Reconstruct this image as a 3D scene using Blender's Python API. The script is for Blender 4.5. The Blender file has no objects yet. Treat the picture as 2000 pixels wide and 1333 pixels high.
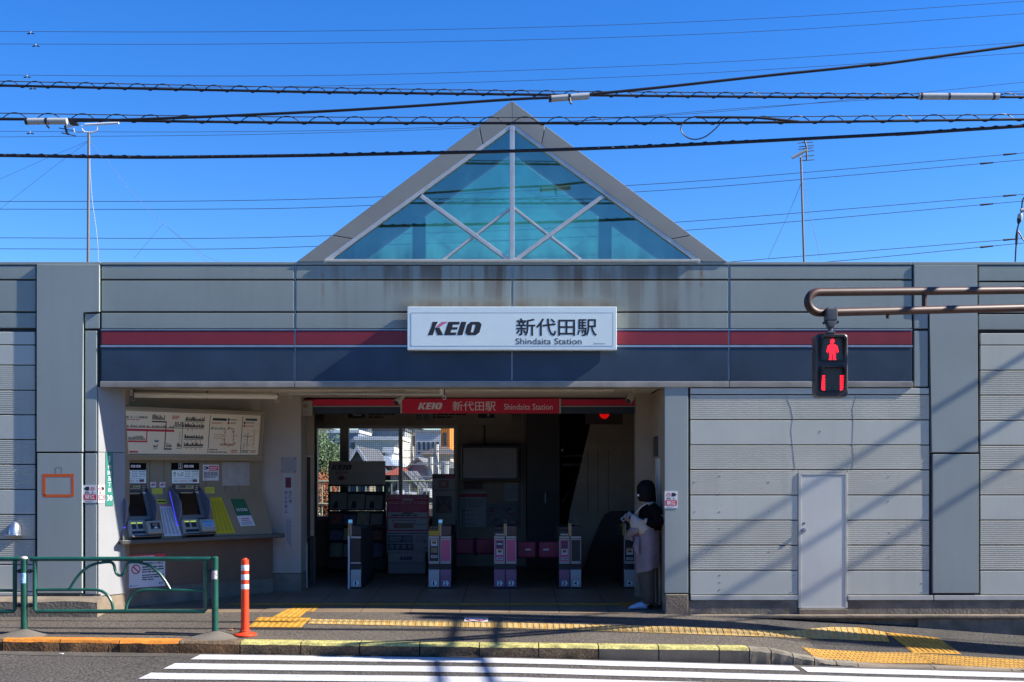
import bpy, bmesh, math, random
from mathutils import Vector, Matrix
random.seed(11)
R = math.radians
SC = bpy.context.scene
COL = SC.collection
F, CZ, HY = 2170.0, 1.79, 920.0

# ------------------------------------------------------------------ camera, sky, sun, exposure
cd = bpy.data.cameras.new('camera'); cam = bpy.data.objects.new('camera', cd); COL.objects.link(cam)
cam.location = (0, 0, CZ); cam.rotation_euler = (R(90), 0, 0)
cd.sensor_width = 36.0; cd.lens = 36.0 * F / 2000.0
cd.shift_y = (HY - 666.5) / 2000.0
cd.clip_start = 0.1; cd.clip_end = 3000
SC.camera = cam
SUN = Vector((1.35, -0.14, 1.0)).normalized()
w = bpy.data.worlds.new('World'); SC.world = w; w.use_nodes = True
nt = w.node_tree; bg = nt.nodes['Background']
sky = nt.nodes.new('ShaderNodeTexSky'); sky.sky_type = 'NISHITA'; sky.sun_disc = False
sky.sun_elevation = math.asin(SUN.z); sky.sun_rotation = math.atan2(SUN.x, SUN.y)
sky.altitude = 0; sky.air_density = 1.15; sky.dust_density = 0.05; sky.ozone_density = 9.0
hs = nt.nodes.new('ShaderNodeHueSaturation'); hs.inputs['Saturation'].default_value = 1.2; hs.inputs['Hue'].default_value = 0.512
nt.links.new(sky.outputs[0], hs.inputs['Color']); nt.links.new(hs.outputs[0], bg.inputs[0])
bg.inputs[1].default_value = 0.096
sd = bpy.data.lights.new('sun', 'SUN'); sd.energy = 5.0; sd.angle = R(0.53); sd.color = (1, 0.95, 0.87)
so = bpy.data.objects.new('sun', sd); COL.objects.link(so)
so.rotation_euler = SUN.to_track_quat('Z', 'Y').to_euler(); so.location = (20, -5, 25)
SC.view_settings.view_transform = 'Standard'; SC.view_settings.look = 'None'
SC.view_settings.gamma = 1; SC.view_settings.exposure = 1.15
SC.cycles.max_bounces = 8; SC.cycles.transparent_max_bounces = 24

# ------------------------------------------------------------------ materials
MATS = {}
def mat(name, c, rough=.6, metal=0, var=.08, vs=3.0, bump=0, bs=60, streak=0, sx=7, speck=0, es=0, ec=None, spec=.5, coat=0):
    if name in MATS: return MATS[name]
    m = bpy.data.materials.new(name); m.use_nodes = True; MATS[name] = m
    n, l = m.node_tree.nodes, m.node_tree.links
    b = n['Principled BSDF']
    b.inputs['Roughness'].default_value = rough; b.inputs['Metallic'].default_value = metal
    b.inputs['Specular IOR Level'].default_value = spec
    if coat: b.inputs['Coat Weight'].default_value = coat
    tc = n.new('ShaderNodeNewGeometry')
    def noise(scale, vec=None, detail=4):
        t = n.new('ShaderNodeTexNoise'); t.inputs['Scale'].default_value = scale; t.inputs['Detail'].default_value = detail
        l.new(vec if vec is not None else tc.outputs['Position'], t.inputs['Vector']); return t.outputs['Fac']
    def mixc(f, a, bb):
        x = n.new('ShaderNodeMix'); x.data_type = 'RGBA'
        if f is not None: l.new(f, x.inputs[0])
        for i, v in ((6, a), (7, bb)):
            if isinstance(v, tuple): x.inputs[i].default_value = (*v[:3], 1)
            else: l.new(v, x.inputs[i])
        return x.outputs[2]
    def ramp(f, lo, hi, a=0.0, bb=1.0):
        r = n.new('ShaderNodeMapRange'); l.new(f, r.inputs[0])
        for i, v in zip((1, 2, 3, 4), (lo, hi, a, bb)): r.inputs[i].default_value = v
        return r.outputs[0]
    c = tuple(c)
    lo = tuple(x * (1 - var) for x in c); hi = tuple(min(1, x * (1 + var)) for x in c)
    out = mixc(ramp(noise(vs), .3, .7), lo, hi) if var else c
    if streak:
        mp = n.new('ShaderNodeMapping'); mp.inputs['Scale'].default_value = (sx, sx, .5)
        l.new(tc.outputs['Position'], mp.inputs['Vector'])
        f = ramp(noise(1.0, mp.outputs[0], 5), .5, .75, 0, streak)
        out = mixc(f, out, tuple(x * .45 for x in c))
    if speck:
        f = ramp(noise(42, None, 3), .36, .64)
        x = n.new('ShaderNodeMix'); x.data_type = 'RGBA'; x.blend_type = 'MULTIPLY'; x.inputs[0].default_value = 1
        l.new(out, x.inputs[6])
        l.new(mixc(f, (1 - speck,) * 3, (1 + speck,) * 3), x.inputs[7]); out = x.outputs[2]
    if isinstance(out, tuple): b.inputs['Base Color'].default_value = (*out[:3], 1)
    else: l.new(out, b.inputs['Base Color'])
    m['out'] = 0
    if bump:
        bp = n.new('ShaderNodeBump'); bp.inputs['Strength'].default_value = bump; bp.inputs['Distance'].default_value = .01
        l.new(noise(bs, None, 5), bp.inputs['Height']); l.new(bp.outputs[0], b.inputs['Normal'])
    if es:
        b.inputs['Emission Color'].default_value = (*(ec or c)[:3], 1); b.inputs['Emission Strength'].default_value = es
    m['has'] = 1
    return m

def overlay(m, colr, build):
    """put a wear layer with its own shape over a material: build(nodes, links, position) returns a mask socket"""
    n, l = m.node_tree.nodes, m.node_tree.links
    b = n['Principled BSDF']; g = n.new('ShaderNodeNewGeometry')
    f = build(n, l, g.outputs['Position'])
    x = n.new('ShaderNodeMix'); x.data_type = 'RGBA'; l.new(f, x.inputs[0])
    s = b.inputs['Base Color']
    if s.is_linked: l.new(s.links[0].from_socket, x.inputs[6])
    else: x.inputs[6].default_value = s.default_value[:]
    x.inputs[7].default_value = (*colr, 1); l.new(x.outputs[2], s)

def glass(name, tint, refl=.2, ior=1.5, rough=0.0):
    m = bpy.data.materials.new(name); m.use_nodes = True; MATS[name] = m
    n, l = m.node_tree.nodes, m.node_tree.links
    for x in list(n): n.remove(x)
    o = n.new('ShaderNodeOutputMaterial'); t = n.new('ShaderNodeBsdfTransparent'); g = n.new('ShaderNodeBsdfGlossy')
    t.inputs[0].default_value = (*tint, 1); g.inputs['Roughness'].default_value = rough
    fr = n.new('ShaderNodeFresnel'); fr.inputs[0].default_value = ior
    ad = n.new('ShaderNodeMath'); ad.operation = 'ADD'; ad.inputs[1].default_value = refl; ad.use_clamp = True
    mx = n.new('ShaderNodeMixShader')
    l.new(fr.outputs[0], ad.inputs[0]); l.new(ad.outputs[0], mx.inputs[0])
    l.new(t.outputs[0], mx.inputs[1]); l.new(g.outputs[0], mx.inputs[2]); l.new(mx.outputs[0], o.inputs[0])
    return m, g

# ------------------------------------------------------------------ mesh builder
I4 = Matrix.Identity(4)
def frame(o, ux, uy):
    ux, uy = Vector(ux).normalized(), Vector(uy).normalized(); n = ux.cross(uy)
    M = Matrix((ux, uy, n)).transposed().to_4x4(); M.translation = Vector(o); return M
def wall(Y): return frame((0, Y, 0), (1, 0, 0), (0, 0, 1))       # a = X, b = Z, c = towards the street
class At:                                                            # photo measurements on a wall standing at depth Y
    def __init__(s, Y): s.Y = Y; s.M = wall(Y); s.k = F / Y
    def a(s, px): return (px - 1000) / s.k
    def b(s, py): return CZ + (HY - py) / s.k
    def r(s, x0, x1, y0, y1): return s.a(x0), s.a(x1), s.b(y1), s.b(y0)
def P(px, py, Y): return Vector(((px - 1000) / F * Y, Y, CZ + (HY - py) / F * Y))

class MB:
    def __init__(s, M=None): s.bm = bmesh.new(); s.mats = []; s.M = M or I4; s.wn = False
    def mi(s, m):
        if m not in s.mats: s.mats.append(m)
        return s.mats.index(m)
    def v(s, p): return s.bm.verts.new(s.M @ Vector(p))
    def face(s, vs, m):
        try: f = s.bm.faces.new(vs)
        except ValueError: return None
        f.material_index = s.mi(m); return f
    def poly(s, pts, m): return s.face([s.v(p) for p in pts], m)
    def box(s, a0, a1, b0, b1, c0, c1, m, bev=0, seg=2):
        if a0 > a1: a0, a1 = a1, a0
        if b0 > b1: b0, b1 = b1, b0
        if c0 > c1: c0, c1 = c1, c0
        p = [(a0, b0, c0), (a1, b0, c0), (a1, b1, c0), (a0, b1, c0), (a0, b0, c1), (a1, b0, c1), (a1, b1, c1), (a0, b1, c1)]
        return s.hexa(p, m, bev, seg)
    def hexa(s, p, m, bev=0, seg=2):
        v = [s.v(q) for q in p]
        fs = [s.face([v[i] for i in q], m) for q in ((3, 2, 1, 0), (4, 5, 6, 7), (0, 1, 5, 4), (1, 2, 6, 5), (2, 3, 7, 6), (3, 0, 4, 7))]
        if bev: s.bevel(fs, bev, seg)
        return fs
    def bevel(s, fs, w, seg=2):
        es = list({e for f in fs if f for e in f.edges})
        s.wn = True
        bmesh.ops.bevel(s.bm, geom=es, offset=w, offset_type='OFFSET', segments=seg, profile=.5, affect='EDGES', clamp_overlap=True)
    def prism(s, pts, c0, c1, m, bev=0, ax='c'):
        f3 = {'c': lambda q, c: (q[0], q[1], c), 'a': lambda q, c: (c, q[0], q[1]), 'b': lambda q, c: (q[0], c, q[1])}[ax]
        A = [s.v(f3(q, c0)) for q in pts]; B = [s.v(f3(q, c1)) for q in pts]
        n = len(pts); fs = [s.face(A[::-1], m), s.face(B, m)]
        for i in range(n): fs.append(s.face([A[i], A[(i + 1) % n], B[(i + 1) % n], B[i]], m))
        if bev: s.bevel(fs, bev)
        return fs
    def loft(s, rings, m, cap=True):
        L = [[s.v(p) for p in r] for r in rings]
        for a, b in zip(L, L[1:]):
            for i in range(len(a)):
                j = (i + 1) % len(a); s.face([a[i], a[j], b[j], b[i]], m)
        if cap: s.face(L[0][::-1], m); s.face(L[-1], m)
    def tube(s, pts, r, m, seg=8, cap=True, closed=False):
        pts = [Vector(p) for p in pts]; n = len(pts); rr = r if isinstance(r, (list, tuple)) else [r] * n
        rings = []; up = None
        for i, p in enumerate(pts):
            if closed: t = pts[(i + 1) % n] - pts[i - 1]
            else: t = pts[min(i + 1, n - 1)] - pts[max(i - 1, 0)]
            t.normalize()
            if up is None: up = Vector((0, 0, 1)) if abs(t.z) < .9 else Vector((1, 0, 0))
            x = t.cross(up); x.normalize(); up = x.cross(t).normalized()
            rings.append([p + (x * math.cos(q) + up * math.sin(q)) * rr[i] for q in (2 * math.pi * k / seg for k in range(seg))])
        if closed: rings.append(rings[0])
        s.loft(rings, m, cap and not closed)
    def cyl(s, c, r, a, b, m, seg=16, ax='c', bev=0):
        pts = [(c[0] + r * math.cos(2 * math.pi * k / seg), c[1] + r * math.sin(2 * math.pi * k / seg)) for k in range(seg)]
        return s.prism(pts, a, b, m, bev, ax)
    def lathe(s, c, prof, m, seg=16):
        s.loft([[(c[0] + r * math.cos(2 * math.pi * k / seg), c[1] + r * math.sin(2 * math.pi * k / seg), c[2] + z) for k in range(seg)] for r, z in prof], m)
    def ball(s, c, r, m, su=12, sv=8):
        rx, ry, rz = r if isinstance(r, tuple) else (r, r, r)
        s.loft([[(c[0] + rx * math.sin(t) * math.cos(2 * math.pi * k / su), c[1] + ry * math.sin(t) * math.sin(2 * math.pi * k / su), c[2] - rz * math.cos(t)) for k in range(su)]
                for t in (math.pi * (i + .02) / (sv + .04) for i in range(sv + 1))], m)
    def build(s, name, parent=None, label=None, cat=None, group=None, kind=None, smooth=35, fixn=True):
        if fixn: bmesh.ops.recalc_face_normals(s.bm, faces=s.bm.faces)
        me = bpy.data.meshes.new(name)
        vs = [x.co for x in s.bm.verts]
        c = Vector(((min(x.x for x in vs) + max(x.x for x in vs)) / 2, (min(x.y for x in vs) + max(x.y for x in vs)) / 2, min(x.z for x in vs)))
        for x in s.bm.verts: x.co = x.co - c
        s.bm.to_mesh(me); s.bm.free()
        for m in s.mats: me.materials.append(m)
        if smooth:
            me.polygons.foreach_set('use_smooth', [True] * len(me.polygons)); me.set_sharp_from_angle(angle=R(smooth))
        o = bpy.data.objects.new(name, me); COL.objects.link(o); o.location = c
        if s.wn: o.modifiers.new('weighted_normal', 'WEIGHTED_NORMAL').keep_sharp = True
        if parent is not None: adopt(o, parent)
        tag(o, label, cat, group, kind); return o
WM = {}
def world_of(o):
    return WM.get(o.name, Matrix.Translation(o.location))
def adopt(o, parent):
    o.parent = parent; o.matrix_parent_inverse = world_of(parent).inverted()
    WM[o.name] = Matrix.Translation(o.location)
def tag(o, label=None, cat=None, group=None, kind=None):
    for k, x in (('label', label), ('category', cat), ('group', group), ('kind', kind)):
        if x: o[k] = x
    return o
def thing(name, loc, label, cat, group=None):
    o = bpy.data.objects.new(name, None); COL.objects.link(o); o.location = loc; o.empty_display_size = .2
    return tag(o, label, cat, group)
def clone(o, shift, parent=None, label=None):
    c = o.copy(); COL.objects.link(c)
    if parent is None: c.location = o.location + Vector(shift)
    else: c.parent = parent; c.matrix_parent_inverse = o.matrix_parent_inverse.copy()
    if label: c['label'] = label
    for ch in o.children: clone(ch, (0, 0, 0), c)
    return c

FONTC = {}
def text(mb, s, a, b, w, h, c, m, bold=0, align='C', shear=0, fit=True, line=1.0):
    """flat lettering in the builder's own frame, fitted into a w x h box centred on (a, b)"""
    key = (s, bold, shear, line)
    if key not in FONTC:
        cu = bpy.data.curves.new('t', 'FONT'); cu.body = s; cu.size = 1; cu.offset = bold; cu.shear = shear; cu.resolution_u = 3
        cu.space_line = line; cu.align_x = 'CENTER'
        ob = bpy.data.objects.new('t', cu); COL.objects.link(ob)
        dg = bpy.context.evaluated_depsgraph_get(); me = bpy.data.meshes.new_from_object(ob.evaluated_get(dg))
        FONTC[key] = ([tuple(v.co[:2]) for v in me.vertices], [tuple(p.vertices) for p in me.polygons])
        bpy.data.objects.remove(ob); bpy.data.curves.remove(cu); bpy.data.meshes.remove(me)
    vs, fs = FONTC[key]
    if not vs: return
    x0, x1 = min(v[0] for v in vs), max(v[0] for v in vs); y0, y1 = min(v[1] for v in vs), max(v[1] for v in vs)
    kx, ky = w / max(x1 - x0, 1e-6), h / max(y1 - y0, 1e-6)
    if not fit: kx = ky = min(kx, ky)
    V = [mb.v((a + (x - (x0 + x1) / 2) * kx, b + (y - (y0 + y1) / 2) * ky, c)) for x, y in vs]
    for f in fs: mb.face([V[i] for i in f], m)
def rows(mb, a0, a1, b0, b1, n, c, m, fill=.55, seed=0, gap=0):
    """small print too fine to read: rows of short dashes"""
    rg = random.Random(seed); st = (b1 - b0) / n
    for i in range(n):
        y = b1 - (i + .5) * st; x = a0; end = a0 + (a1 - a0) * (1 if i < n - 1 else rg.uniform(.4, .9))
        while x < end - 1e-4:
            wd = min(end - x, (a1 - a0) * rg.uniform(.08, .3))
            mb.poly([(x, y - st * fill / 2, c), (x + wd, y - st * fill / 2, c), (x + wd, y + st * fill / 2, c), (x, y + st * fill / 2, c)], m)
            x += wd + (a1 - a0) * rg.uniform(.015, .04)
def quad(mb, a0, a1, b0, b1, c, m): mb.poly([(a0, b0, c), (a1, b0, c), (a1, b1, c), (a0, b1, c)], m)
def ring(mb, a, b, r0, r1, c, m, seg=20, sx=1):
    for k in range(seg):
        p, q = 2 * math.pi * k / seg, 2 * math.pi * (k + 1) / seg
        mb.poly([(a + sx * r0 * math.cos(p), b + r0 * math.sin(p), c), (a + sx * r1 * math.cos(p), b + r1 * math.sin(p), c),
                 (a + sx * r1 * math.cos(q), b + r1 * math.sin(q), c), (a + sx * r0 * math.cos(q), b + r0 * math.sin(q), c)], m)
def logo(mb, a, b, w, h, c, dk, pk):
    """slanted four letter railway logo, centred on (a, b)"""
    f = lambda x, y: (a + (x - 536.5) / 437 * w, b - (y - 341.5) / 109 * h, c)
    for pts, m in (([(357, 287), (401, 287), (376, 330), (378, 336), (360, 396), (318, 396), (346, 330)], dk),
                   ([(432, 287), (482, 287), (413, 331), (380, 331)], pk),
                   ([(379, 335), (413, 335), (444, 396), (397, 396), (378, 350)], dk),
                   ([(486, 287), (579, 287), (572, 309), (523, 309), (516, 331), (562, 331), (556, 351), (510, 351), (503, 374), (552, 374), (545, 396), (450, 396)], dk),
                   ([(589, 287), (633, 287), (600, 396), (556, 396)], dk)):
        mb.poly([f(x, y) for x, y in pts], m)
    o = [(668, 287), (735, 287), (755, 305), (752, 325), (738, 374), (709, 396), (642, 396), (622, 378), (626, 357), (640, 310)]
    i = [(684, 309), (702, 309), (706, 313), (704, 324), (692, 366), (684, 374), (672, 374), (668, 369), (671, 357), (680, 314)]
    for k in range(10):
        j = (k + 1) % 10; mb.poly([f(*o[k]), f(*o[j]), f(*i[j]), f(*i[k])], dk)

# ------------------------------------------------------------------ palette (linear albedo)
PANEL = mat('grey_panel', (.285, .32, .285), .45, var=.05, vs=1.3, streak=.1, sx=9, bump=.04, bs=25)
PANEL2 = mat('light_grey_panel', (.52, .53, .45), .5, var=.06, vs=1.6, streak=.12, sx=8)
RIB = mat('ribbed_cladding', (.5, .49, .4), .5, var=.07, vs=1.6, streak=.16, sx=8)
PILL = mat('pillar_paint', (.3, .335, .31), .5, var=.05, vs=1.2, streak=.08)
WHITEP = mat('pale_pillar_paint', (.3, .3, .3), .55, var=.05, vs=2, streak=.12)
BACK = mat('dark_backing', (.05, .05, .055), .8)  # dark backing that shows in the gaps between panels
ALU = mat('aluminium', (.5, .5, .52), .35, .8, var=.1, vs=8, streak=.15)
LIP = mat('lip_moulding_metal', (.27, .245, .2), .6, 0, var=.3, vs=2.5, streak=.2)
ALUP = mat('pale_aluminium', (.5, .49, .43), .5, 0, var=.08, vs=6, streak=.15)
REDB = mat('red_band', (.24, .022, .032), .45, var=.1, vs=2, streak=.15)
NAVY = mat('navy_band', (.031, .052, .08), .4, var=.22, vs=2.2, streak=.2, sx=3)
CONC = mat('concrete', (.21, .165, .115), .9, var=.25, vs=4, streak=.35, bump=.5, bs=40)
CONCD = mat('stained_concrete', (.2, .17, .125), .9, var=.35, vs=5, streak=.5, bump=.7, bs=30)
ASPH = mat('road_asphalt', (.064, .056, .047), .9, var=.16, vs=.7, bump=.8, bs=60, speck=.8)
PAVE = mat('pavement_asphalt', (.086, .07, .054), .92, var=.16, vs=.9, bump=.7, bs=60, speck=.55)
PAVE2 = mat('coarse_asphalt', (.05, .044, .038), .95, var=.2, vs=2, bump=.9, bs=70, speck=.6)
WHITE = mat('white_paint', (.78, .78, .78), .5, var=.04)
PAPER = mat('paper', (.66, .66, .66), .6, var=.03)
BLACK = mat('black_plastic', (.015, .015, .017), .4, var=.1)
DARK = mat('dark_metal', (.035, .035, .038), .5, .3)
INK = mat('ink', (.02, .02, .025), .6, var=0)
INKR = mat('red_ink', (.5, .02, .04), .6, var=0)
INKG = mat('grey_ink', (.18, .18, .19), .6, var=0)
PINKK = mat('logo_pink', (.62, .17, .28), .5, var=0)
BEIGE = mat('beige_plaster', (.42, .37, .29), .75, var=.08, streak=.1)
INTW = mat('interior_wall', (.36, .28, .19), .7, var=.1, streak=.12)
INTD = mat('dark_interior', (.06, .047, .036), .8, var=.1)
STEEL = mat('brushed_steel', (.55, .56, .58), .3, .9, var=.06)
YEL = mat('tactile_yellow', (.46, .23, .025), .7, var=.2, vs=9, speck=.15, bump=.2)
CREAM = mat('worn_tactile_yellow', (.44, .29, .1), .75, var=.15, vs=7, speck=.15, bump=.2)
GREENP = mat('green_rail_paint', (.012, .085, .06), .35, var=.25, vs=6, streak=.2)
ORG = mat('delineator_orange', (.75, .055, .012), .4, var=.04)
RUSTP = mat('brown_signal_arm_paint', (.055, .02, .01), .5, var=.3, vs=5)
LEDR = mat('red_led', (.9, .01, .02), .5, es=1.5, ec=(1, .012, .025), var=0)
CABLE = mat('cable_black', (.012, .012, .016), .5)

# ------------------------------------------------------------------ ground heights
def tab(t, x):
    if x <= t[0][0]: return t[0][1]
    for (x0, y0), (x1, y1) in zip(t, t[1:]):
        if x <= x1: return y0 + (y1 - y0) * (x - x0) / (x1 - x0)
    return t[-1][1]
T_ROAD = [(-14, -.16), (-7, -.185), (-5.7, -.2), (-3.4, -.232), (0, -.272), (2.9, -.35), (5.6, -.425), (9, -.5), (14, -.58)]
T_FAC = [(-14, .01), (-7, 0), (0, -.005), (2, -.012), (3, -.05), (5, -.16), (6.5, -.28), (9, -.4), (14, -.5)]
T_KERB = [(-14, -.04), (-7, -.06), (-5.7, -.068), (2.55, -.166), (2.9, -.2), (3.5, -.32), (4.2, -.37), (5.6, -.405), (9, -.47), (14, -.55)]
KY = 12.42
def zroad(x): return tab(T_ROAD, x)
def zpave(x, y):
    t = min(max((14.0 - y) / (14.0 - KY), -.2), 1.05); return tab(T_FAC, x) * (1 - t) + tab(T_KERB, x) * t
def on_ground(px, py, fn, y0=12.5):
    Y = y0
    for _ in range(25):
        X = (px - 1000) / F * Y; Y = F * (CZ - fn(X, Y)) / (py - HY)
    return Vector(((px - 1000) / F * Y, Y, fn((px - 1000) / F * Y, Y)))
def onp(px, py): return on_ground(px, py, zpave)
def onr(px, py): return on_ground(px, py, lambda x, y: zroad(x), 12)

def sheet(name, xs, ys, fn, m, kind='structure', parent=None):
    mb = MB(); g = [[mb.v((x, y, fn(x, y))) for x in xs] for y in ys]
    for j in range(len(ys) - 1):
        for i in range(len(xs) - 1): mb.face([g[j][i], g[j][i + 1], g[j + 1][i + 1], g[j + 1][i]], m(xs[i], ys[j]) if callable(m) else m)
    return mb.build(name, parent, kind=kind, smooth=60)
def fr(a, b, st):
    n = max(1, round((b - a) / st)); return [a + (b - a) * i / n for i in range(n + 1)]
GRND = mat('distant_ground', (.09, .085, .075), .95, var=.3, vs=.3)
mb = MB(); mb.poly([(-900, -900, -5.2), (900, -900, -5.2), (900, 1500, -5.2), (-900, 1500, -5.2)], GRND); mb.build('ground', kind='structure')
RX = [-60, -40, -25] + fr(-14, 14, .5) + [25, 40, 60]
sheet('road', RX, [-9, -4, 0] + fr(3, 12.5, .5), lambda x, y: zroad(x), ASPH)
mb = MB()                                                           # far side pavement behind the viewer, and the embankment under it all
mb.box(-60, 60, -12.5, -9, -5.2, -.02, PAVE); mb.box(-60, 60, -8.99, 12.2, -5.2, -.9, CONC); mb.build('far_pavement', kind='structure')
for i, (x0, x1, h, c) in enumerate(((-62, -38, 5.6, (.3, .26, .2)), (-37.5, -17, 4.8, (.26, .2, .15)), (-16.5, 3, 5.9, (.32, .28, .22)), (3.5, 21, 5.0, (.24, .19, .15)), (21.5, 60, 5.7, (.3, .27, .22)))):  # unseen row opposite, added to keep low sky light off facade and hall
    bt = bpy.data.objects.new('unseen_street_building', None); COL.objects.link(bt); bt.location = ((x0 + x1) / 2, -13, 0)
    bt['label'] = 'plain low unseen building added across the street behind the viewer, %s of five' % ('first', 'second', 'third', 'fourth', 'fifth')[i]; bt['category'] = 'building'; bt['group'] = 'unseen buildings added to block low sky light'
    mb = MB(); mb.box(x0, x1, -22, -12.6, -.05, h, mat('street_wall_%d' % i, c, .8, var=.08)); mb.box(x0 - .1, x1 + .1, -22.1, -12.5, h + .002, h + .3, CONC); mb.build('wall', bt)
    mb = MB()
    x = x0 + 1
    while x < x1 - 2:
        for z in (1.0, 3.0): mb.box(x, x + 1.4, -12.62, -12.57, z, z + 1.5, DARK)
        x += 2.6
    mb.build('window_row', bt)
sheet('pavement', RX, fr(KY, 14.06, .11), zpave, lambda x, y: PAVE2 if x > 2.4 and (x - 2.4) * .45 > (13.9 - y) * .4 else PAVE)

# kerb stones
KPAINT = mat('worn_yellow_kerb_paint', (.42, .37, .12), .85, var=.35, vs=9, speck=.3)
KORG = mat('orange_kerb_paint', (.6, .2, .02), .8, var=.2, vs=8, speck=.2)
KST = mat('kerb_stone', (.13, .088, .05), .95, var=.35, vs=7, bump=1.0, bs=45, speck=.3)
KRUST = mat('rust_stained_kerb_stone', (.16, .085, .035), .95, var=.45, vs=6, bump=1.0, bs=45, speck=.3)
KNEW = mat('smooth_kerb_concrete', (.13, .11, .085), .9, var=.2, vs=3, bump=.3, bs=60)
joints = [-7.6, -6.94, -6.28, -5.62, -4.99, -4.332, -3.675, -3.0, -2.33, -1.68, -1.02, -.36, .295, .955, 1.62, 2.285, 2.62]
mb = MB()
def kerb_stone(x0, x1, face_m, top_m, zt=None, rough=0):
    g = .006; ya, yb = 12.25, KY + .012
    pts = []
    n = 7
    prev = None
    for i in range(n):
        x = x0 + g + (x1 - x0 - 2 * g) * i / (n - 1)
        t = (zt(x) if zt else tab(T_KERB, x) + .004); b = zroad(x) - .06
        j = lambda s: random.uniform(-s, s) * rough
        cur = [mb.v((x, ya + .012 + j(.006), b)), mb.v((x, ya + j(.008), t - .03 + j(.006))), mb.v((x, ya + .022 + j(.004), t - .002)), mb.v((x, ya + .04, t + .002)), mb.v((x, yb, t + .002)), mb.v((x, yb, b))]
        if prev:
            for k, mm in enumerate((face_m, top_m, top_m, top_m, face_m)):
                mb.face([prev[k], cur[k], cur[k + 1], prev[k + 1]], mm)
        else: mb.face(cur[::-1], face_m)
        prev = cur
    mb.face(prev, face_m)
for x0, x1 in zip(joints, joints[1:]):
    m_ = (x0 + x1) / 2
    fm = KRUST if m_ < -2.9 else (KST if m_ < .95 else KNEW)
    tm = KORG if -5.9 < m_ < -3.7 else (KPAINT if m_ > -2.95 else KST)
    if m_ < -5.7: tm = KST
    kerb_stone(x0, x1, fm, tm, rough=1 if m_ < .95 else .2)
for x0, x1 in ((-14, -12.3), (-12.3, -10.6), (-10.6, -9.1), (-9.1, -7.6)): kerb_stone(x0, x1, KST, KST, rough=.6)
for i in range(5):
    x0 = 2.62 + i * .24; kerb_stone(x0, x0 + .24, CONCD, CONCD, zt=lambda x: tab(T_KERB, x) + .006, rough=1)
for i in range(12):
    x0 = 3.82 + i * .85; kerb_stone(x0, x0 + .85, CONC, CONC, zt=lambda x: max(tab(T_KERB, x), zroad(x) + .015), rough=.6)
mb.build('kerb', kind='structure', smooth=30)
mb = MB()                                                           # gutter strip of smooth concrete by the kerb
GUT = mat('gutter_concrete', (.08, .068, .055), .92, var=.2, vs=3, speck=.3, bump=.3)
xs = fr(-14, 14, .5); prev = None
for x in xs:
    cur = [mb.v((x, 12.02 + .02 * math.sin(x * 3), zroad(x) + .004)), mb.v((x, 12.27, zroad(x) + .004))]
    if prev: mb.face([prev[0], cur[0], cur[1], prev[1]], GUT)
    prev = cur
mb.build('gutter', kind='structure')

# crosswalk stripes
ZEB = mat('crosswalk_paint', (.55, .55, .55), .55, var=.1, vs=5, speck=.1, bump=.15)
def chips(nodes, links, pos):
    t = nodes.new('ShaderNodeTexNoise'); t.inputs['Scale'].default_value = 26; t.inputs['Detail'].default_value = 6; links.new(pos, t.inputs['Vector'])
    r = nodes.new('ShaderNodeMapRange'); links.new(t.outputs['Fac'], r.inputs[0])
    for i, x in zip((1, 2, 3, 4), (.64, .7, 0, .75)): r.inputs[i].default_value = x
    return r.outputs[0]
overlay(ZEB, (.12, .115, .105), chips)
mb = MB()
for (xa, y0, y1, cuts) in ((-3.44, 11.88, 12.19, [(3.08, 3.15)]), (-3.55, 11.31, 11.64, []), (-3.62, 10.76, 11.08, []), (-3.75, 10.2, 10.52, [])):
    segs = []; s0 = xa
    for c0, c1 in cuts: segs.append((s0, c0)); s0 = c1
    segs.append((s0, 9.0))
    for q, (s, e) in enumerate(segs):
        xs = fr(s, e, .3); prev = None
        off = -.05 if q else 0
        for i, x in enumerate(xs):
            sk = .02 if i == 0 else 0
            j = random.uniform(-.006, .006)
            cur = [mb.v((x - (.1 if i == 0 and q == 0 else 0) * 0, y0 + off + j, zroad(x) + .006)), mb.v((x + (.02 if i == 0 and q == 0 else 0), y1 + off + j, zroad(x) + .006))]
            if prev: mb.face([prev[0], cur[0], cur[1], prev[1]], ZEB)
            prev = cur
mb.build('crosswalk', kind='structure')

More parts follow.
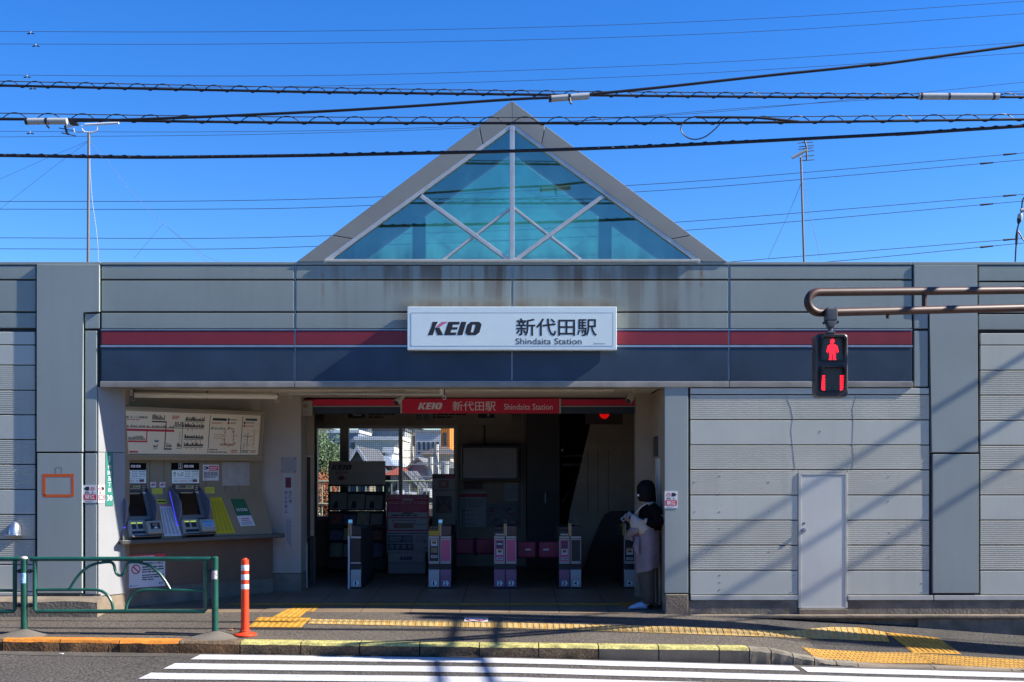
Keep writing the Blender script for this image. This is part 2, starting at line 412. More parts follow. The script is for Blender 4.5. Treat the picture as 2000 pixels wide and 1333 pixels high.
# tactile paving: unprojected corner quads with raised bars or dots
def patch(mb, qd, m, bars=0, dots=None, along=0, lift=.006, mbar=None, fn=onp):
    A, B, C, D = [fn(*q) for q in qd]                                # far-left, far-right, near-right, near-left
    n = 10
    def pt(u, v, h):
        p = A.lerp(B, u).lerp(D.lerp(C, u), v); p.z = zpave(p.x, p.y) + h; return p
    g = [[mb.v(pt(i / n, j / 3, lift)) for i in range(n + 1)] for j in range(4)]
    for j in range(3):
        for i in range(n): mb.face([g[j + 1][i], g[j + 1][i + 1], g[j][i + 1], g[j][i]], m)
    mbar = mbar or m
    def raised(u0, u1, v0, v1, h=.006):
        lo = [pt(u0, v0, lift + .0005), pt(u1, v0, lift + .0005), pt(u1, v1, lift + .0005), pt(u0, v1, lift + .0005)]
        cu, cv = (u0 + u1) / 2, (v0 + v1) / 2; q = .7
        hi = [pt(cu + (u - cu) * q, cv + (v - cv) * .94, lift + h) for u, v in ((u0, v0), (u1, v0), (u1, v1), (u0, v1))]
        L = [mb.v(p) for p in lo]; H = [mb.v(p) for p in hi]
        mb.face(H, mbar)
        for k in range(4): mb.face([L[k], L[(k + 1) % 4], H[(k + 1) % 4], H[k]], mbar)
    if bars:
        for i in range(bars):
            c = (i + .5) / bars; raised(c - .26 / bars, c + .26 / bars, .04, .96)
    if dots:
        nu, nv = dots
        for i in range(nu):
            for j in range(nv): raised((i + .28) / nu, (i + .72) / nu, (j + .28) / nv, (j + .72) / nv)
mb = MB()
BARW = mat('tactile_bar_highlight', (.72, .55, .2), .6, var=.15)
patch(mb, [(562, 1190), (604, 1190.5), (586, 1207), (532, 1206.5)], YEL, bars=5, mbar=YEL)
patch(mb, [(505, 1206.5), (608, 1208), (588, 1227), (486, 1226)], YEL, bars=9, mbar=YEL)
top = [(606, 1210.5), (800, 1213.7), (1000, 1217.5), (1300, 1225), (1500, 1232), (1728, 1243.5)]
bot = [(588, 1219), (800, 1223.5), (1000, 1228), (1300, 1238), (1500, 1245), (1737, 1259)]
px = 606
while px < 1712:
    nx = min(px + 51, 1728)
    q = [(px, tab(top, px)), (nx - 3, tab(top, nx)), (nx - 3 + (nx - 1000) * .012, tab(bot, nx)), (px + (px - 1000) * .012, tab(bot, px))]
    patch(mb, q, CREAM if px < 1640 else YEL, bars=4, mbar=CREAM)
    q2 = [(nx - 3.4, tab(top, nx)), (nx + .4, tab(top, nx)), (nx + .4 + (nx - 1000) * .012, tab(bot, nx)), (nx - 3.4 + (nx - 1000) * .012, tab(bot, nx))]
    patch(mb, q2, YEL, lift=.0055)
    px = nx
patch(mb, [(1730, 1243.5), (1832, 1247), (1878, 1279), (1784, 1277)], YEL, bars=9, mbar=YEL)
patch(mb, [(1566, 1265), (1782, 1276.5), (1822, 1297), (1594, 1287.5)], YEL, dots=(26, 5), mbar=CREAM)
patch(mb, [(1784, 1277.5), (2060, 1293), (2110, 1316), (1824, 1297)], YEL, dots=(32, 5), mbar=CREAM)
mb.build('tactile_paving', kind='structure', smooth=20)
mb = MB(); A = [onp(*q) for q in ((908, 1207.5), (953, 1208), (953, 1215.5), (906, 1215))]
for p in A: p.z += .006
mb.poly(A, PAPER)
ce = sum(A, Vector()) / 4
for k in range(20):
    t0, t1 = 2 * math.pi * k / 20, 2 * math.pi * (k + 1) / 20
    mb.poly([ce + Vector((math.cos(t) * r * .125, math.sin(t) * r * .11, .003)) for t, r in ((t0, .75), (t0, 1), (t1, 1), (t1, .75))], INKR)
mb.poly([ce + Vector((x, y, .003)) for x, y in ((-.07, .06), (-.05, .07), (.07, -.06), (.05, -.07))], INKR)
mb.build('ground_sticker', label='small white no smoking ground sticker with red ring on the pavement', cat='sticker')

# ------------------------------------------------------------------ station building
fa = At(14.0)
ST = thing('station_building', (0, 14, 0), 'low grey station building with red and navy stripes and a glazed roof gable', 'station')
STAIN = mat('stained_grey_panel', (.285, .32, .285), .45, var=.05, vs=1.3, streak=.1, sx=9, bump=.04, bs=25)
def wash(n, l, pos):
    mp = n.new('ShaderNodeMapping'); mp.inputs['Scale'].default_value = (5.5, 0, .35); l.new(pos, mp.inputs['Vector'])
    t = n.new('ShaderNodeTexNoise'); t.inputs['Scale'].default_value = 1; t.inputs['Detail'].default_value = 5; l.new(mp.outputs[0], t.inputs['Vector'])
    t2 = n.new('ShaderNodeTexNoise'); t2.inputs['Scale'].default_value = 1.1; l.new(pos, t2.inputs['Vector'])
    sp = n.new('ShaderNodeSeparateXYZ'); l.new(pos, sp.inputs[0])
    def M(op, a, b):
        q = n.new('ShaderNodeMath'); q.operation = op; q.use_clamp = op in ('MULTIPLY',)
        for i, v in enumerate((a, b)):
            if isinstance(v, (int, float)): q.inputs[i].default_value = v
            else: l.new(v, q.inputs[i])
        return q.outputs[0]
    def mr(s, a, b, c, d):
        q = n.new('ShaderNodeMapRange'); l.new(s, q.inputs[0])
        for i, v in zip((1, 2, 3, 4), (a, b, c, d)): q.inputs[i].default_value = v
        return q.outputs[0]
    x = M('ABSOLUTE', sp.outputs[0], 0); z = sp.outputs[2]
    side = mr(x, 1.9, 2.6, 1, 0)
    runs = mr(t.outputs[0], .43, .56, 0, 1)
    top = mr(z, 3.95, 4.4, .25, .75)
    low = mr(z, 3.88, 4.02, 1, 0); cen = mr(x, 1.2, 1.55, 1, 0)
    pool = M('MULTIPLY', M('MULTIPLY', low, cen), mr(t.outputs[0], .3, .55, .35, .9))
    f = M('MULTIPLY', M('MULTIPLY', runs, side), M('ADD', top, mr(t2.outputs[0], .4, .6, 0, .35)))
    return M('MULTIPLY', M('MAXIMUM', f, pool), 1.0)
overlay(STAIN, (.14, .105, .07), wash)
def rust_run(n, l, pos):
    sp = n.new('ShaderNodeSeparateXYZ'); l.new(pos, sp.inputs[0])
    ab = n.new('ShaderNodeMath'); ab.operation = 'ABSOLUTE'; l.new(sp.outputs[0], ab.inputs[0])
    t = n.new('ShaderNodeTexNoise'); t.inputs['Scale'].default_value = 9; l.new(pos, t.inputs['Vector'])
    def mr(s, a, b, c, d):
        q = n.new('ShaderNodeMapRange'); l.new(s, q.inputs[0])
        for i, v in zip((1, 2, 3, 4), (a, b, c, d)): q.inputs[i].default_value = v
        return q.outputs[0]
    df = n.new('ShaderNodeMath'); df.operation = 'SUBTRACT'; l.new(ab.outputs[0], df.inputs[0]); df.inputs[1].default_value = 2.385
    d2 = n.new('ShaderNodeMath'); d2.operation = 'ABSOLUTE'; l.new(df.outputs[0], d2.inputs[0])
    out = mr(d2.outputs[0], .004, .03, .75, 0)
    for f in (mr(sp.outputs[2], 3.8, 4.3, 0, 1), mr(t.outputs[0], .35, .6, .1, 1)):
        m = n.new('ShaderNodeMath'); m.operation = 'MULTIPLY'; l.new(out, m.inputs[0]); l.new(f, m.inputs[1]); out = m.outputs[0]
    return out
overlay(STAIN, (.2, .085, .02), rust_run)
WFR = mat('white_gable_frame', (.55, .55, .54), .35, .25, var=.12, vs=6, streak=.25)

def panel(name, x0, x1, y0, y1, m, c1=0.0, dep=.05, bev=.007, gap=.007, label=None):
    mb = MB(fa.M); a0, a1, b0, b1 = fa.r(x0, x1, y0, y1)
    mb.box(a0 + gap, a1 - gap, b0 + gap, b1 - gap, c1 - dep, c1, m, bev)
    return mb.build(name, ST, label)
XR = fa.a(2000) + 7.5; XL = fa.a(0) - 7.5
pxL, pxR = 1000 + XL * fa.k, 1000 + XR * fa.k
# solid mass behind the cladding
mb = MB()
mb.box(XL, -5.27, 14.05, 21, -.9, 4.39, BACK)
mb.box(1.93, XR, 14.05, 14.9, -.9, 4.39, BACK); mb.box(2.65, XR, 14.9, 21, -.9, 4.39, BACK)
mb.box(-5.27, 1.93, 14.05, 14.35, 2.86, 4.39, BACK); mb.box(-5.27, 2.65, 14.352, 21, 2.93, 4.385, BACK)
mb.build('core_wall', ST)
mb = MB(); mb.box(XL, XR, 12.27, 21, -5.2, -.91, CONC); mb.build('foundation', ST)
# fascia
for x0, x1 in ((197, 575), (577, 999.5), (1000.5, 1423), (1425, 1782)):
    mid = 560 < x0 < 1400
    for y0, y1 in ((518, 546.5), (547.5, 609.5), (610.5, 643)): panel('fascia_panel', x0, x1, y0, y1, STAIN if mid else PANEL)
    panel('red_band', x0, x1, 646, 674, REDB, gap=.004)
    panel('navy_band', x0, x1, 679, 744, NAVY, gap=.004)
    mb = MB(fa.M)
    for ya, yb, c in ((643.4, 645.6, .004), (674.4, 678.6, .006), (744.4, 746, .004)):
        a0, a1, b0, b1 = fa.r(x0, x1, ya, yb); mb.box(a0, a1, b0, b1, -.03, c, ALU)
    mb.build('band_trim', ST)
    mb = MB(fa.M); a0, a1, b0, b1 = fa.r(x0 - .6, x1 + .6, 746.4, 757)
    mb.box(a0, a1, b0, b1, -.3, .022, LIP, .005); mb.build('lip_moulding', ST)
for x in (576, 1000, 1424):
    mb = MB(fa.M); mb.box(fa.a(x) - .0055, fa.a(x) + .0055, fa.b(744), fa.b(518), -.03, -.008, ALU); mb.build('joint_strip', ST)
# coping
for i, (x0, x1) in enumerate(((pxL, -300), (-300, 197), (197, 1782), (1782, 2300), (2300, pxR))):
    mb = MB(fa.M); mb.box(fa.a(x0) + .004, fa.a(x1) - .004, fa.b(517.5), fa.b(512), -.3, .005, PILL, .004); mb.build('coping', ST)
# pillars
mb = MB(fa.M); A, B = fa.a, fa.b
mb.prism([(A(73), B(883)), (A(163), B(883)), (A(163), B(610)), (A(195.5), B(610)), (A(195.5), B(518)), (A(73), B(518))], -.05, .028, PILL, .007); mb.build('pillar_facing', ST)
for q in ((73, 163, 885, 1160, .028), (165, 195.5, 612, 643, 0.0), (165, 190, 645.5, 883, 0.0), (165, 190, 885, 1162, 0.0)): panel('pillar_facing', q[0], q[1], q[2], q[3], PILL, c1=q[4])
mb = MB(fa.M)
mb.prism([(A(1784.5), B(518)), (A(1908), B(518)), (A(1910), B(884)), (A(1819), B(884)), (A(1816), B(610)), (A(1784.5), B(610))][::-1], -.05, .014, PILL, .007); mb.build('pillar_facing', ST)
for q in ((1784.5, 1813.5, 612, 643, 0.0), (1784.5, 1813.5, 645.5, 756.5, 0.0), (1820, 1912, 886.5, 1160, .014)): panel('pillar_facing', q[0], q[1], q[2], q[3], PILL, c1=q[4])
panel('pillar_facing', 1297, 1345, 750, 1160, PILL, c1=.006)
mb = MB(); mb.box(fa.a(1297) + .012, fa.a(1345) - .006, 14.05, 15.35, .1, 2.85, INTW); mb.build('pillar_core', ST)
# bright splayed reveal of the ticket corner, from the front arris back to the ticket wall
FL = frame((fa.a(192), 14.004, 0), (.215, .30, 0), (0, 0, 1)); LW = math.hypot(.215, .30) + .02
for z0, z1 in ((-.02, .2), (.21, fa.b(884)), (fa.b(884) + .006, 2.85)):
    mb = MB(FL); mb.box(0, LW, z0, z1, -.12, 0, WHITEP if z0 > .1 else CONC, .004); mb.build('splayed_reveal', ST)
mb = MB(); mb.box(-5.27, -4.99, 14.32, 14.5, -.1, 2.92, INTW); mb.build('reveal_return', ST)
# far left and right upper panels
for x0, x1 in ((-420, 70.5), (pxL, -423)):
    for y0, y1 in ((518, 546.5), (547.5, 609.5), (610.5, 642)): panel('fascia_panel', x0, x1, y0, y1, PANEL)
for x0, x1 in ((1911, 2420), (2423, pxR)):
    for y0, y1 in ((518, 550), (551, 612), (613, 645)): panel('fascia_panel', x0, x1, y0, y1, PANEL)
# ribbed cladding
def cladding(x0, x1, lines, c1, name='cladding', cutout=None):
    """rows: (top, bottom, ribbed)"""
    for y0, y1, rib in lines:
        spans = [(x0, x1)]
        if cutout and y1 > cutout[2] + 2: spans = [(x0, cutout[0]), (cutout[1], x1)]
        for s, e in spans:
            mb = MB(fa.M); a0, a1, b0, b1 = fa.r(s, e, y0, y1); a0 += .003; a1 -= .003; b0 += .003; b1 -= .003
            if not rib: mb.box(a0, a1, b0, b1, c1 - .045, c1, PANEL2, .005)
            else:
                n = max(2, round((b1 - b0) / .026)); st = (b1 - b0) / n; pr = []
                for i in range(n):
                    b = b0 + i * st; pr += [(c1 - .003, b + .001), (c1, b + st * .3), (c1, b + st * .82), (c1 - .003, b + st * .98)]
                pr = [(c1 - .045, b0)] + pr + [(c1 - .045, b1)]
                A_ = [mb.v((a0, b, c)) for c, b in pr]; B_ = [mb.v((a1, b, c)) for c, b in pr]; k = len(pr)
                for i in range(k): mb.face([A_[i], B_[i], B_[(i + 1) % k], A_[(i + 1) % k]], RIB)
                mb.face(A_[::-1], RIB); mb.face(B_, RIB)
            mb.build(name, ST, smooth=20)
rowsR = [(758, 770.5, 0), (771.5, 820, 1), (821, 869, 0), (870, 917.5, 1), (918.5, 967, 1), (968, 1016, 0), (1017, 1065, 1), (1066, 1114, 1), (1115, 1162, 0)]
cladding(1348, 1815, rowsR, 0.0, cutout=(1558.5, 1655, 924))
rowsE = [(651, 674, 0), (675, 723, 0), (724, 772, 1), (773, 821, 1), (822, 870, 0), (871, 918, 1), (919, 967, 1), (968, 1016, 0), (1017, 1065, 1), (1066, 1114, 1), (1115, 1162, 0)]
cladding(1915, 2420, rowsE, 0.0); cladding(2423, pxR, rowsE, 0.0)
rowsL = [(648, 673.5, 0), (674.5, 713, 0), (714, 762, 1), (763, 810, 1), (811, 858.5, 0), (859.5, 907, 1), (908, 956, 1), (957, 1005, 0), (1006, 1053.5, 1), (1054.5, 1103, 1), (1104, 1156, 0)]
cladding(-420, 68, rowsL, -.004); cladding(pxL, -423, rowsL, -.004)
# skirting trim and plinths
mb = MB(fa.M)
for x0, x1 in ((1349, 1558), (1656, 1822), (1824, pxR)):
    a0, a1, b0, b1 = fa.r(x0, x1, 1163, 1172.5); mb.box(a0, a1, b0, b1, -.045, .012, ALUP, .004)
a0, a1, b0, b1 = fa.r(pxL, 66, 1157, 1164); mb.box(a0, a1, b0, b1, -.045, .012, ALUP, .004)
mb.build('skirting_trim', ST)
mb = MB(fa.M)
for e0, e1, y0 in ((1345, 1558.5, 1173), (1558.5, 1655.5, 1189.5), (1655.5, pxR, 1173)):
    a0, a1, b0, b1 = fa.r(e0, e1, y0, 1206); mb.box(a0, a1, -.9, b1, -.06, -.004, CONCD, .008)
a0, a1, b0, b1 = fa.r(1299, 1344, 1161, 1206); mb.box(a0, a1, -.3, b1, -.3, .02, CONC, .012)
a0, a1, b0, b1 = fa.r(1560, 1656, 1189.5, 1206); mb.box(a0, a1, b0, b1, -.003, .03, CONC, .008)
mb.build('plinth', ST)
mb = MB(fa.M); a0, a1, b0, b1 = fa.r(1346, pxR, 1200, 1207); mb.box(a0, a1, b0, b1, -.002, .09, CONC, .012)
a0, a1, b0, b1 = fa.r(1790, pxR, 1207.5, 1290); mb.box(a0, a1, b0 - .2, b1, -.001, .05, CONCD, .01); mb.build('ledge', ST)
mb = MB(fa.M); a0, a1, b0, b1 = fa.r(pxL, 207, 1166, 1215)                     # rough footing in front of the left pillar
n = 40; prev = None
for i in range(n + 1):
    x = a0 + (a1 - a0) * i / n; jt = random.uniform(-.012, .012)
    cur = [mb.v((x, b0 - .1, .3)), mb.v((x, b1 - .03 + jt, .3 + random.uniform(-.01, .01))), mb.v((x, b1 + jt, .26)), mb.v((x, b1 + .01, 0.031)), mb.v((x, b0 - .1, .031))]
    if prev:
        for k in range(4): mb.face([prev[k], cur[k], cur[k + 1], prev[k + 1]], CONC if k else CONCD)
    prev = cur
mb.face(prev, CONC); mb.build('footing', ST)
mb = MB(fa.M); a0, a1, b0, b1 = fa.r(pxL, 196, 1160.5, 1166); mb.box(a0, a1, b0, b1, -.03, -.005, CONCD); mb.build('footing_joint', ST)
# service door
mb = MB(fa.M); a0, a1, b0, b1 = fa.r(1565, 1650, 929, 1186); mb.box(a0, a1, b0, b1, -.045, .004, mat('door_paint', (.6, .6, .53), .45, var=.05, vs=1.5, streak=.06), .003)
door = mb.build('door', ST, 'pale grey steel service door in the ribbed wall')
mb = MB(fa.M)
for q in ((1559, 1565, 924, 1188), (1650, 1655, 924, 1188), (1565, 1650, 924, 928.5), (1565, 1650, 1186, 1189)):
    a0, a1, b0, b1 = fa.r(*q); mb.box(a0, a1, b0, b1, -.045, .0085, ALUP, .003)
a0, a1, b0, b1 = fa.r(1559, 1655, 918.8, 923.6); mb.box(a0, a1, b0, b1, -.045, -.001, RIB, .002)
mb.build('door_frame', door)
mb = MB(fa.M); mb.cyl((A(1570), B(1036)), .032, -.012, .012, STEEL, 18, bev=.004); mb.cyl((A(1570), B(1036)), .022, .012, .032, STEEL, 18, bev=.008); mb.build('door_knob', door)
mb = MB(fa.M); mb.cyl((A(1570), B(1023)), .02, -.012, .006, STEEL, 18, bev=.004); mb.cyl((A(1570), B(1023)), .008, .006, .01, DARK, 10); mb.build('door_lock', door)
mb = MB(fa.M); mb.prism([(A(1590), B(1056)), (A(1597), B(1055)), (A(1595), B(1060)), (A(1592), B(1060.5))], -.0119, -.0105, mat('orange_sticker', (.6, .15, .03), .6)); mb.build('sticker_remnant', door)
# hairline cracks and drips on the ribbed wall
mb = MB(fa.M)
for pts in ([(1535, 772), (1545, 797), (1549, 818), (1545, 840), (1548, 868), (1553, 917)], [(1671, 772), (1669, 786), (1665, 800), (1667, 818), (1665, 868), (1667, 890), (1665, 917)]):
    mb.tube([(A(x), B(y), .0002) for x, y in pts], .0018, INKG, 5)
for x, y in [(1406, 930), (1406, 965), (1406, 1000), (1406, 1032), (1406, 1058), (1502, 942), (1502, 1000), (1502, 1078), (1735, 932), (1735, 980), (1738, 1040), (1738, 1088), (1800, 1140), (1800, 1158), (1406, 1124), (1406, 1138), (1406, 1152), (1357, 942), (1357, 1000), (1545, 1157), (1602, 843), (1550, 1124)]:
    mb.box(A(x) - .008, A(x) + .008, B(y) - .006, B(y) + .006, -.002, .003, INKG, .002)
mb.build('cracks_and_rivets', ST).__setitem__('kind', 'stuff')

# gable skylight
VERGE = mat('gable_verge_paint', (.27, .27, .24), .5, var=.05, vs=2, streak=.05)
UNDER = mat('gable_underside', (.4, .68, .95), .6, var=.05)
q = lambda x, y: (A(x), B(y))
def arm(sgn, lo, hi, c0, c1, m, mb):
    # a length of sloping verge between two fractions of its rise
    f = lambda t, o: (lambda x0, y0, x1, y1: q(1000 + sgn * (x0 + (x1 - x0) * t), y0 + (y1 - y0) * t))(*((420, 512, 0, 198) if o else (372, 512, 0, 242)))
    pts = [f(lo, 1), f(hi, 1), f(hi, 0), f(lo, 0)]
    mb.prism(pts, c0, c1, m, .006)
for sg in (-1, 1):
    for lo, hi in ((0, .163), (.166, .845), (.848, 1)):
        mb = MB(fa.M); arm(sg, lo, hi, -.1, .016, VERGE, mb); mb.build('gable_verge', ST)
    mb = MB(fa.M); arm(sg, 0, 1, -1.38, -.102, UNDER, mb); mb.build('gable_roof', ST)
GL, gg = glass('teal_gable_glass', (.86, .98, .8), .14, 1.5)
gg.inputs['Color'].default_value = (.75, .95, 1, 1); gg.inputs['Roughness'].default_value = .012
def grime(m, tint):
    n, l = m.node_tree.nodes, m.node_tree.links
    g = n.new('ShaderNodeNewGeometry'); sp = n.new('ShaderNodeSeparateXYZ'); l.new(g.outputs['Position'], sp.inputs[0])
    mp = n.new('ShaderNodeMapping'); mp.inputs['Scale'].default_value = (3, 1, .8); l.new(g.outputs['Position'], mp.inputs['Vector'])
    t = n.new('ShaderNodeTexNoise'); t.inputs['Scale'].default_value = 1.3; t.inputs['Detail'].default_value = 6; l.new(mp.outputs[0], t.inputs['Vector'])
    a = n.new('ShaderNodeMapRange'); l.new(sp.outputs[2], a.inputs[0])
    for i, v in zip((1, 2, 3, 4), (4.42, 4.68, .75, .1)): a.inputs[i].default_value = v
    b = n.new('ShaderNodeMapRange'); l.new(t.outputs['Fac'], b.inputs[0])
    for i, v in zip((1, 2, 3, 4), (.35, .7, .15, 1.0)): b.inputs[i].default_value = v
    mu = n.new('ShaderNodeMath'); mu.operation = 'MULTIPLY'; l.new(a.outputs[0], mu.inputs[0]); l.new(b.outputs[0], mu.inputs[1])
    ad = n.new('ShaderNodeMath'); ad.operation = 'MULTIPLY_ADD'; l.new(b.outputs[0], ad.inputs[0]); ad.inputs[1].default_value = .14; l.new(mu.outputs[0], ad.inputs[2]); ad.use_clamp = True
    x = n.new('ShaderNodeMix'); x.data_type = 'RGBA'; l.new(ad.outputs[0], x.inputs[0]); x.inputs[6].default_value = (*tint, 1); x.inputs[7].default_value = (.3, .34, .26, 1)
    l.new(x.outputs[2], n['Transparent BSDF'].inputs[0])
grime(GL, (.86, .98, .8))
for c in (-.03, -1.3):
    mb = MB(fa.M); t = [q(640, 508), q(1000, 246), q(1360, 508)]; mb.prism(t, c - .006, c + .006, GL); mb.build('gable_pane', ST)
mb = MB(fa.M)
def bar(p, r, w, c0=-.06, c1=.012, m=WFR):
    (x0, y0), (x1, y1) = q(*p), q(*r); d = Vector((x1 - x0, y1 - y0)).normalized(); nn = Vector((-d.y, d.x)) * w / 2
    mb.prism([(x0 - nn.x, y0 - nn.y), (x1 - nn.x, y1 - nn.y), (x1 + nn.x, y1 + nn.y), (x0 + nn.x, y0 + nn.y)], c0, c1, m, .004)
bar((632, 513), (1000, 245), .055); bar((1368, 513), (1000, 245), .055)
mb.build('gable_frame', ST)
mb = MB(fa.M); bar((1000, 512), (1000, 247), .06, c1=.018); mb.build('gable_mullion', ST)
for sx in (-1, 1):
    mb = MB(fa.M); bar((1000 + sx * 178, 383), (1000 + sx * 4, 510), .05, c1=.008); mb.build('gable_brace', ST)
    mb = MB(fa.M); bar((1000 + sx * 3, 406), (1000 + sx * 75, 462), .03, c1=.004); mb.build('gable_brace', ST)
    mb = MB(fa.M); bar((1000 + sx * 77, 463), (1000 + sx * 135, 508), .03, c1=.004); mb.build('gable_brace', ST)
    mb = MB(fa.M); bar((1000 + sx * 197, 512), (1000 + sx * 197, 385), .17, -1.29, -1.12, UNDER); mb.build('gable_post', ST)
mb = MB(fa.M); mb.box(A(634), A(1366), B(512.5), B(507.5), -.06, .03, ALUP, .004); mb.build('gable_sill', ST)
mb = MB(fa.M); mb.box(A(1967), A(2160), B(512), B(509), -.25, -.1, DARK); mb.build('roof_box', ST)

# entrance: soffit, floor, interior
SOF = mat('soffit_board', (.62, .55, .42), .6, var=.06, streak=.05)
mb = MB(); mb.box(-5.2, 1.91, 14.3, 16.25, 2.86, 2.92, SOF); mb.box(-3.2, 1.35, 14.75, 15.6, 2.845, 2.862, SOF, .004); mb.box(-2.2, -1.2, 14.45, 14.6, 2.848, 2.862, ALUP); mb.build('soffit', ST)
TILE = mat('floor_tile', (.22, .16, .105), .5, var=.14, vs=1.5, bump=.1, spec=.3)
TJ = mat('floor_joint', (.03, .028, .025), .8)
zf = lambda y: -.004 + .034 * (min(max(y, 14), 16.2) - 14.0)
mb = MB()
xs = [-5.6] + [(-6.35 + .632 * i) for i in range(2, 14)] + [2.6]; ys = [14.005, 14.42, 14.95, 15.58, 16.2, 16.85, 17.5, 18.1, 18.7, 19.3, 20.0, 24]
for j in range(len(ys) - 1):
    for i in range(len(xs) - 1):
        g = .004; x0, x1, y0, y1 = xs[i] + g, xs[i + 1] - g, ys[j] + (g if j else 0), ys[j + 1] - g
        mb.poly([(x0, y0, zf(y0)), (x1, y0, zf(y0)), (x1, y1, zf(y1)), (x0, y1, zf(y1))], TILE)
for a, b in ((14.0, 16.2), (16.2, 24)): mb.poly([(-5.6, a, zf(a) - .006), (2.6, a, zf(a) - .006), (2.6, b, zf(b) - .006), (-5.6, b, zf(b) - .006)], TJ)
mb.poly([(-5.6, 14.0, -.2), (2.0, 14.0, -.2), (2.0, 14.0, -.008), (-5.6, 14.0, -.004)], CONC)
mb.build('entrance_floor', kind='structure')
mb = MB()
def strip(x0, x1, y0, y1, m, bars=0):
    mb.poly([(x0, y0, zf(y0) + .004), (x1, y0, zf(y0) + .004), (x1, y1, zf(y1) + .004), (x0, y1, zf(y1) + .004)], m)
for i in range(18):
    x = -3.75 + .305 * i; strip(x, x + .295, 14.62, 14.78, YEL)
    for k in range(2): mb.box(x + .01, x + .285, 14.66 + k * .06, 14.69 + k * .06, zf(14.7) + .004, zf(14.7) + .009, YEL)
for i in range(5): strip(-2.85 + i * .07, -2.80 + i * .07, 14.1, 14.6, YEL)
for i in range(6): strip(1.45 + i * .07, 1.5 + i * .07, 14.5, 14.9, YEL)
mb.build('indoor_tactile_paving', kind='structure')
bk = At(20.0)
mb = MB(bk.M)
wx0, wx1, wz0, wz1 = bk.a(618), bk.a(891), bk.b(1012), bk.b(834)
mb.box(-5, wx0, 0, 2.93, -.2, 0, INTW); mb.box(wx1, bk.a(1028), 0, 2.93, -.2, 0, INTW)
mb.box(wx0, wx1, wz1, 2.93, -.2, 0, INTW); mb.box(wx0, wx1, 0, wz0, -.2, 0, INTW)
mb.build('back_wall', ST)
WF = mat('dim_window_frame', (.5, .45, .38), .5, .3)
mb = MB(bk.M)
for x0, x1 in ((618, 620), (664, 681), (779, 785.5), (886, 892)): mb.box(bk.a(x0), bk.a(x1), wz0, wz1, -.12, .02, WF, .006)
mb.box(wx0, wx1, wz1 - .03, wz1 + .03, -.12, .03, WF, .006); mb.box(wx0, wx1, wz0 - .04, wz0 + .03, -.12, .03, WF, .006)
win = mb.build('window_frame', ST)
WG, _ = glass('window_glass', (.96, .97, .96), .01, 1.2)
for x0, x1 in ((620, 664), (681, 779), (785.5, 886)):
    mb = MB(bk.M); mb.box(bk.a(x0), bk.a(x1), wz0 + .03, wz1 - .03, -.062, -.056, WG); mb.build('window_pane', win)
    if x0 > 670:
        mb = MB(bk.M); a = bk.a(x0)
        WIRE = mat('wire_mesh', (.05, .05, .05), .5)
        while a < bk.a(x1): mb.box(a - .0022, a + .0022, wz0 + .03, wz1 - .03, -.0555, -.053, WIRE); a += .037
        b = wz0 + .03
        while b < wz1 - .03: mb.box(bk.a(x0), bk.a(x1), b - .0022, b + .0022, -.0528, -.0503, WIRE); b += .037
        mb.build('wire_mesh', win, kind='stuff')
mb = MB()
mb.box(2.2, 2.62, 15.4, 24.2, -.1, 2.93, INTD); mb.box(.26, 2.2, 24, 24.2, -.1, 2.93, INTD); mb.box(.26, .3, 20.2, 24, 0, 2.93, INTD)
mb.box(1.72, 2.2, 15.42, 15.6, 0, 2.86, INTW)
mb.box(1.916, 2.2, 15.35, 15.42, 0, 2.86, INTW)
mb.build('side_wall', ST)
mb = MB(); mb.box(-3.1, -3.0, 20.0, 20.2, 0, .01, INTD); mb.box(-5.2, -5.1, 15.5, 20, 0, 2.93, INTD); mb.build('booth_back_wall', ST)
# booth side: framed glazing between the column and the back wall
BO = At(16.42)
mb = MB(BO.M)
for x0, x1, y0, y1, c0, m in ((588, 613, 820, 890, 0, INTW), (588, 606, 893, 1050, -.04, INTD), (606, 613, 890, 1047, 0, INTW), (590, 613, 890, 893, .02, ALUP), (588, 594, 893, 1140, .01, INTW), (600, 603, 1060, 1150, .12, ALUP), (588, 600, 1050, 1152, 0, INTD), (603, 613, 1048, 1152, -.1, INTD), (588, 613, 760, 820, 0, INTW)):
    a0, a1, b0, b1 = BO.r(x0, x1, y0, y1); mb.box(a0, a1, b0, b1, c0 - .06, c0, m, .003)
mb.build('booth_partition', ST)
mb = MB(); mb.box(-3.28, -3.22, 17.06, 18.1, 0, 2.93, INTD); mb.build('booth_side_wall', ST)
CO = At(15.95)
mb = MB(CO.M); a0, a1 = CO.a(534), CO.a(588)
mb.prism([(a0 - .25, -.45), (a0 - .25, 0), (a0 + .14, 0), (a1, 0), (a1, -.45)], .32, 2.86, mat('grey_column', (.42, .36, .29), .6, var=.06), .01, ax='b'); mb.M = CO.M
mb2 = MB(CO.M); mb2.prism([(a0 - .27, -.46), (a0 - .27, .02), (a1 + .01, .02), (a1 + .01, -.46)], .02, .315, CONC, .012, ax='b')
cl = mb.build('column', ST); mb2.build('column_base', cl)
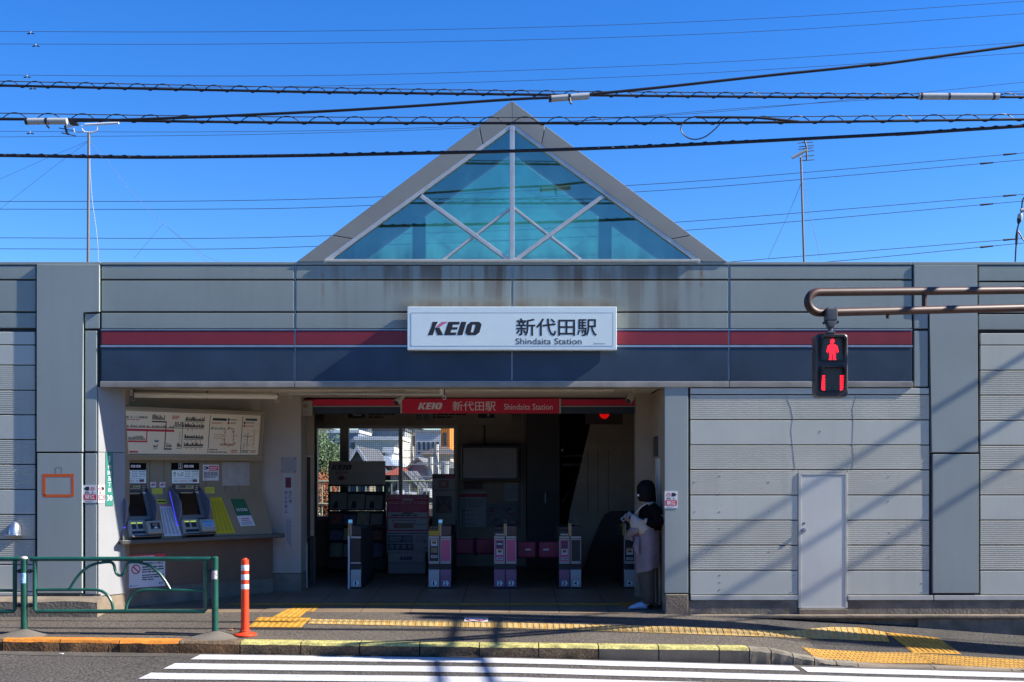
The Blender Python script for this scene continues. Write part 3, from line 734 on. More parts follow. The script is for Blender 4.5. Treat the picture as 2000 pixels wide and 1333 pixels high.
# overhead beam across the gate line
be = At(16.2)
REDS = mat('sign_red', (.68, .012, .05), .4, var=.05)
mb = MB(be.M)
a0, a1, b0, b1 = be.r(586, 1271, 779.5, 808); mb.box(a0, a1, b0, b1, -.12, -.02, BACK)
for x0, x1 in ((586, 784), (1094, 1271)):
    a0, a1, b0, b1 = be.r(x0, x1, 780, 793); mb.box(a0, a1, b0, b1, -.03, 0, REDS, .004)
    a0, a1, b0, b1 = be.r(x0, x1, 793.4, 795); mb.box(a0, a1, b0, b1, -.03, .004, ALUP)
    a0, a1, b0, b1 = be.r(x0, x1, 795.4, 807.6); mb.box(a0, a1, b0, b1, -.03, -.004, NAVY)
mb.build('gate_beam', ST)
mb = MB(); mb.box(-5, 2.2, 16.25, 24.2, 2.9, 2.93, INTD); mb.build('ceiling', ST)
# stair side on the right
s5 = At(18.6)
mb = MB(s5.M); Q = lambda x, y: (s5.a(x), s5.b(y))
mb.prism([Q(1160, 800), Q(1262, 800), Q(1262, 1125), Q(1098, 1125), Q(1113, 1000)], -.1, 0, INTW)
for x in (1148, 1168, 1188): mb.box(s5.a(x) - .004, s5.a(x) + .004, s5.b(1000), s5.b(880), -.01, .003, INTD)
mb.build('stair_wall', ST)
mb = MB(s5.M); mb.prism([Q(1130, 1133), Q(1150, 1066), Q(1168, 1020), Q(1178, 1003), Q(1192, 997), Q(1240, 997), Q(1240, 1133)], .35, .5, INTD, .01); mb.build('stair_balustrade', ST)
mb = MB(s5.M); a0, a1, b0, b1 = s5.r(1030, 1096, 800, 1120); mb.box(a0, a1, b0, b1, -.6, -.5, mat('brown_panel', (.05, .042, .03), .6), .01)
mb.tube([(s5.a(1067), s5.b(964), -.47), (s5.a(1067), s5.b(985), -.47)], .012, ALUP); mb.build('lift_door', ST)
mb = MB(); mb.tube([P(1098, 892, 19.5), P(1142, 890, 19.5)], .02, STEEL); mb.tube([P(1098, 908, 19.5), P(1140, 908, 19.5)], .025, STEEL)
mb.tube([P(1098, 880, 19), P(1112, 800, 22)], .02, STEEL); mb.tube([P(1100, 980, 18.9), P(1135, 920, 20)], .016, STEEL); mb.build('handrail', ST)
mb = MB(bk.M)
for x, y0, y1 in ((893.5, 832, 1105), (1020, 800, 1110), (1025, 870, 1110), (946, 828, 870)): mb.box(bk.a(x) - .008, bk.a(x) + .008, bk.b(y1), bk.b(y0), 0, .03, ALUP if x > 893 else WF)
mb.build('wall_trim', ST)
mb = MB(fa.M)
mb.M = frame((1.905, 14.1, 0), (0, 1, 0), (0, 0, 1))
for i in range(3): mb.box(.35 + i * .09, .41 + i * .09, .75, 1.95, -.01, .03, ALUP, .004)
mb.box(.3, .75, .05, .7, -.01, .02, BEIGE, .004)
mb.build('shutter_rail', ST)

# ------------------------------------------------------------------ lettered signs on the building
SIGNW = mat('sign_face', (.8, .9, .84), .35, var=.03, vs=4)
sg = At(14.0)
t = thing('station_sign', (0, 13.9, sg.b(686)), 'long white box sign with black station name above the entrance', 'sign')
mb = MB(sg.M); a0, a1, b0, b1 = sg.r(797.5, 1202.5, 602.5, 686.5)
mb.box(a0, a1, b0, b1, .02, .14, mat('sign_frame', (.82, .9, .84), .35, .1, var=.03), .008)
mb.box(a0 + .3, a0 + .4, b0 + .1, b1 - .1, -.01, .03, DARK); mb.box(a1 - .4, a1 - .3, b0 + .1, b1 - .1, -.01, .03, DARK); mb.build('sign_frame', t)
mb = MB(sg.M); a0, a1, b0, b1 = sg.r(805, 1195, 615, 678.5); mb.box(a0, a1, b0, b1, .135, .1425, SIGNW, .002); mb.box(a0, a1, b1, b1 + .004, .13, .1432, INKG); mb.box(a1, a1 + .004, b0, b1, .13, .1432, INKG)
mb.build('sign_face', t)
f = At(14 - .144)
mb = MB(f.M)
logo(mb, f.a(888), f.b(642), f.a(941) - f.a(836), f.b(629) - f.b(655), 0, INK, PINKK); mb.build('railway_logo', t); mb = MB(f.M)
text(mb, '新代田駅', f.a(1087), f.b(639.5), f.a(1166) - f.a(1008), f.b(622) - f.b(657), 0, INK, bold=.012); mb.build('station_name', t); mb = MB(f.M)
text(mb, 'Shindaita Station', f.a(1071.5), f.b(667), f.a(1136) - f.a(1007), f.b(661) - f.b(673), 0, INK, bold=.004); mb.build('romanised_name', t); mb = MB(f.M)
quad(mb, f.a(1160), f.a(1163), f.b(672.5), f.b(670.5), 0, mat('blue_ink', (.05, .2, .5), .6, var=0)); rows(mb, f.a(1164), f.a(1186), f.b(672.5), f.b(670.5), 1, 0, INKG)
mb.build('maker_mark', t)

t = thing('entrance_sign', (0, 16.15, be.b(808)), 'narrow red sign with white station name over the ticket gates', 'sign')
mb = MB(be.M); a0, a1, b0, b1 = be.r(785, 1093, 779.5, 808); mb.box(a0, a1, b0, b1, .0, .045, REDS, .003); mb.build('sign_board', t)
mb = MB(be.M)
for x in (784.2, 1093.8): mb.box(be.a(x) - .012, be.a(x) + .012, b0, b1, -.005, .05, ALUP, .003)
mb.build('sign_end_trim', t)
LW_ = mat('white_lettering', (.75, .75, .75), .5, var=0)
f = At(16.2 - .047); mb = MB(f.M)
logo(mb, f.a(840), f.b(793.5), f.a(864) - f.a(816), f.b(787) - f.b(800), 0, LW_, LW_); mb.build('railway_logo', t); mb = MB(f.M)
text(mb, '新代田駅', f.a(926), f.b(793.5), f.a(968) - f.a(884), f.b(784) - f.b(803), 0, LW_, bold=.004); mb.build('station_name', t); mb = MB(f.M)
text(mb, 'Shindaita Station', f.a(1032), f.b(795), f.a(1080) - f.a(985), f.b(789.5) - f.b(801), 0, LW_)
mb.build('romanised_name', t)

# direction board above the back window, half hidden by the beam
f = At(19.6); t = thing('direction_board', (-1, 19.6, f.b(832)), 'dim hanging direction board over the back window, half hidden', 'sign')
mb = MB(f.M); a0, a1, b0, b1 = f.r(632, 1000, 796, 831); mb.box(a0, a1, b0, b1, -.1, 0, INTW, .004); mb.build('board', t)
mb = MB(f.M)
for x0, x1 in ((680, 713), (934, 966)): quad(mb, f.a(x0), f.a(x1), f.b(817), f.b(803), .003, BLACK)
for q in ((689, 693, 804, 813), (689, 706, 810, 813), (952, 955, 803, 814)): quad(mb, f.a(q[0]), f.a(q[1]), f.b(q[3]), f.b(q[2]), .005, PAPER)
mb.build('direction_symbol', t)
for x0, x1 in ((720, 772), (845, 910)):
    mb = MB(f.M); rows(mb, f.a(x0), f.a(x1), f.b(818), f.b(807), 2, .003, INK, seed=int(x0)); mb.build('small_lettering', t)
mb = MB(f.M)
for x0 in (812, 827): quad(mb, f.a(x0), f.a(x0 + 11), f.b(821), f.b(806), .003, INKG)
mb.build('line_badges', t)

# ------------------------------------------------------------------ ticket wall (turned away from the street)
U = Vector((.7535, .6575, 0)).normalized(); TO = Vector((-5.07, 14.43, 0))
TWM = frame(TO, U, (0, 0, 1)); NV = U.cross(Vector((0, 0, 1)))
def tw(px, py, v=0.0):
    """photo point -> (along wall, height) on the ticket wall's plane pushed out by v"""
    o = TO + NV * v; qx = (px - 1000) / F
    u = (qx * o.y - o.x) / (U.x - qx * U.y); Y = o.y + u * U.y
    return u, CZ + (HY - py) * Y / F
def twr(x0, x1, y0, y1, v):
    a0, b0 = tw(x0, (y0 + y1) / 2, v); a1, _ = tw(x1, (y0 + y1) / 2, v); am = (x0 + x1) / 2
    return a0, a1, tw(am, y1, v)[1], tw(am, y0, v)[1]
CTR = mat('counter_grey', (.25, .19, .105), .5, var=.06, streak=.08)
CTR2 = mat('counter_light_grey', (.36, .28, .175), .5, var=.06)
t = thing('ticket_counter', TO + U * 1.0, 'grey ticket counter wall with sloped desk beside the entrance', 'counter')
mb = MB(TWM)
ue = tw(533, 1000, 0)[0]
mb.box(-.2, ue, -.1, tw(400, 1060, .3)[1], -.2, 0, mat('counter_base', (.16, .09, .05), .6, var=.1, streak=.15)); mb.box(-.2, ue, -.1, .26, -.2, .012, CONC, .006); mb.build('counter_base', t)
mb = MB(TWM); mb.box(-.25, ue, 1.1, 2.93, -.4, -.2, BEIGE); mb.box(-.25, ue - .1, tw(400, 902, -.1)[1], 2.86, -.2, -.19, BEIGE)
mb.build('upper_wall', t)
# sloped desk profile (v, z)
ZL, ZT = 1.0, 1.49
VB, VT = .2, -.1
mb = MB(TWM)
prof = [(-.2, .88), (VB, .88), (VB, .94), (VT, ZT), (VT, 2.02), (-.2, 2.02)]
A_ = [mb.v((-.06, z, v)) for v, z in prof]; B_ = [mb.v((ue - .12, z, v)) for v, z in prof]; k = len(prof)
for i in range(k): mb.face([A_[i], B_[i], B_[(i + 1) % k], A_[(i + 1) % k]], CTR)
mb.face(A_[::-1], CTR); mb.face(B_, CTR)
for u in (.42, .62, .98, 1.22, 1.5, 1.72):
    mb.box(u - .003, u + .003, ZT + .02, 2.0, VT - .01, VT + .001, DARK)
mb.build('sloped_desk', t)
mb = MB(TWM); mb.box(-.1, ue + .05, .845, .905, -.02, VB + .06, mat('desk_edge', (.06, .055, .05), .4), .012); mb.build('desk_edge', t)
SLM = lambda u0: None
def sl(px, py):
    """photo point -> (along wall, distance up the slope) on the sloped desk"""
    lo, hi = -.2, 1.3
    for _ in range(40):                                              # find s so that the projected height matches
        s = (lo + hi) / 2; v = VB + (VT - VB) * s; z = .94 + (ZT - .94) * s
        u, zz = tw(px, py, v)
        if zz > z: lo = s
        else: hi = s
    return u, s
SLOPE_D = Vector((0, 0, 1)) * (ZT - .94) + NV * (VT - VB); SLEN = SLOPE_D.length
SLF = frame(TO + NV * VB + Vector((0, 0, .94)), U, SLOPE_D)
def slr(x0, x1, y0, y1):
    u0, s0 = sl(x0, y1); u1, s1 = sl(x1, y0); return u0, u1, s0 * SLEN, s1 * SLEN
def sp(px, py): u, s = sl(px, py); return u, s * SLEN

BLUEL = mat('blue_edge_light', (.08, .08, .9), .4, es=.55, ec=(.06, .06, 1), var=0)
WING = mat('frosted_side_wing', (.2, .2, .25), .3, var=.03)
PUTTY = mat('putty_plastic', (.34, .33, .27), .45, var=.05)
SCRN = mat('dark_screen', (.012, .009, .008), .15, var=0)
LEDY = mat('lit_slot', (.5, .6, .1), .4, es=.25, ec=(.6, .8, .1), var=0)
def machine(num, hx0, hx1, hy, bx, label, jp):
    """header panel around photo x hx0..hx1, keyboard block with its left end at bx"""
    u0 = tw(hx0, 925, VT)[0]; u1 = tw(hx1, 925, VT)[0]; W = u1 - u0
    m = thing('ticket_machine', TO + U * (u0 + W / 2) + NV * .1 + Vector((0, 0, .94)), label, 'ticket machine', 'ticket machines in the counter')
    zt = tw(hx0, 904.5, VT)[1]; zb = tw(hx0, 945, VT)[1]; zm = tw(hx0, 918, VT)[1]
    mb = MB(TWM)
    mb.box(u0, u1, zm, zt, VT, VT + .012, mat('header_black', (.006, .006, .007), .8, spec=.1, var=0), .003); mb.box(u0, u1, zb, zm - .002, VT, VT + .012, SIGNW, .003)
    c = VT + .0135; x = lambda f: u0 + W * f; z = lambda f: zb + (zt - zb) * f
    text(mb, num, x(.31), z(.84), W * .07, (zt - zb) * .17, c, LW_, bold=.01)
    for q in ((.24, .25, .72, .96), (.37, .38, .72, .96), (.24, .38, .71, .725), (.24, .38, .955, .97)): quad(mb, x(q[0]), x(q[1]), z(q[2]), z(q[3]), c, LW_)
    for q in (.44, .63): quad(mb, x(q), x(q + .16), z(.78), z(.9), c, LW_); rows(mb, x(q + .02), x(q + .14), z(.81), z(.87), 1, c + .001, INKR)
    text(mb, 'きっぷ', x(.24), z(.46), W * .36, (zt - zb) * .24, c, INK, bold=.01)
    for i, s in enumerate(('京王全線', 'JR線', '東急線')): text(mb, s, x(.57), z(.58 - i * .115), W * .2, (zt - zb) * .075, c, INK)
    for i, s in enumerate(('都営線', '小田急線', '東京メトロ線')): text(mb, s, x(.84), z(.58 - i * .115), W * .24, (zt - zb) * .075, c, INK)
    quad(mb, x(.07), x(.93), z(.225), z(.24), c, INKG)
    text(mb, '回数券', x(.16), z(.12), W * .15, (zt - zb) * .07, c, INK); text(mb, 'PASMO', x(.42), z(.12), W * .28, (zt - zb) * .09, c, INKR, shear=.2)
    text(mb, '定期', x(.66), z(.12), W * .11, (zt - zb) * .07, c, INK); quad(mb, x(.75), x(.92), z(.07), z(.2), c, NAVY); quad(mb, x(.84), x(.92), z(.07), z(.14), c + .001, INKR)
    mb.build('header_panel', m)
    # upper controls
    mb = MB(TWM); z1, z0 = zb - .01, ZT - .04
    mb.box(u0 + W * .05, u1, z0, z1, VT, VT + .02, BLACK, .004); mb.box(u0 + W * .12, u0 + W * .78, z1 - (z1 - z0) * .42, z1 - .006, VT + .01, VT + .026, CTR2, .003)
    logo(mb, u0 + W * .36, z1 - (z1 - z0) * .2, W * .28, .035, VT + .028, INK, INK)
    mb.box(u0 + W * .55, u0 + W * .7, z1 - .045, z1 - .018, VT + .02, VT + .0285, DARK); mb.box(u0 + W * .57, u0 + W * .68, z1 - .036, z1 - .028, VT + .02, VT + .0295, mat('green_digits', (.1, .3, .05), .5, es=.3, var=0))
    mb.box(u0 + W * .12, u0 + W * .76, z0 + .015, z0 + (z1 - z0) * .5, VT + .01, VT + .03, DARK, .004); mb.box(u0 + W * .3, u0 + W * .74, z0 + .03, z0 + .05, VT + .02, VT + .033, CTR2)
    for i in range(4): mb.box(u0 + W * .83, u0 + W * .95, z1 - .03 - i * .026, z1 - .012 - i * .026, VT + .01, VT + .026, CTR2, .002)
    mb.box(u0 + W * .83, u0 + W * .97, z0 + .03, z0 + .065, VT + .01, VT + .026, PAPER, .002); mb.build('control_panel', m)
    # sloped body
    mb = MB(SLF)
    mb.box(u0 + W * .05, u1 + .02, SLEN * .3, SLEN * 1.03, -.01, .02, mat('bezel', (.2, .19, .17), .4, var=.03), .006)
    mb.box(u0 + W * .2, u0 + W * .86, SLEN * .44, SLEN * 1.0, .005, .026, SCRN, .004); mb.build('screen', m)
    for s, (a, l) in enumerate(((u0 - .02, 1), (u1 - .0, 1))):
        mb = MB(SLF)
        pts = [(SLEN * .22, .0), (SLEN * .22, .03), (SLEN * .42, .2), (SLEN * .6, .235), (SLEN * .8, .17), (SLEN * 1.25, .0)]
        mb.prism(pts, a, a + .014, WING, .004, ax='a'); wg = mb.build('side_wing', m)
        mb = MB(SLF); mb.box(a - .004, a + .018, SLEN * .2, SLEN * 1.2, .0, .012, BLUEL, .003); mb.build('edge_light', wg)
    # coin and note block
    mb = MB(SLF)
    mb.box(u0 + .02, u1 + .05, -.02, SLEN * .33, -.01, .06, PUTTY, .012)
    mb.box(u0 + W * .62, u1 + .06, -.015, SLEN * .26, .05, .13, PUTTY, .015)
    mb.box(u0 + W * .15, u0 + W * .32, SLEN * .12, SLEN * .24, .05, .064, DARK, .003); mb.box(u0 + W * .37, u0 + W * .56, SLEN * .12, SLEN * .24, .05, .064, DARK, .003)
    mb.box(u0 + W * .15, u0 + W * .32, SLEN * .25, SLEN * .275, .05, .066, LEDY); mb.box(u0 + W * .37, u0 + W * .56, SLEN * .25, SLEN * .275, .05, .066, LEDY)
    mb.box(u0 + W * .12, u0 + W * .6, SLEN * .01, SLEN * .08, .05, .066, BLACK, .003); mb.box(u0 + .03, u1 + .06, -.045, -.02, -.01, .09, BLACK, .003)
    mb.ball((u0 + W * .18, SLEN * .35, .02), .022, STEEL, 10, 6); mb.box(u0 + W * .66, u0 + W * .95, SLEN * .3, SLEN * .335, .05, .066, BLACK)
    mb.build('coin_tray', m)
    mb = MB(SLF)
    if num == '3':
        mb.box(u0 + W * .74, u1 + .03, SLEN * .06, SLEN * .2, .128, .134, BLACK); mb.prism([(u0 + W * .82, SLEN * .07), (u1, SLEN * .07), (u0 + W * .93, SLEN * .12)], .1335, .137, LW_); mb.box(u0 + W * .82, u1, SLEN * .13, SLEN * .18, .133, .137, CTR)
    else:
        mb.box(u0 + W * .7, u1 + .035, SLEN * .06, SLEN * .2, .128, .134, mat('light_blue_notice', (.35, .5, .6), .5, var=0)); mb.box(u0 + W * .7, u1 + .035, SLEN * .155, SLEN * .2, .133, .136, mat('sky_blue_ink', (.05, .32, .62), .5, var=0))
        rows(mb, u0 + W * .74, u1 + .02, SLEN * .07, SLEN * .14, 3, .136, mat('blue_ink', (.05, .2, .5), .6, var=0))
    mb.build('card_notice', m)
    return m
machine('3', 231, 285, 905, 0, 'ticket machine under the header numbered 3, partly hidden by the pillar', 0)
machine('2', 334.5, 388.5, 905, 0, 'ticket machine under the header numbered 2, beside the yellow fare sheet', 0)

def poster(name, M, a0, a1, b0, b1, c, label, cat, base=None, draw=None, th=.004, bev=0):
    mb = MB(M); mb.box(a0, a1, b0, b1, c, c + th, base or PAPER, bev)
    if draw: draw(mb, a0, a1, b0, b1, c + th + .0012)
    return mb.build(name, None, label, cat)
# fare map board
def fare_map():
    v0 = .02; t0 = tw(237, 895, v0); bot = t0[1] - .0
    uL, uR = -.16, tw(510, 895, .04)[0]; top = tw(237, 795, .1)[1]
    up = Vector((0, 0, 1)) * (top - bot) + NV * .1
    M = frame(TO + NV * v0 + Vector((0, 0, bot)), U, up); H = up.length
    m = thing('fare_map_board', TO + U * .4 + Vector((0, 0, bot)), 'long cream fare map board tilted forward above the ticket machines', 'map board')
    mb = MB(M); mb.box(uL, uR, 0, H, -.08, 0, CTR2, .006); mb.box(uL, uR, -.02, .05, -.08, .03, CTR, .008); mb.box(uL, uR, H - .03, H + .01, -.08, .02, CTR, .008); mb.box(uR - .03, uR + .005, 0, H, -.08, .02, CTR, .008); mb.build('map_frame', m)
    mb = MB(M); mb.box(uL, uR - .05, .06, H - .05, 0, .004, mat('map_face', (.78, .64, .43), .5, var=.03)); mb.build('map_face', m)
    mb = MB(M); c = .006
    RM, BR, GR, TX = INKR, mat('rail_brown', (.1, .07, .05), .6, var=0), mat('line_green', (.08, .13, .06), .6, var=0), mat('line_orange', (.4, .12, .04), .6, var=0)
    L = uR - uL; uv = tw(237, 850, .06)[0]; Wd = uR - .05 - uv
    X = lambda f: uv + Wd * f; Y = lambda f: .06 + (H - .11) * f
    rg = random.Random(3)
    def line(f0, g0, f1, g1, wd, mm):
        (x0, y0), (x1, y1) = (X(f0), Y(g0)), (X(f1), Y(g1))
        d = Vector((x1 - x0, y1 - y0)); nn = Vector((-d.y, d.x)).normalized() * wd / 2
        mb.poly([(x0 - nn.x, y0 - nn.y, c), (x1 - nn.x, y1 - nn.y, c), (x1 + nn.x, y1 + nn.y, c), (x0 + nn.x, y0 + nn.y, c)], mm)
    def names(f0, f1, g, n, mm, hi=.07, dn=False):
        for i in range(n):
            f = f0 + (f1 - f0) * (i + .5) / n; h = hi * rg.uniform(.45, 1.2) * (-1 if dn else 1)
            line(f, g + .015 * (1 if h > 0 else -1), f, g + h, Wd * .006, mm)
    line(-.03, .56, .36, .56, .03, RM); names(-.03, .36, .6, 44, BR); text(mb, '京王線 きっぷ運賃表', X(.075), Y(.86), Wd * .19, .03, c, INK, bold=.01)
    rows(mb, X(-.02), X(.15), Y(.79), Y(.82), 1, c, INKR)
    line(.17, .57, .17, .3, .014, RM); line(.045, .29, .175, .29, .022, RM); names(.045, .16, .31, 12, BR, .1); line(0, .55, 0, .2, .014, RM)
    line(.2, .77, .3, .77, .02, BR); line(.3, .78, .3, .12, .014, BR); names(.2, .29, .8, 11, BR, .12); line(.295, .12, .35, .12, .02, BR); names(.31, .35, .15, 5, BR, .1)
    for g in (.79, .63, .36, .17): line(.43, g, .575, g, .008, GR); names(.435, .575, g + .01, 24, BR, .1); names(.44, .57, g - .01, 4, BR, .05, True)
    line(.42, .78, .42, .14, .008, GR); line(.33, .63, .44, .63, .008, GR); names(.35, .44, .64, 9, BR, .12); line(.38, .14, .42, .14, .008, GR); names(.385, .415, .16, 4, BR, .1)
    for i in range(7): rows(mb, X(.395), X(.412), Y(.52 - i * .045), Y(.54 - i * .045), 1, c, BR)
    line(.22, .12, .25, .12, .006, BR); names(.22, .25, .14, 4, BR, .1); quad(mb, X(.225), X(.255), Y(.28), Y(.33), c, INKG)
    rows(mb, X(.34), X(.39), Y(.84), Y(.93), 3, c, INKR); rows(mb, X(.06), X(.13), Y(.02), Y(.07), 1, c, INKR, .9)
    for f in (.615, .862): line(f, .03, f, .97, .008, INK)
    quad(mb, X(.635), X(.74), Y(.84), Y(.9), c, INK); rows(mb, X(.77), X(.83), Y(.85), Y(.89), 1, c, INK); rows(mb, X(.77), X(.82), Y(.77), Y(.81), 1, c, INK)
    for g, mm in ((.84, INK), (.76, INKR)): quad(mb, X(.748), X(.763), Y(g), Y(g + .06), c, mm)
    rows(mb, X(.63), X(.71), Y(.76), Y(.8), 2, c, INKR)
    for i in range(22): f = .63 + i * .005; line(f, .6 + rg.uniform(0, .04), f, .66 + rg.uniform(-.02, .03), Wd * .003, GR)
    for i in range(60):
        a = rg.uniform(0, 2 * math.pi); f, g = .765 + .045 * math.cos(a) + rg.uniform(-.01, .01), .44 + .22 * math.sin(a) + rg.uniform(-.02, .02)
        line(f, g, f + rg.uniform(-.012, .012), g + rg.uniform(-.03, .03), .008, TX)
    line(.735, .62, .735, .25, .007, TX); line(.8, .66, .8, .3, .007, TX); rows(mb, X(.7), X(.82), Y(.22), Y(.28), 2, c, TX)
    for i in range(3): line(.65, .5 - i * .05, .71, .5 - i * .05, .004, INKR)
    rows(mb, X(.625), X(.7), Y(.1), Y(.14), 1, c, INK); rows(mb, X(.625), X(.79), Y(.04), Y(.08), 1, c, INK); rows(mb, X(.79), X(.84), Y(.04), Y(.13), 2, c, TX)
    quad(mb, X(.885), X(.975), Y(.86), Y(.92), c, NAVY)
    for g, mm in ((.78, INK), (.7, INKR)): quad(mb, X(.872), X(.887), Y(g), Y(g + .055), c, mm); rows(mb, X(.893), X(.97), Y(g + .01), Y(g + .045), 1, c, mm)
    line(.875, .47, .95, .47, .01, TX); line(.91, .55, .91, .2, .008, GR); line(.96, .65, .96, .25, .008, TX); line(.885, .3, .885, .15, .008, GR)
    for i in range(26): f, g = rg.uniform(.875, .985), rg.uniform(.16, .62); line(f, g, f + rg.uniform(-.01, .01), g + rg.uniform(-.03, .03), .007, rg.choice((TX, GR, TX)))
    rows(mb, X(.87), X(.93), Y(.05), Y(.12), 2, c, INK); rows(mb, X(.94), X(.985), Y(.05), Y(.12), 2, c, TX)
    mb.build('map_print', m)
fare_map()

# notices on the ticket wall
v = VT + .002
def d_cam(mb, a0, a1, b0, b1, c):
    w_, h_ = a1 - a0, b1 - b0
    mb.poly([(a0 + w_ * .05, b0 + h_ * .72, c), (a0 + w_ * .1, b0 + h_ * .67, c), (a0 + w_ * .35, b0 + h_ * .74, c), (a0 + w_ * .35, b0 + h_ * .86, c), (a0 + w_ * .1, b0 + h_ * .9, c), (a0 + w_ * .05, b0 + h_ * .85, c)], INK)
    ring(mb, a0 + w_ * .13, b0 + h_ * .79, h_ * .03, h_ * .07, c + .001, PAPER, 12)
    quad(mb, a0 + w_ * .38, a1 - w_ * .04, b0 + h_ * .62, b1 - h_ * .07, c, REDS); rows(mb, a0 + w_ * .42, a1 - w_ * .08, b0 + h_ * .66, b1 - h_ * .12, 2, c + .001, PAPER)
    rows(mb, a0 + w_ * .06, a1 - w_ * .06, b0 + h_ * .17, b0 + h_ * .56, 5, c, INK); rows(mb, a0 + w_ * .06, a0 + w_ * .3, b0 + h_ * .07, b0 + h_ * .12, 1, c, INK)
a0, a1, b0, b1 = twr(396, 427, 908, 939, v); poster('camera_notice', TWM, a0, a1, b0, b1, v, 'white notice with camera pictogram and red block right of machine header 2', 'notice', draw=d_cam)
a0, a1, b0, b1 = twr(433.5, 487, 903, 949, v); poster('blank_sheet', TWM, a0, a1, b0, b1, v, 'blank pale rectangle of old paper on the ticket wall', 'paper', base=mat('faded_paper', (.36, .34, .3), .8, var=.12, vs=9))
def d_red(mb, a0, a1, b0, b1, c):
    w_, h_ = a1 - a0, b1 - b0; quad(mb, a0 + w_ * .06, a1 - w_ * .06, b0 + h_ * .77, b1 - h_ * .06, c, REDS)
    rows(mb, a0 + w_ * .06, a1 - w_ * .05, b0 + h_ * .25, b0 + h_ * .72, 6, c, INKG); rows(mb, a0 + w_ * .06, a0 + w_ * .25, b0 + h_ * .08, b0 + h_ * .15, 1, c, INK)
a0, a1, b0, b1 = twr(494, 525, 939, 969, v); poster('red_headed_notice', TWM, a0, a1, b0, b1, -.185, 'small white notice with dark red heading at the right end of the ticket wall', 'notice', draw=d_red)
YS = mat('yellow_notice', (.62, .6, .04), .5, var=.03)
def d_y(mb, a0, a1, b0, b1, c): rows(mb, a0 + .01, a1 - .01, b0 + .01, b1 - .01, 4, c, mat('olive_ink', (.3, .3, .02), .6, var=0), .4)
a0, a1, b0, b1 = twr(297, 317, 954.5, 966.5, v); poster('yellow_sticker', TWM, a0, a1, b0, b1, v, 'yellow sticker below the pair of pink hand pictograms', 'sticker', base=YS, draw=d_y)
a0, a1, b0, b1 = twr(400, 418.5, 952, 964, v); poster('yellow_sticker', TWM, a0, a1, b0, b1, v, 'yellow sticker under the camera notice', 'sticker', base=YS, draw=d_y)
for x, s in ((293.5, 'left'), (311.5, 'right')):
    a0, a1, b0, b1 = twr(x, x + 11, 942, 952.5, v)
    def d_hand(mb, a0, a1, b0, b1, c):
        w_, h_ = a1 - a0, b1 - b0; mb.poly([(a0 + w_ * .1, b0 + h_ * .3, c), (a1 - w_ * .05, b0 + h_ * .3, c), (a1 - w_ * .1, b0 + h_ * .7, c), (a0 + w_ * .5, b1 - h_ * .05, c)], PINKK); quad(mb, a0 + w_ * .15, a0 + w_ * .45, b0 + h_ * .35, b0 + h_ * .6, c + .001, INK)
    poster('hand_pictogram', TWM, a0, a1, b0, b1, v, 'pink hand pictogram sticker %s yellow sticker on the ticket wall' % ('above left of the' if s == 'left' else 'above right of the'), 'sticker', draw=d_hand)
def slposter(name, quad_px, label, cat, base, draw=None):
    A, B, C, D = [sp(*q) for q in quad_px]
    mb = MB(SLF); h = .004
    mb.prism([D, C, B, A], .001, h, base)
    if draw:
        def pt(u, v): # u right, v down
            x0, y0 = A[0] + (B[0] - A[0]) * u, A[1] + (B[1] - A[1]) * u; x1, y1 = D[0] + (C[0] - D[0]) * u, D[1] + (C[1] - D[1]) * u
            return (x0 + (x1 - x0) * v, y0 + (y1 - y0) * v, h + .0012)
        draw(mb, pt)
    return mb.build(name, None, label, cat)
def gridlines(ink, head=None, n=26, cols=4):
    def d(mb, pt):
        rg = random.Random(5)
        if head: mb.poly([pt(.02, .015), pt(.98, .015), pt(.98, .05), pt(.02, .05)], head)
        for cidx in range(cols):
            for i in range(n):
                u0 = .06 + cidx * .92 / cols; y = .1 + i * .85 / n
                mb.poly([pt(u0, y), pt(u0 + rg.uniform(.4, .85) * .9 / cols, y), pt(u0 + .5 * .9 / cols, y + .45 / n), pt(u0, y + .45 / n)], ink)
    return d
slposter('fare_sheet', [(311, 987), (332.5, 986.5), (355, 1047), (321, 1048)], 'white printed fare sheet lying on the sloped desk between the two machines', 'fare sheet', PAPER, gridlines(INKG, REDS))
slposter('yellow_fare_sheet', [(409, 972.5), (432, 972), (459.5, 1042), (423, 1043)], 'tall yellow fare sheet lying on the sloped desk', 'fare sheet', mat('yellow_sheet', (.6, .47, .01), .5, var=.04), gridlines(mat('olive_ink', (.3, .3, .02), .6, var=0)))
slposter('yellow_label', [(305, 976), (324, 976), (326.5, 984), (308, 984.5)], 'small yellow label at the head of the white fare sheet', 'label', YS, lambda mb, pt: mb.poly([pt(.06, .35), pt(.94, .35), pt(.94, .7), pt(.06, .7)], INK))
GRNP = mat('poster_green', (.02, .13, .06), .5, var=.05)
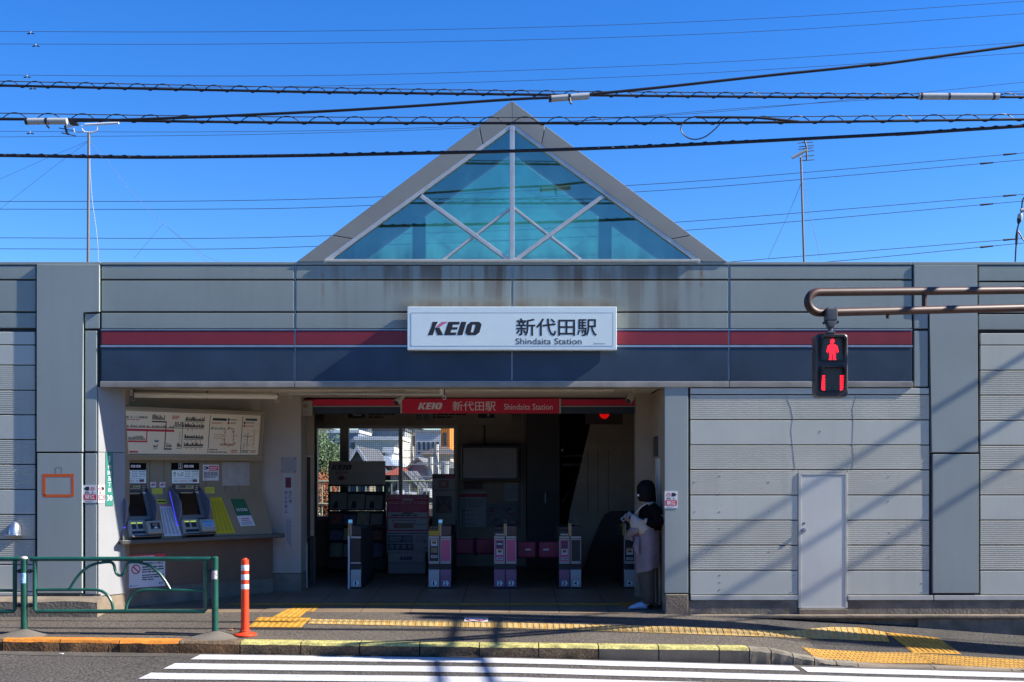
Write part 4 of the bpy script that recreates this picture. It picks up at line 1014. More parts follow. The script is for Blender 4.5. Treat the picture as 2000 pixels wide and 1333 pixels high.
def d_green(mb, pt):
    mb.poly([pt(0, 0), pt(1, 0), pt(1, .62), pt(0, .62)], GRNP)
    F_ = lambda u, v, w_, h_, s, m: None
    for i, x in enumerate((.15, .28, .42, .55, .68, .8)):                # two short lines of white lettering
        for k in range(3): mb.poly([tuple(map(sum, zip(pt(x, .36 + k * .035), (0, 0, .001)))), tuple(map(sum, zip(pt(x + .09, .36 + k * .035), (0, 0, .001)))), tuple(map(sum, zip(pt(x + .09, .38 + k * .035), (0, 0, .001)))), tuple(map(sum, zip(pt(x, .38 + k * .035), (0, 0, .001))))], PAPER)
        mb.poly([tuple(map(sum, zip(pt(x + .03, .34), (0, 0, .001)))), tuple(map(sum, zip(pt(x + .06, .34), (0, 0, .001)))), tuple(map(sum, zip(pt(x + .06, .46), (0, 0, .001)))), tuple(map(sum, zip(pt(x + .03, .46), (0, 0, .001))))], PAPER)
    for y in (.72, .78): mb.poly([pt(.22, y), pt(.75, y), pt(.75, y + .025), pt(.22, y + .025)], INKR)
    for y in (.85, .89, .93): mb.poly([pt(.15, y), pt(.85, y), pt(.85, y + .015), pt(.15, y + .015)], INKG)
slposter('green_poster', [(449, 975.5), (477, 975), (498.5, 1027), (470, 1028.5)], 'half green half white poster on the sloped desk at the right', 'poster', PAPER, d_green)
# no dangerous goods poster under the counter
def d_dang(mb, a0, a1, b0, b1, c):
    w_, h_ = a1 - a0, b1 - b0; quad(mb, a0, a1, b1 - h_ * .2, b1, c, REDS); rows(mb, a0 + w_ * .1, a1 - w_ * .3, b1 - h_ * .17, b1 - h_ * .03, 2, c + .001, PAPER)
    ring(mb, a0 + w_ * .19, b0 + h_ * .56, w_ * .095, w_ * .125, c, INKR, 20)
    x, y = a0 + w_ * .19, b0 + h_ * .56; mb.poly([(x - w_ * .085, y + w_ * .06, c), (x - w_ * .06, y + w_ * .085, c), (x + w_ * .085, y - w_ * .06, c), (x + w_ * .06, y - w_ * .085, c)], INKR)
    text(mb, '危険物持込み禁止', a0 + w_ * .65, b0 + h_ * .72, w_ * .6, h_ * .08, c, INK, bold=.015)
    rows(mb, a0 + w_ * .36, a1 - w_ * .04, b0 + h_ * .43, b0 + h_ * .65, 3, c, INK, .5, 2); rows(mb, a0 + w_ * .36, a1 - w_ * .04, b0 + h_ * .2, b0 + h_ * .4, 3, c, INK, .5, 4)
    text(mb, '駅長', a1 - w_ * .12, b0 + h_ * .1, w_ * .12, h_ * .07, c, INK, bold=.01); quad(mb, a0 + w_ * .02, a0 + w_ * .08, b0 + h_ * .04, b0 + h_ * .09, c, mat('sky_blue_ink', (.05, .32, .62), .5, var=0)); rows(mb, a0 + w_ * .1, a0 + w_ * .28, b0 + h_ * .05, b0 + h_ * .08, 1, c, INKG)
a0, a1, b0, b1 = twr(251, 322, 1083, 1147, .01); poster('danger_goods_poster', TWM, a0, a1, b0 - .0, b1, .013, 'red and white poster with a prohibition ring under the ticket counter', 'poster', draw=d_dang, th=.008)

# ------------------------------------------------------------------ roller tubes and spot lamps under the soffit
def roller(name, p0, p1, r, label, m):
    t = thing(name, (p0 + p1) / 2, label, 'roller blind', 'roller blinds under the entrance soffit')
    mb = MB(); mb.tube([p0, p1], r, m, 14); mb.build('roller_tube', t)
    mb = MB()
    for p in (p0, (p0 + p1) / 2, p1): mb.tube([p + Vector((0, 0, .12)), p + Vector((0, 0, -r - .01))], .008, DARK, 6)
    mb.build('hanger', t)
    mb = MB()
    for p in (p0, p1):
        mb.tube([p + Vector((0, -r, -r - .025)) + Vector((math.cos(k * math.pi / 5) * .022, 0, math.sin(k * math.pi / 5) * .022)) for k in range(10)], .005, STEEL, 6, closed=True)
    mb.build('ring_pull', t)
    mb = MB(); mb.box(p0.x - .06, p0.x - .015, p0.y - .03, p0.y + .03, p0.z - .01, p0.z + .07, PAPER, .005); mb.build('end_bracket', t)
roller('roller_blind', P(262, 772, 14.55), P(542, 775, 15.1), .036, 'rolled white blind above the fare map', mat('blind_fabric', (.85, .8, .68), .4, 0, var=.05))
roller('roller_blind', P(868, 770.5, 14.5), P(567, 769, 15.1), .02, 'thin grey roller tube left of the red entrance sign', ALUP)
def spot(x, y, Y, label):
    t = thing('spot_lamp', P(x, y - 14, Y), label, 'spot lamp', 'cream spot lamps on the soffit')
    c = P(x, y, Y); d = Vector((-.45, -.55, -.62)).normalized()
    CR = mat('cream_lamp', (.5, .44, .32), .45, var=.04)
    mb = MB(); mb.tube([c - d * .08, c - d * .07, c + d * .07, c + d * .09], [.03, .042, .045, .045], CR, 16); mb.build('lamp_housing', t)
    mb = MB(); mb.tube([c + d * .0905, c + d * .093], .04, DARK, 16); mb.build('lens', t)
    mb = MB(); mb.tube([c - d * .03, c + Vector((.03, .02, .09)), Vector((c.x + .03, c.y + .02, 2.845))], .014, CR, 8); mb.lathe((c.x + .03, c.y + .02, 2.81), [(.05, .03), (.05, .048)], CR); mb.build('lamp_arm', t)
spot(781, 779, 14.75, 'cream spot lamp tilted down left of the red entrance sign')
spot(1233, 776, 14.75, 'cream spot lamp tilted down above the standing person')

# ------------------------------------------------------------------ things on the front wall
f = At(14.0)
mb = MB(f.M); OT = mat('orange_tape', (.62, .1, .012), .6, var=.05)
for q in ((85, 146, 926, 932), (85, 91, 932, 968), (141, 146, 933, 970), (87, 141, 966, 971.5)):
    a0, a1, b0, b1 = f.r(*q); mb.box(a0, a1, b0, b1, .0285, .0295, OT)
mb.build('tape_outline', None, 'rectangle of orange tape stuck on the left grey pillar', 'tape')
mb = MB(f.M)
for q in ((109, 112, 914, 925), (121, 123, 914, 924), (111, 122, 913, 915)): a0, a1, b0, b1 = f.r(*q); mb.box(a0, a1, b0, b1, .0285, .029, mat('glue_residue', (.2, .21, .2), .7))
mb.build('tape_residue', None, 'faint grey glue marks above the orange tape outline', 'stain')
def no_smoke(mb, a0, a1, b0, b1, c, left):
    w_, h_ = a1 - a0, b1 - b0; s = -1 if left else 1; m0 = (a0 + a1) / 2
    ring(mb, m0 - s * w_ * .2, b0 + h_ * .8, h_ * .08, h_ * .115, c, INKR, 16); quad(mb, m0 - s * w_ * .2 - h_ * .05, m0 - s * w_ * .2 + h_ * .05, b0 + h_ * .78, b0 + h_ * .82, c + .001, INKR)
    mb.poly([(m0 + s * w_ * .04, b0 + h_ * .69, c), (m0 + s * w_ * .26, b0 + h_ * .69, c), (m0 + s * w_ * .44, b0 + h_ * .8, c), (m0 + s * w_ * .26, b0 + h_ * .91, c), (m0 + s * w_ * .04, b0 + h_ * .91, c)], INK)
    text(mb, '路上', m0, b0 + h_ * .57, w_ * .75, h_ * .13, c, INK, bold=.01)
    quad(mb, a0 + w_ * .05, a1 - w_ * .05, b0 + h_ * .16, b0 + h_ * .47, c, mat('vivid_red', (.6, .02, .06), .5, var=0)); text(mb, '禁煙', m0, b0 + h_ * .315, w_ * .7, h_ * .24, c + .001, LW_, bold=.015)
    rows(mb, a0 + w_ * .15, a1 - w_ * .15, b0 + h_ * .05, b0 + h_ * .1, 1, c, INK)
a0, a1, b0, b1 = f.r(162, 189.5, 948, 982); poster('no_smoking_sticker', f.M, a0, a1, b0, b1, .001, 'no smoking sticker with left arrow on the grey front of the left pillar', 'sticker', draw=lambda mb, *k: no_smoke(mb, *k, True))
def fl(px, py):                                                     # photo point on the splayed reveal
    o = FL.translation; d = (FL.to_3x3() @ Vector((1, 0, 0))); qx = (px - 1000) / F
    u = (qx * o.y - o.x) / (d.x - qx * d.y); Y = o.y + u * d.y; return u, CZ + (HY - py) * Y / F
a0, b1 = fl(191.5, 948); a1, b0 = fl(204.5, 982.5); poster('no_smoking_sticker', FL, a0, a1, b0, b1, .001, 'no smoking sticker with right arrow on the sunlit side of the left pillar', 'sticker', draw=lambda mb, *k: no_smoke(mb, *k, False))
a0, a1, b0, b1 = f.r(1298, 1323, 960, 993); poster('no_smoking_sticker', f.M, a0, a1, b0, b1, .007, 'no smoking sticker with arrow on the pillar right of the standing person', 'sticker', draw=lambda mb, *k: no_smoke(mb, *k, False))
a0, b1 = fl(206, 883.5); a1, b0 = fl(220.5, 988.5)
def d_addr(mb, a0, a1, b0, b1, c):
    w_, h_ = a1 - a0, b1 - b0
    for i, s in enumerate('代田五丁目'): text(mb, s, (a0 + a1) / 2, b0 + h_ * (.725 - i * .107), w_ * (.5 if s != '目' else .36), h_ * .07, c, LW_, bold=.005)
    text(mb, '30', (a0 + a1) / 2, b0 + h_ * .15, w_ * .72, h_ * .1, c, LW_, bold=.005)
    for i in range(4): quad(mb, a0 + w_ * .38, a0 + w_ * .6, b0 + h_ * (.82 + i * .03), b0 + h_ * (.84 + i * .03), c, LW_)
poster('address_plate', FL, a0, a1, b0, b1, .001, 'tall green street address plate with number 30 on the left pillar', 'address plate', base=mat('address_green', (.03, .2, .15), .4, var=.03), draw=d_addr, th=.006, bev=.002)
t = thing('vent_hood', (f.a(30), 14, f.b(1047)), 'round stainless steel vent hood on the ribbed wall at far left', 'vent hood')
mb = MB(f.M); x, yb = f.a(30), f.b(1047); L = []
for k in range(9):
    q_ = k / 8; rr = .077 * math.sqrt(max(0, 1 - (q_ * .98) ** 2.4)) + .002
    L.append([(x + rr * math.cos(p), yb + .16 * q_ + .02, max(.0, .11 * (1 - q_ ** 2 * .6) * math.sin(p))) for p in (math.pi * i / 12 for i in range(13))])
mb.loft(L, STEEL, False); mb.build('hood', t); mb = MB(f.M); mb.box(x - .085, x + .085, yb, yb + .02, -.01, .12, STEEL, .006); mb.build('hood_rim', t)
mb = MB(f.M); mb.box(x - .06, x + .06, yb + .0, yb + .1, -.01, .006, DARK); mb.build('grille', t)

# interphone and signs on the column
g = At(15.95)
def d_dgv(mb, a0, a1, b0, b1, c):
    w_, h_ = a1 - a0, b1 - b0
    mb.box(a0 + w_ * .22, a0 + w_ * .78, b0 + h_ * .68, b0 + h_ * .92, c, c + .003, mat('dark_red_block', (.12, .01, .015), .5, var=0), .002)
    for i, s in enumerate('危険物'): text(mb, s, a0 + w_ * .7, b0 + h_ * (.57 - i * .1), w_ * .3, h_ * .085, c, INK, bold=.01)
    for i, s in enumerate('持込み禁止'): text(mb, s, a0 + w_ * .28, b0 + h_ * (.57 - i * .105), w_ * .3, h_ * .085, c, INK, bold=.01)
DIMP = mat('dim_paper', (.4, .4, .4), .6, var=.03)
a0, a1, b0, b1 = g.r(553, 573.5, 926, 1011); poster('danger_goods_sign', g.M, a0, a1, b0, b1, .002, 'narrow vertical white sign with dark red square on the entrance column', 'sign', base=DIMP, draw=d_dgv)
a0, a1, b0, b1 = g.r(558, 570, 1014, 1071)
def d_vt(mb, a0, a1, b0, b1, c):
    for i in range(3):
        x = a1 - (a1 - a0) * (.2 + i * .28); b = b1 - .01
        while b > b0 + .02 + i * .04: mb.poly([(x - .009, b - .012, c), (x + .009, b - .012, c), (x + .009, b, c), (x - .009, b, c)], INKG); b -= .019
poster('small_print_strip', g.M, a0, a1, b0, b1, .002, 'narrow white strip of small vertical print low on the entrance column', 'notice', base=DIMP, draw=d_vt)
a0, a1, b0, b1 = g.r(549, 579, 894, 924); mb = MB(g.M); mb.box(a0, a1, b0, b1, 0, .008, mat('column_plate', (.27, .27, .27), .5), .003)
for x in (a0 + .015, a1 - .015):
    for z in (b0 + .015, b1 - .015): mb.cyl((x, z), .009, .008, .012, DARK, 8)
mb.build('blank_plate', None, 'blank grey square plate with four dark screws on the entrance column', 'plate')
mb = MB(be.M); a0, a1, b0, b1 = be.r(587, 612, 784, 813); mb.box(a0, a1, b0, b1, .0, .1, mat('speaker_cream', (.34, .32, .27), .5), .008); sk = mb
sk.cyl(((a0 + a1) / 2, b0 + (b1 - b0) * .66), .035, .1, .103, CTR, 16); rows(sk, a0 + .03, a1 - .03, b0 + .03, b0 + .06, 2, .102, INKG)
sk.build('wall_speaker', None, 'small cream wall speaker left of the red beam', 'speaker')

# ------------------------------------------------------------------ guard fence on the kerb
GY = 12.6; G = At(GY)
t = thing('guard_fence', (G.a(235), GY, zpave(G.a(235), GY)), 'green tubular guard fence with an arch pattern standing along the kerb', 'guard fence')
MND = mat('mortar_mound', (.14, .12, .095), .95, var=.25, bump=.5)
for x, st, sc in ((47, (.55, .65, .8), 0), (420, (.6, .6, .6), 1)):
    X = G.a(x); zb = zpave(X, GY)
    mb = MB(); mb.tube([(X, GY, zb - .05), (X, GY, G.b(1090))], .037, GREENP, 18); p = mb.build('post', t)
    mb = MB(); mb.lathe((X, GY, G.b(1090)), [(.036, -.012), (.039, -.01), (.039, .004), (.03, .014), (.01, .018)], ALUP if not sc else GREENP, 18); mb.build('cap', p)
    mb = MB(); mb.lathe((X, GY, zb), [(.3, -.01), (.2, .012), (.08, .045), (.035, .06)], MND, 18); mb.build('mortar_base', p)
    mb = MB(); SB = mat('blue_white_sticker', (.3, .5, .75), .4, var=.5, vs=35) if not sc else mat('red_white_sticker', (.55, .45, .45), .4, var=.5, vs=50)
    r = .0378; z0, z1 = G.b(1139 if not sc else 1131), G.b(1119 if not sc else 1114)
    pr = [(X + r * math.sin(q_), GY - r * math.cos(q_)) for q_ in (R(-55 + 11 * i) for i in range(11))]
    for (xa, ya), (xb, yb) in zip(pr, pr[1:]): mb.poly([(xa, ya, z0), (xb, yb, z0), (xb, yb, z1), (xa, ya, z1)], SB)
    mb.build('sticker', p)
def arc_px(cx, cy, rx, ry, a0, a1, n=10): return [(cx + rx * math.cos(R(a0 + (a1 - a0) * i / n)), cy - ry * math.sin(R(a0 + (a1 - a0) * i / n))) for i in range(n + 1)]
def gtube(mb, pts, r): mb.tube([P(x, y, GY) for x, y in pts], r, GREENP, 10)
def rail_panel(dx, mirror=False):
    fx = (lambda x: x + dx)
    mb = MB()
    gtube(mb, [(fx(59), 1092), (fx(411), 1092)], .026); pn = mb.build('rail_panel', t)
    mb = MB(); gtube(mb, [(fx(68), 1096), (fx(68), 1190), (fx(72), 1194.5), (fx(399), 1194.5), (fx(402), 1190), (fx(402), 1096)], .024); mb.build('side_frame', pn)
    mb = MB(); gtube(mb, [(fx(70), 1152)] + [(fx(x), y) for x, y in [(180, 1152), (190, 1152.5), (199, 1155), (207, 1160), (213, 1167), (218, 1176), (220, 1184), (221, 1194)]], .0165)
    gtube(mb, [(fx(x), y) for x, y in [(246, 1194), (247, 1184), (250, 1175), (255, 1167), (262, 1160), (271, 1155), (280, 1153), (292, 1152.3), (400, 1154)]], .0165); mb.build('lower_curve', pn)
    mb = MB(); gtube(mb, [(fx(x), y) for x, y in [(137, 1150), (143, 1139), (152, 1126), (163, 1114), (175, 1106), (190, 1100.5), (205, 1098.5), (214, 1098), (220, 1100), (223, 1105), (224.5, 1113), (227, 1120), (232, 1124.5), (237, 1124.5), (242, 1120), (244.5, 1113), (246, 1105), (250, 1100), (257, 1098), (270, 1098.5), (285, 1102), (299, 1109), (312, 1121), (323, 1136), (332, 1151)]], .0165)
    for x in (191, 277): gtube(mb, [(fx(x), 1092), (fx(x), 1100)], .012)
    mb.build('arch', pn)
    mb = MB()
    for x in (58, 411):
        for y in (1116, 1183): mb.tube([P(fx(x - 8), y, GY), P(fx(x + 8), y, GY)], .013, DARK, 8); mb.tube([P(fx(x - 2), y, GY), P(fx(x + 2), y, GY)], .024, DARK, 10)
    mb.build('clamp', pn)
rail_panel(0); rail_panel(-373)
# delineator
dp = onp(478.5, 1241.5); k = F / dp.y
t = thing('delineator_post', dp, 'orange plastic delineator post with three white bands by the kerb', 'delineator')
mb = MB(); mb.lathe(dp, [(.128, .0), (.13, .012), (.12, .024), (.075, .032), (.06, .042), (.055, .05)], ORG, 28); mb.lathe(dp, [(.058, .045), (.06, .058), (.05, .066)], mat('dark_orange', (.4, .05, .02), .5), 20); mb.build('base', t)
mb = MB(); mb.lathe(dp, [(.047, .05), (.046, .12), (.0435, .5), (.0435, .845), (.042, .862), (.025, .87), (.022, .88), (.005, .882)], ORG, 24); mb.build('tube', t)
RET = mat('retroreflective_band', (.7, .72, .72), .35, var=.06, vs=30)
for y0, y1 in ((1105, 1116), (1123.5, 1134), (1142.5, 1152)):
    mb = MB(); za, zb_ = (1243 - y1) / k, (1243 - y0) / k; mb.lathe(dp, [(.0442, za), (.0448, za + .002), (.0448, zb_ - .002), (.0442, zb_)], RET, 24); mb.build('white_band', t)

# ------------------------------------------------------------------ ticket gates
PINK = mat('gate_pink', (.7, .13, .24), .45, var=.04); PINK2 = mat('gate_dull_pink', (.36, .14, .2), .5, var=.05); BRASS = mat('brass_trim', (.45, .33, .12), .35, .7)
SILV = mat('gate_silver', (.52, .48, .43), .45, .1, var=.05); GD = mat('gate_charcoal', (.03, .03, .032), .45)
YST = mat('gate_yellow', (.5, .33, .03), .5, var=.05); FLAPM = mat('gate_flap', (.3, .03, .075), .45, var=.05)
def gate(x0, x1, halves, label, loc_label=None):
    """halves: list of (px0, px1, kind, number) ; kinds: pink panel, dark reader, card reader"""
    g = At(16.2); zb = zf(16.2)
    t = thing('ticket_gate', (g.a((x0 + x1) / 2), 16.8, zb), label, 'ticket gate', 'ticket gates across the entrance')
    a0, a1 = g.a(x0), g.a(x1)
    mb = MB(g.M); mb.box(a0 + .01, a1 - .01, zb, g.b(1050), -1.5, -.02, GD, .01); mb.box(a0, a1, zb, zb + .05, -1.52, -.005, BLACK, .006); mb.build('cabinet', t)
    mb = MB(g.M); mb.box(a0 + .02, a1 - .02, g.b(1050), g.b(1034), -1.4, -.25, GD, .01); mb.build('top_deck', t)
    mid = (a0 + a1) / 2 if len(halves) > 1 else a0 + .015
    mb = MB(g.M)
    for s, m in ((-.022, BRASS), (.002, SILV)): mb.box(mid + s, mid + s + .02, g.b(1047), g.b(1023), -.2, -.01, m, .003)
    mb.build('centre_fin', t)
    mb = MB(g.M); mb.box(mid - .022, mid + .03, g.b(1022.5), g.b(1016), -.12, -.06, mat('lit_display', (.1, .3, .5), .4, es=.2 if x0 < 850 else 0, ec=(.15, .45, .8), var=0) if x0 < 850 else GD, .004); mb.build('indicator', t)
    for p0, p1, kd, num in halves:
        b0_, b1_ = g.a(p0) + .008, g.a(p1) - .008; w_ = b1_ - b0_
        mb = MB(g.M)
        mb.box(b0_, b1_, g.b(1052), g.b(1048), -.05, .004, SILV, .002); mb.box(b0_, b1_, g.b(1101.5), g.b(1098.5), -.05, .004, SILV, .002)
        if kd != 'side':
            for e0, e1 in ((b0_, b0_ + .012), (b1_ - .012, b1_)): mb.box(e0, e1, g.b(1098), g.b(1053), -.05, .002, SILV, .002)
            mb.box(b0_, b1_, g.b(1055), g.b(1053), -.05, .002, SILV); mb.box(b0_, b1_, g.b(1098), g.b(1096.5), -.05, .002, SILV)
        mb.build('face_frame', t)
        mb = MB(g.M); fm = {'pink': PINK, 'read': GD, 'pread': PINK, 'dark': GD, 'side': GD}[kd]
        mb.box(b0_ + .01, b1_ - .01, g.b(1097), g.b(1054), -.05, -.004, fm, .003)
        if kd in ('read', 'pread'):
            y = 1062 if kd == 'read' and x0 < 900 else 1079
            qx0, qx1 = b0_ + w_ * .22, b1_ - w_ * .18
            mb.box(qx0, qx1, g.b(y + 5), g.b(y - 6), -.01, -.002, PAPER); mb.box(qx0 + w_ * .12, qx1 - w_ * .12, g.b(y + 1), g.b(y - 5), -.005, -.0005, YST)
            c = .0005; xm = (qx0 + qx1) / 2
            for s in (-1, 1): mb.poly([(xm, g.b(y - 2), c), (xm + s * w_ * .16, g.b(y - 4.4), c), (xm + s * w_ * .16, g.b(y + .6), c)][::s], INK)
            mb.box(qx0, qx1, g.b(1094 if y > 1070 else 1090), g.b(1089 if y > 1070 else 1085), -.01, -.002, PAPER); logo(mb, xm, g.b(1091.5 if y > 1070 else 1087.5), w_ * .5, .02, -.0005, INK, INK)
            if kd == 'pread': mb.box(qx0, qx1, g.b(1072), g.b(1057), -.01, -.003, mat('reader_navy', (.07, .07, .12), .4)); mb.box(qx0 + .01, qx1 - .01, g.b(1064), g.b(1062), -.01, -.001, SIGNW if x0 < 1050 else REDS)
            else: mb.box(qx0, qx1, g.b(1080), g.b(1070), -.01, -.003, CTR)
        mb.build('face_panel', t)
        # curved kick plate with its lane number
        mb = MB(g.M); kp = PINK2 if kd in ('pink', 'pread') else SILV
        pr = [(g.b(1147), .0), (g.b(1130), .004), (g.b(1118), -.006), (g.b(1110), -.03), (g.b(1106), -.06)]
        prev = None
        for z, c in pr:
            cur = [mb.v((b0_, z, c)), mb.v((b1_, z, c))]
            if prev: mb.face([prev[0], prev[1], cur[1], cur[0]], kp)
            prev = cur
        mb.build('kick_plate', t)
        mb = MB(g.M); xm = (b0_ + b1_) / 2; zc = g.b(1139.5); h = .036
        mb.poly([(xm - .035, zc - h, .006), (xm + .028, zc - h, .006), (xm + .05, zc, .006), (xm + .028, zc + h, .006), (xm - .035, zc + h, .006)], SIGNW)
        text(mb, num, xm - .005, zc, .038 if num != '1' else .02, .06, .0075, INK, bold=.02); mb.build('lane_number', t)
        mb = MB(g.M)
        if kd in ('read', 'pread'):
            mb.box(b0_, b1_, g.b(1047), g.b(1037), -.2, -.015, YST if (x0 < 900 or x0 > 1200) else GD, .004); mb.box(b0_ + .01, b1_ - .01, g.b(1036), g.b(1030), -.2, -.03, GD, .004)
            if not (x0 < 900 or x0 > 1200): mb.box(b0_ + .02, b1_ - .02, g.b(1046), g.b(1043), -.1, -.012, SILV)
        else: mb.box(b0_, b1_, g.b(1047), g.b(1028), -.2, -.015, mat('gate_brown', (.11, .07, .055), .5) if kd == 'pink' else GD, .006)
        mb.build('reader_top', t)
    return t
g1 = gate(680, 706, [(684, 706, 'side', '1')], 'single ticket gate with silver plate 1 and white side strip')
mb = MB(At(16.2).M); q_ = At(16.2); mb.box(q_.a(679.5), q_.a(683), zf(16.2), q_.b(1047), -.06, .01, PAPER, .004); mb.build('side_strip', g1)
mb = MB(q_.M); mb.box(q_.a(683), q_.a(687), q_.b(1047), q_.b(1024), -.06, .0, BEIGE, .004); mb.build('white_fin', g1)
gate(836, 882, [(836, 859, 'read', '1'), (859, 882, 'pink', '2')], 'double ticket gate with lane plates 1 and 2')
gate(964, 1009.5, [(964, 987, 'pread', '2'), (987, 1009.5, 'pink', '3')], 'double pink ticket gate with lane plates 2 and 3')
gate(1091, 1136, [(1091, 1113.5, 'pread', '3'), (1113.5, 1136, 'dark', '4')], 'double ticket gate with lane plates 3 and 4')
gate(1218, 1241, [(1218, 1241, 'read', '4')], 'ticket gate with lane plate 4 partly hidden by the standing person')
def flap(x0, x1, y0, y1, Y, label, mark=None):
    g = At(Y); mb = MB(g.M); a0, a1, b0, b1 = g.r(x0, x1, y0, y1); mb.box(a0, a1, b0, b1, -.03, .03, FLAPM, .028, 3)
    t = thing('gate_flap', (g.a((x0 + x1) / 2), Y, b0), label, 'gate flap', 'closed flaps between the ticket gates'); mb.build('flap', t)
    if mark: mb = MB(g.M); mb.box(g.a(mark), g.a(mark + 11), g.b(1075), g.b(1072), .029, .033, PAPER, .001); mb.build('flap_mark', t)
    mb = MB(g.M); xh = a0 if mark and mark > 1040 and x0 < 1050 else a0; mb.tube([((a0 if x0 < 940 or x0 < 1050 and x0 > 990 else a1), b0 - .02, 0), ((a0 if x0 < 940 or x0 < 1050 and x0 > 990 else a1), b1 + .02, 0)], .022, GD, 8); mb.build('hinge', t)
flap(890, 926, 1053, 1083, 17.4, 'dark pink flap beside ticket gate 1 and 2'); flap(929, 966, 1053, 1083, 17.4, 'dark pink flap on the left side of the pink double gate')
flap(1009, 1047, 1058, 1090, 16.6, 'pink flap with white dash on the right side of the pink double gate', 1026); flap(1052, 1094, 1058, 1090, 16.6, 'pink flap with white dash left of ticket gate 3 and 4', 1061)

# ------------------------------------------------------------------ furniture behind the gates
RKD = mat('rack_dark', (.03, .027, .025), .5); RKB = mat('rack_header', (.34, .3, .24), .35)
g = At(18.9); t = thing('brochure_rack', (g.a(697), 19, .08), 'tall dark brochure rack with grey header board by the window', 'rack')
mb = MB(g.M); a0, a1, b0, b1 = g.r(641.5, 752.5, 901, 948); mb.box(a0, a1, b0, b1, -.04, 0, RKB, .006); mb.box(a0, a1, b0 - .02, b0 + .01, -.05, .004, RKD); mb.build('header_board', t)
mb = MB(g.M); logo(mb, g.a(667), g.b(913), g.a(687) - g.a(647), g.b(908) - g.b(918), .002, INK, INK); text(mb, '配布中', g.a(667), g.b(924), .21, .055, .002, mat('dark_red_ink', (.2, .01, .02), .6, var=0), bold=.01)
mb.poly([(g.a(667), g.b(939), .002), (g.a(679), g.b(934), .002), (g.a(672), g.b(934), .002), (g.a(672), g.b(930), .002), (g.a(662), g.b(930), .002), (g.a(662), g.b(934), .002), (g.a(655), g.b(934), .002)][::-1], mat('dark_red_ink', (.2, .01, .02), .6, var=0)); mb.build('header_print', t)
mb = MB(g.M)
for x in (642, 751.5): mb.tube([(g.a(x), .1, -.02), (g.a(x), g.b(946), -.02)], .013, RKD, 8)
mb.build('rack_frame', t)
for i, (y0, y1) in enumerate(((961, 997), (999, 1027), (1030, 1057), (1059, 1090))):
    mb = MB(g.M); a0, a1, b0, b1 = g.r(641, 753, y0, y1); mb.hexa([(a0, b0, -.02), (a1, b0, -.02), (a1, b1, -.14), (a0, b1, -.14), (a0, b0, .05), (a1, b0, .05), (a1, b1, -.1), (a0, b1, -.1)], RKD); sh = mb.build('shelf', t)
    for k_ in range(3 if i == 0 else 4):
        n_ = 3 if i == 0 else 4; u0 = a0 + .03 + (a1 - a0 - .06) * k_ / n_; u1 = u0 + (a1 - a0 - .06) / n_ - .02
        cm = [mat('brochure_a', (.26, .24, .2), .6, var=.2, vs=12), mat('brochure_b', (.26, .09, .075), .6, var=.3, vs=12), mat('brochure_c', (.13, .12, .17), .6, var=.3, vs=12), mat('brochure_d', (.32, .29, .18), .6, var=.2, vs=14)][(k_ + i * (1 if i else 0)) % 4 if i else 0]
        mb = MB(g.M); h0, h1 = b0 + .02, b1 - .02 - .02 * ((k_ * 7 + i) % 3)
        ff = lambda z: -.02 + .07 - (.15) * (z - b0) / (b1 - b0) + .004
        mb.hexa([(u0, h0, ff(h0)), (u1, h0, ff(h0)), (u1, h1, ff(h1)), (u0, h1, ff(h1)), (u0, h0, ff(h0) + .008), (u1, h0, ff(h0) + .008), (u1, h1, ff(h1) + .008), (u0, h1, ff(h1) + .008)], cm)
        if i == 0:
            zc = h0 + .07; mb.poly([(u0 + .06, h0 + .02, ff(h0 + .02) + .01), (u0 + .15, h0 + .02, ff(h0 + .02) + .01), (u0 + .13, zc + .06, ff(zc + .06) + .01), (u0 + .08, zc + .06, ff(zc + .06) + .01)], INK)
        mb.build('brochure', sh)
mb = MB(g.M); a0, a1, b0, b1 = g.r(641, 753, 1092, 1112); mb.box(a0, a1, b0, b1, -.3, .05, RKD, .01)
for x in (a0 + .05, a1 - .05): mb.ball((x, .11, -.02), .03, BLACK, 8, 6); mb.box(x - .012, x + .012, .1, b0, -.03, -.01, STEEL)
mb.build('rack_base', t)

g = At(18.4); t = thing('notice_stand', (g.a(797), 18.4, .08), 'freestanding board with a red and white notice behind the gates', 'notice board')
NR = mat('notice_crimson', (.38, .02, .05), .5, var=.05); NW = mat('notice_grey', (.4, .36, .32), .6, var=.04)
mb = MB(g.M); a0, a1, b0, b1 = g.r(755, 838, 966, 1079); mb.box(a0, a1, b0, b1, -.05, 0, NW, .01); mb.build('board', t)
mb = MB(g.M); R_ = lambda x0, x1, y0, y1, c, m: quad(mb, g.a(x0), g.a(x1), g.b(y1), g.b(y0), c, m)
R_(756, 837, 967, 1038, .002, NR); R_(758, 835, 1001, 1010, .0035, NW); R_(758, 835, 1012.5, 1035, .0035, NW); R_(758, 835, 973.5, 974.3, .0035, NW)
text(mb, '京王線時刻変更のお知らせ', g.a(796), g.b(969.8), .62, .042, .004, NW); text(mb, '2022年12月11日 終日運休', g.a(796), g.b(982.5), .64, .055, .004, NW, bold=.01)
quad(mb, g.a(786), g.a(807), g.b(978), g.b(974.8), .004, NW)
rows(mb, g.a(760), g.a(833), g.b(1000), g.b(988), 3, .004, PINK2, .35); rows(mb, g.a(764), g.a(829), g.b(1009), g.b(1004.5), 1, .005, INK); quad(mb, g.a(786), g.a(807), g.b(1004), g.b(1001.5), .005, INK)
for q in ((766, 810, 1016, 1017), (810, 811, 1016, 1025), (766, 767, 1016, 1021), (811, 832, 1024, 1025)): R_(*q, .005, INK)
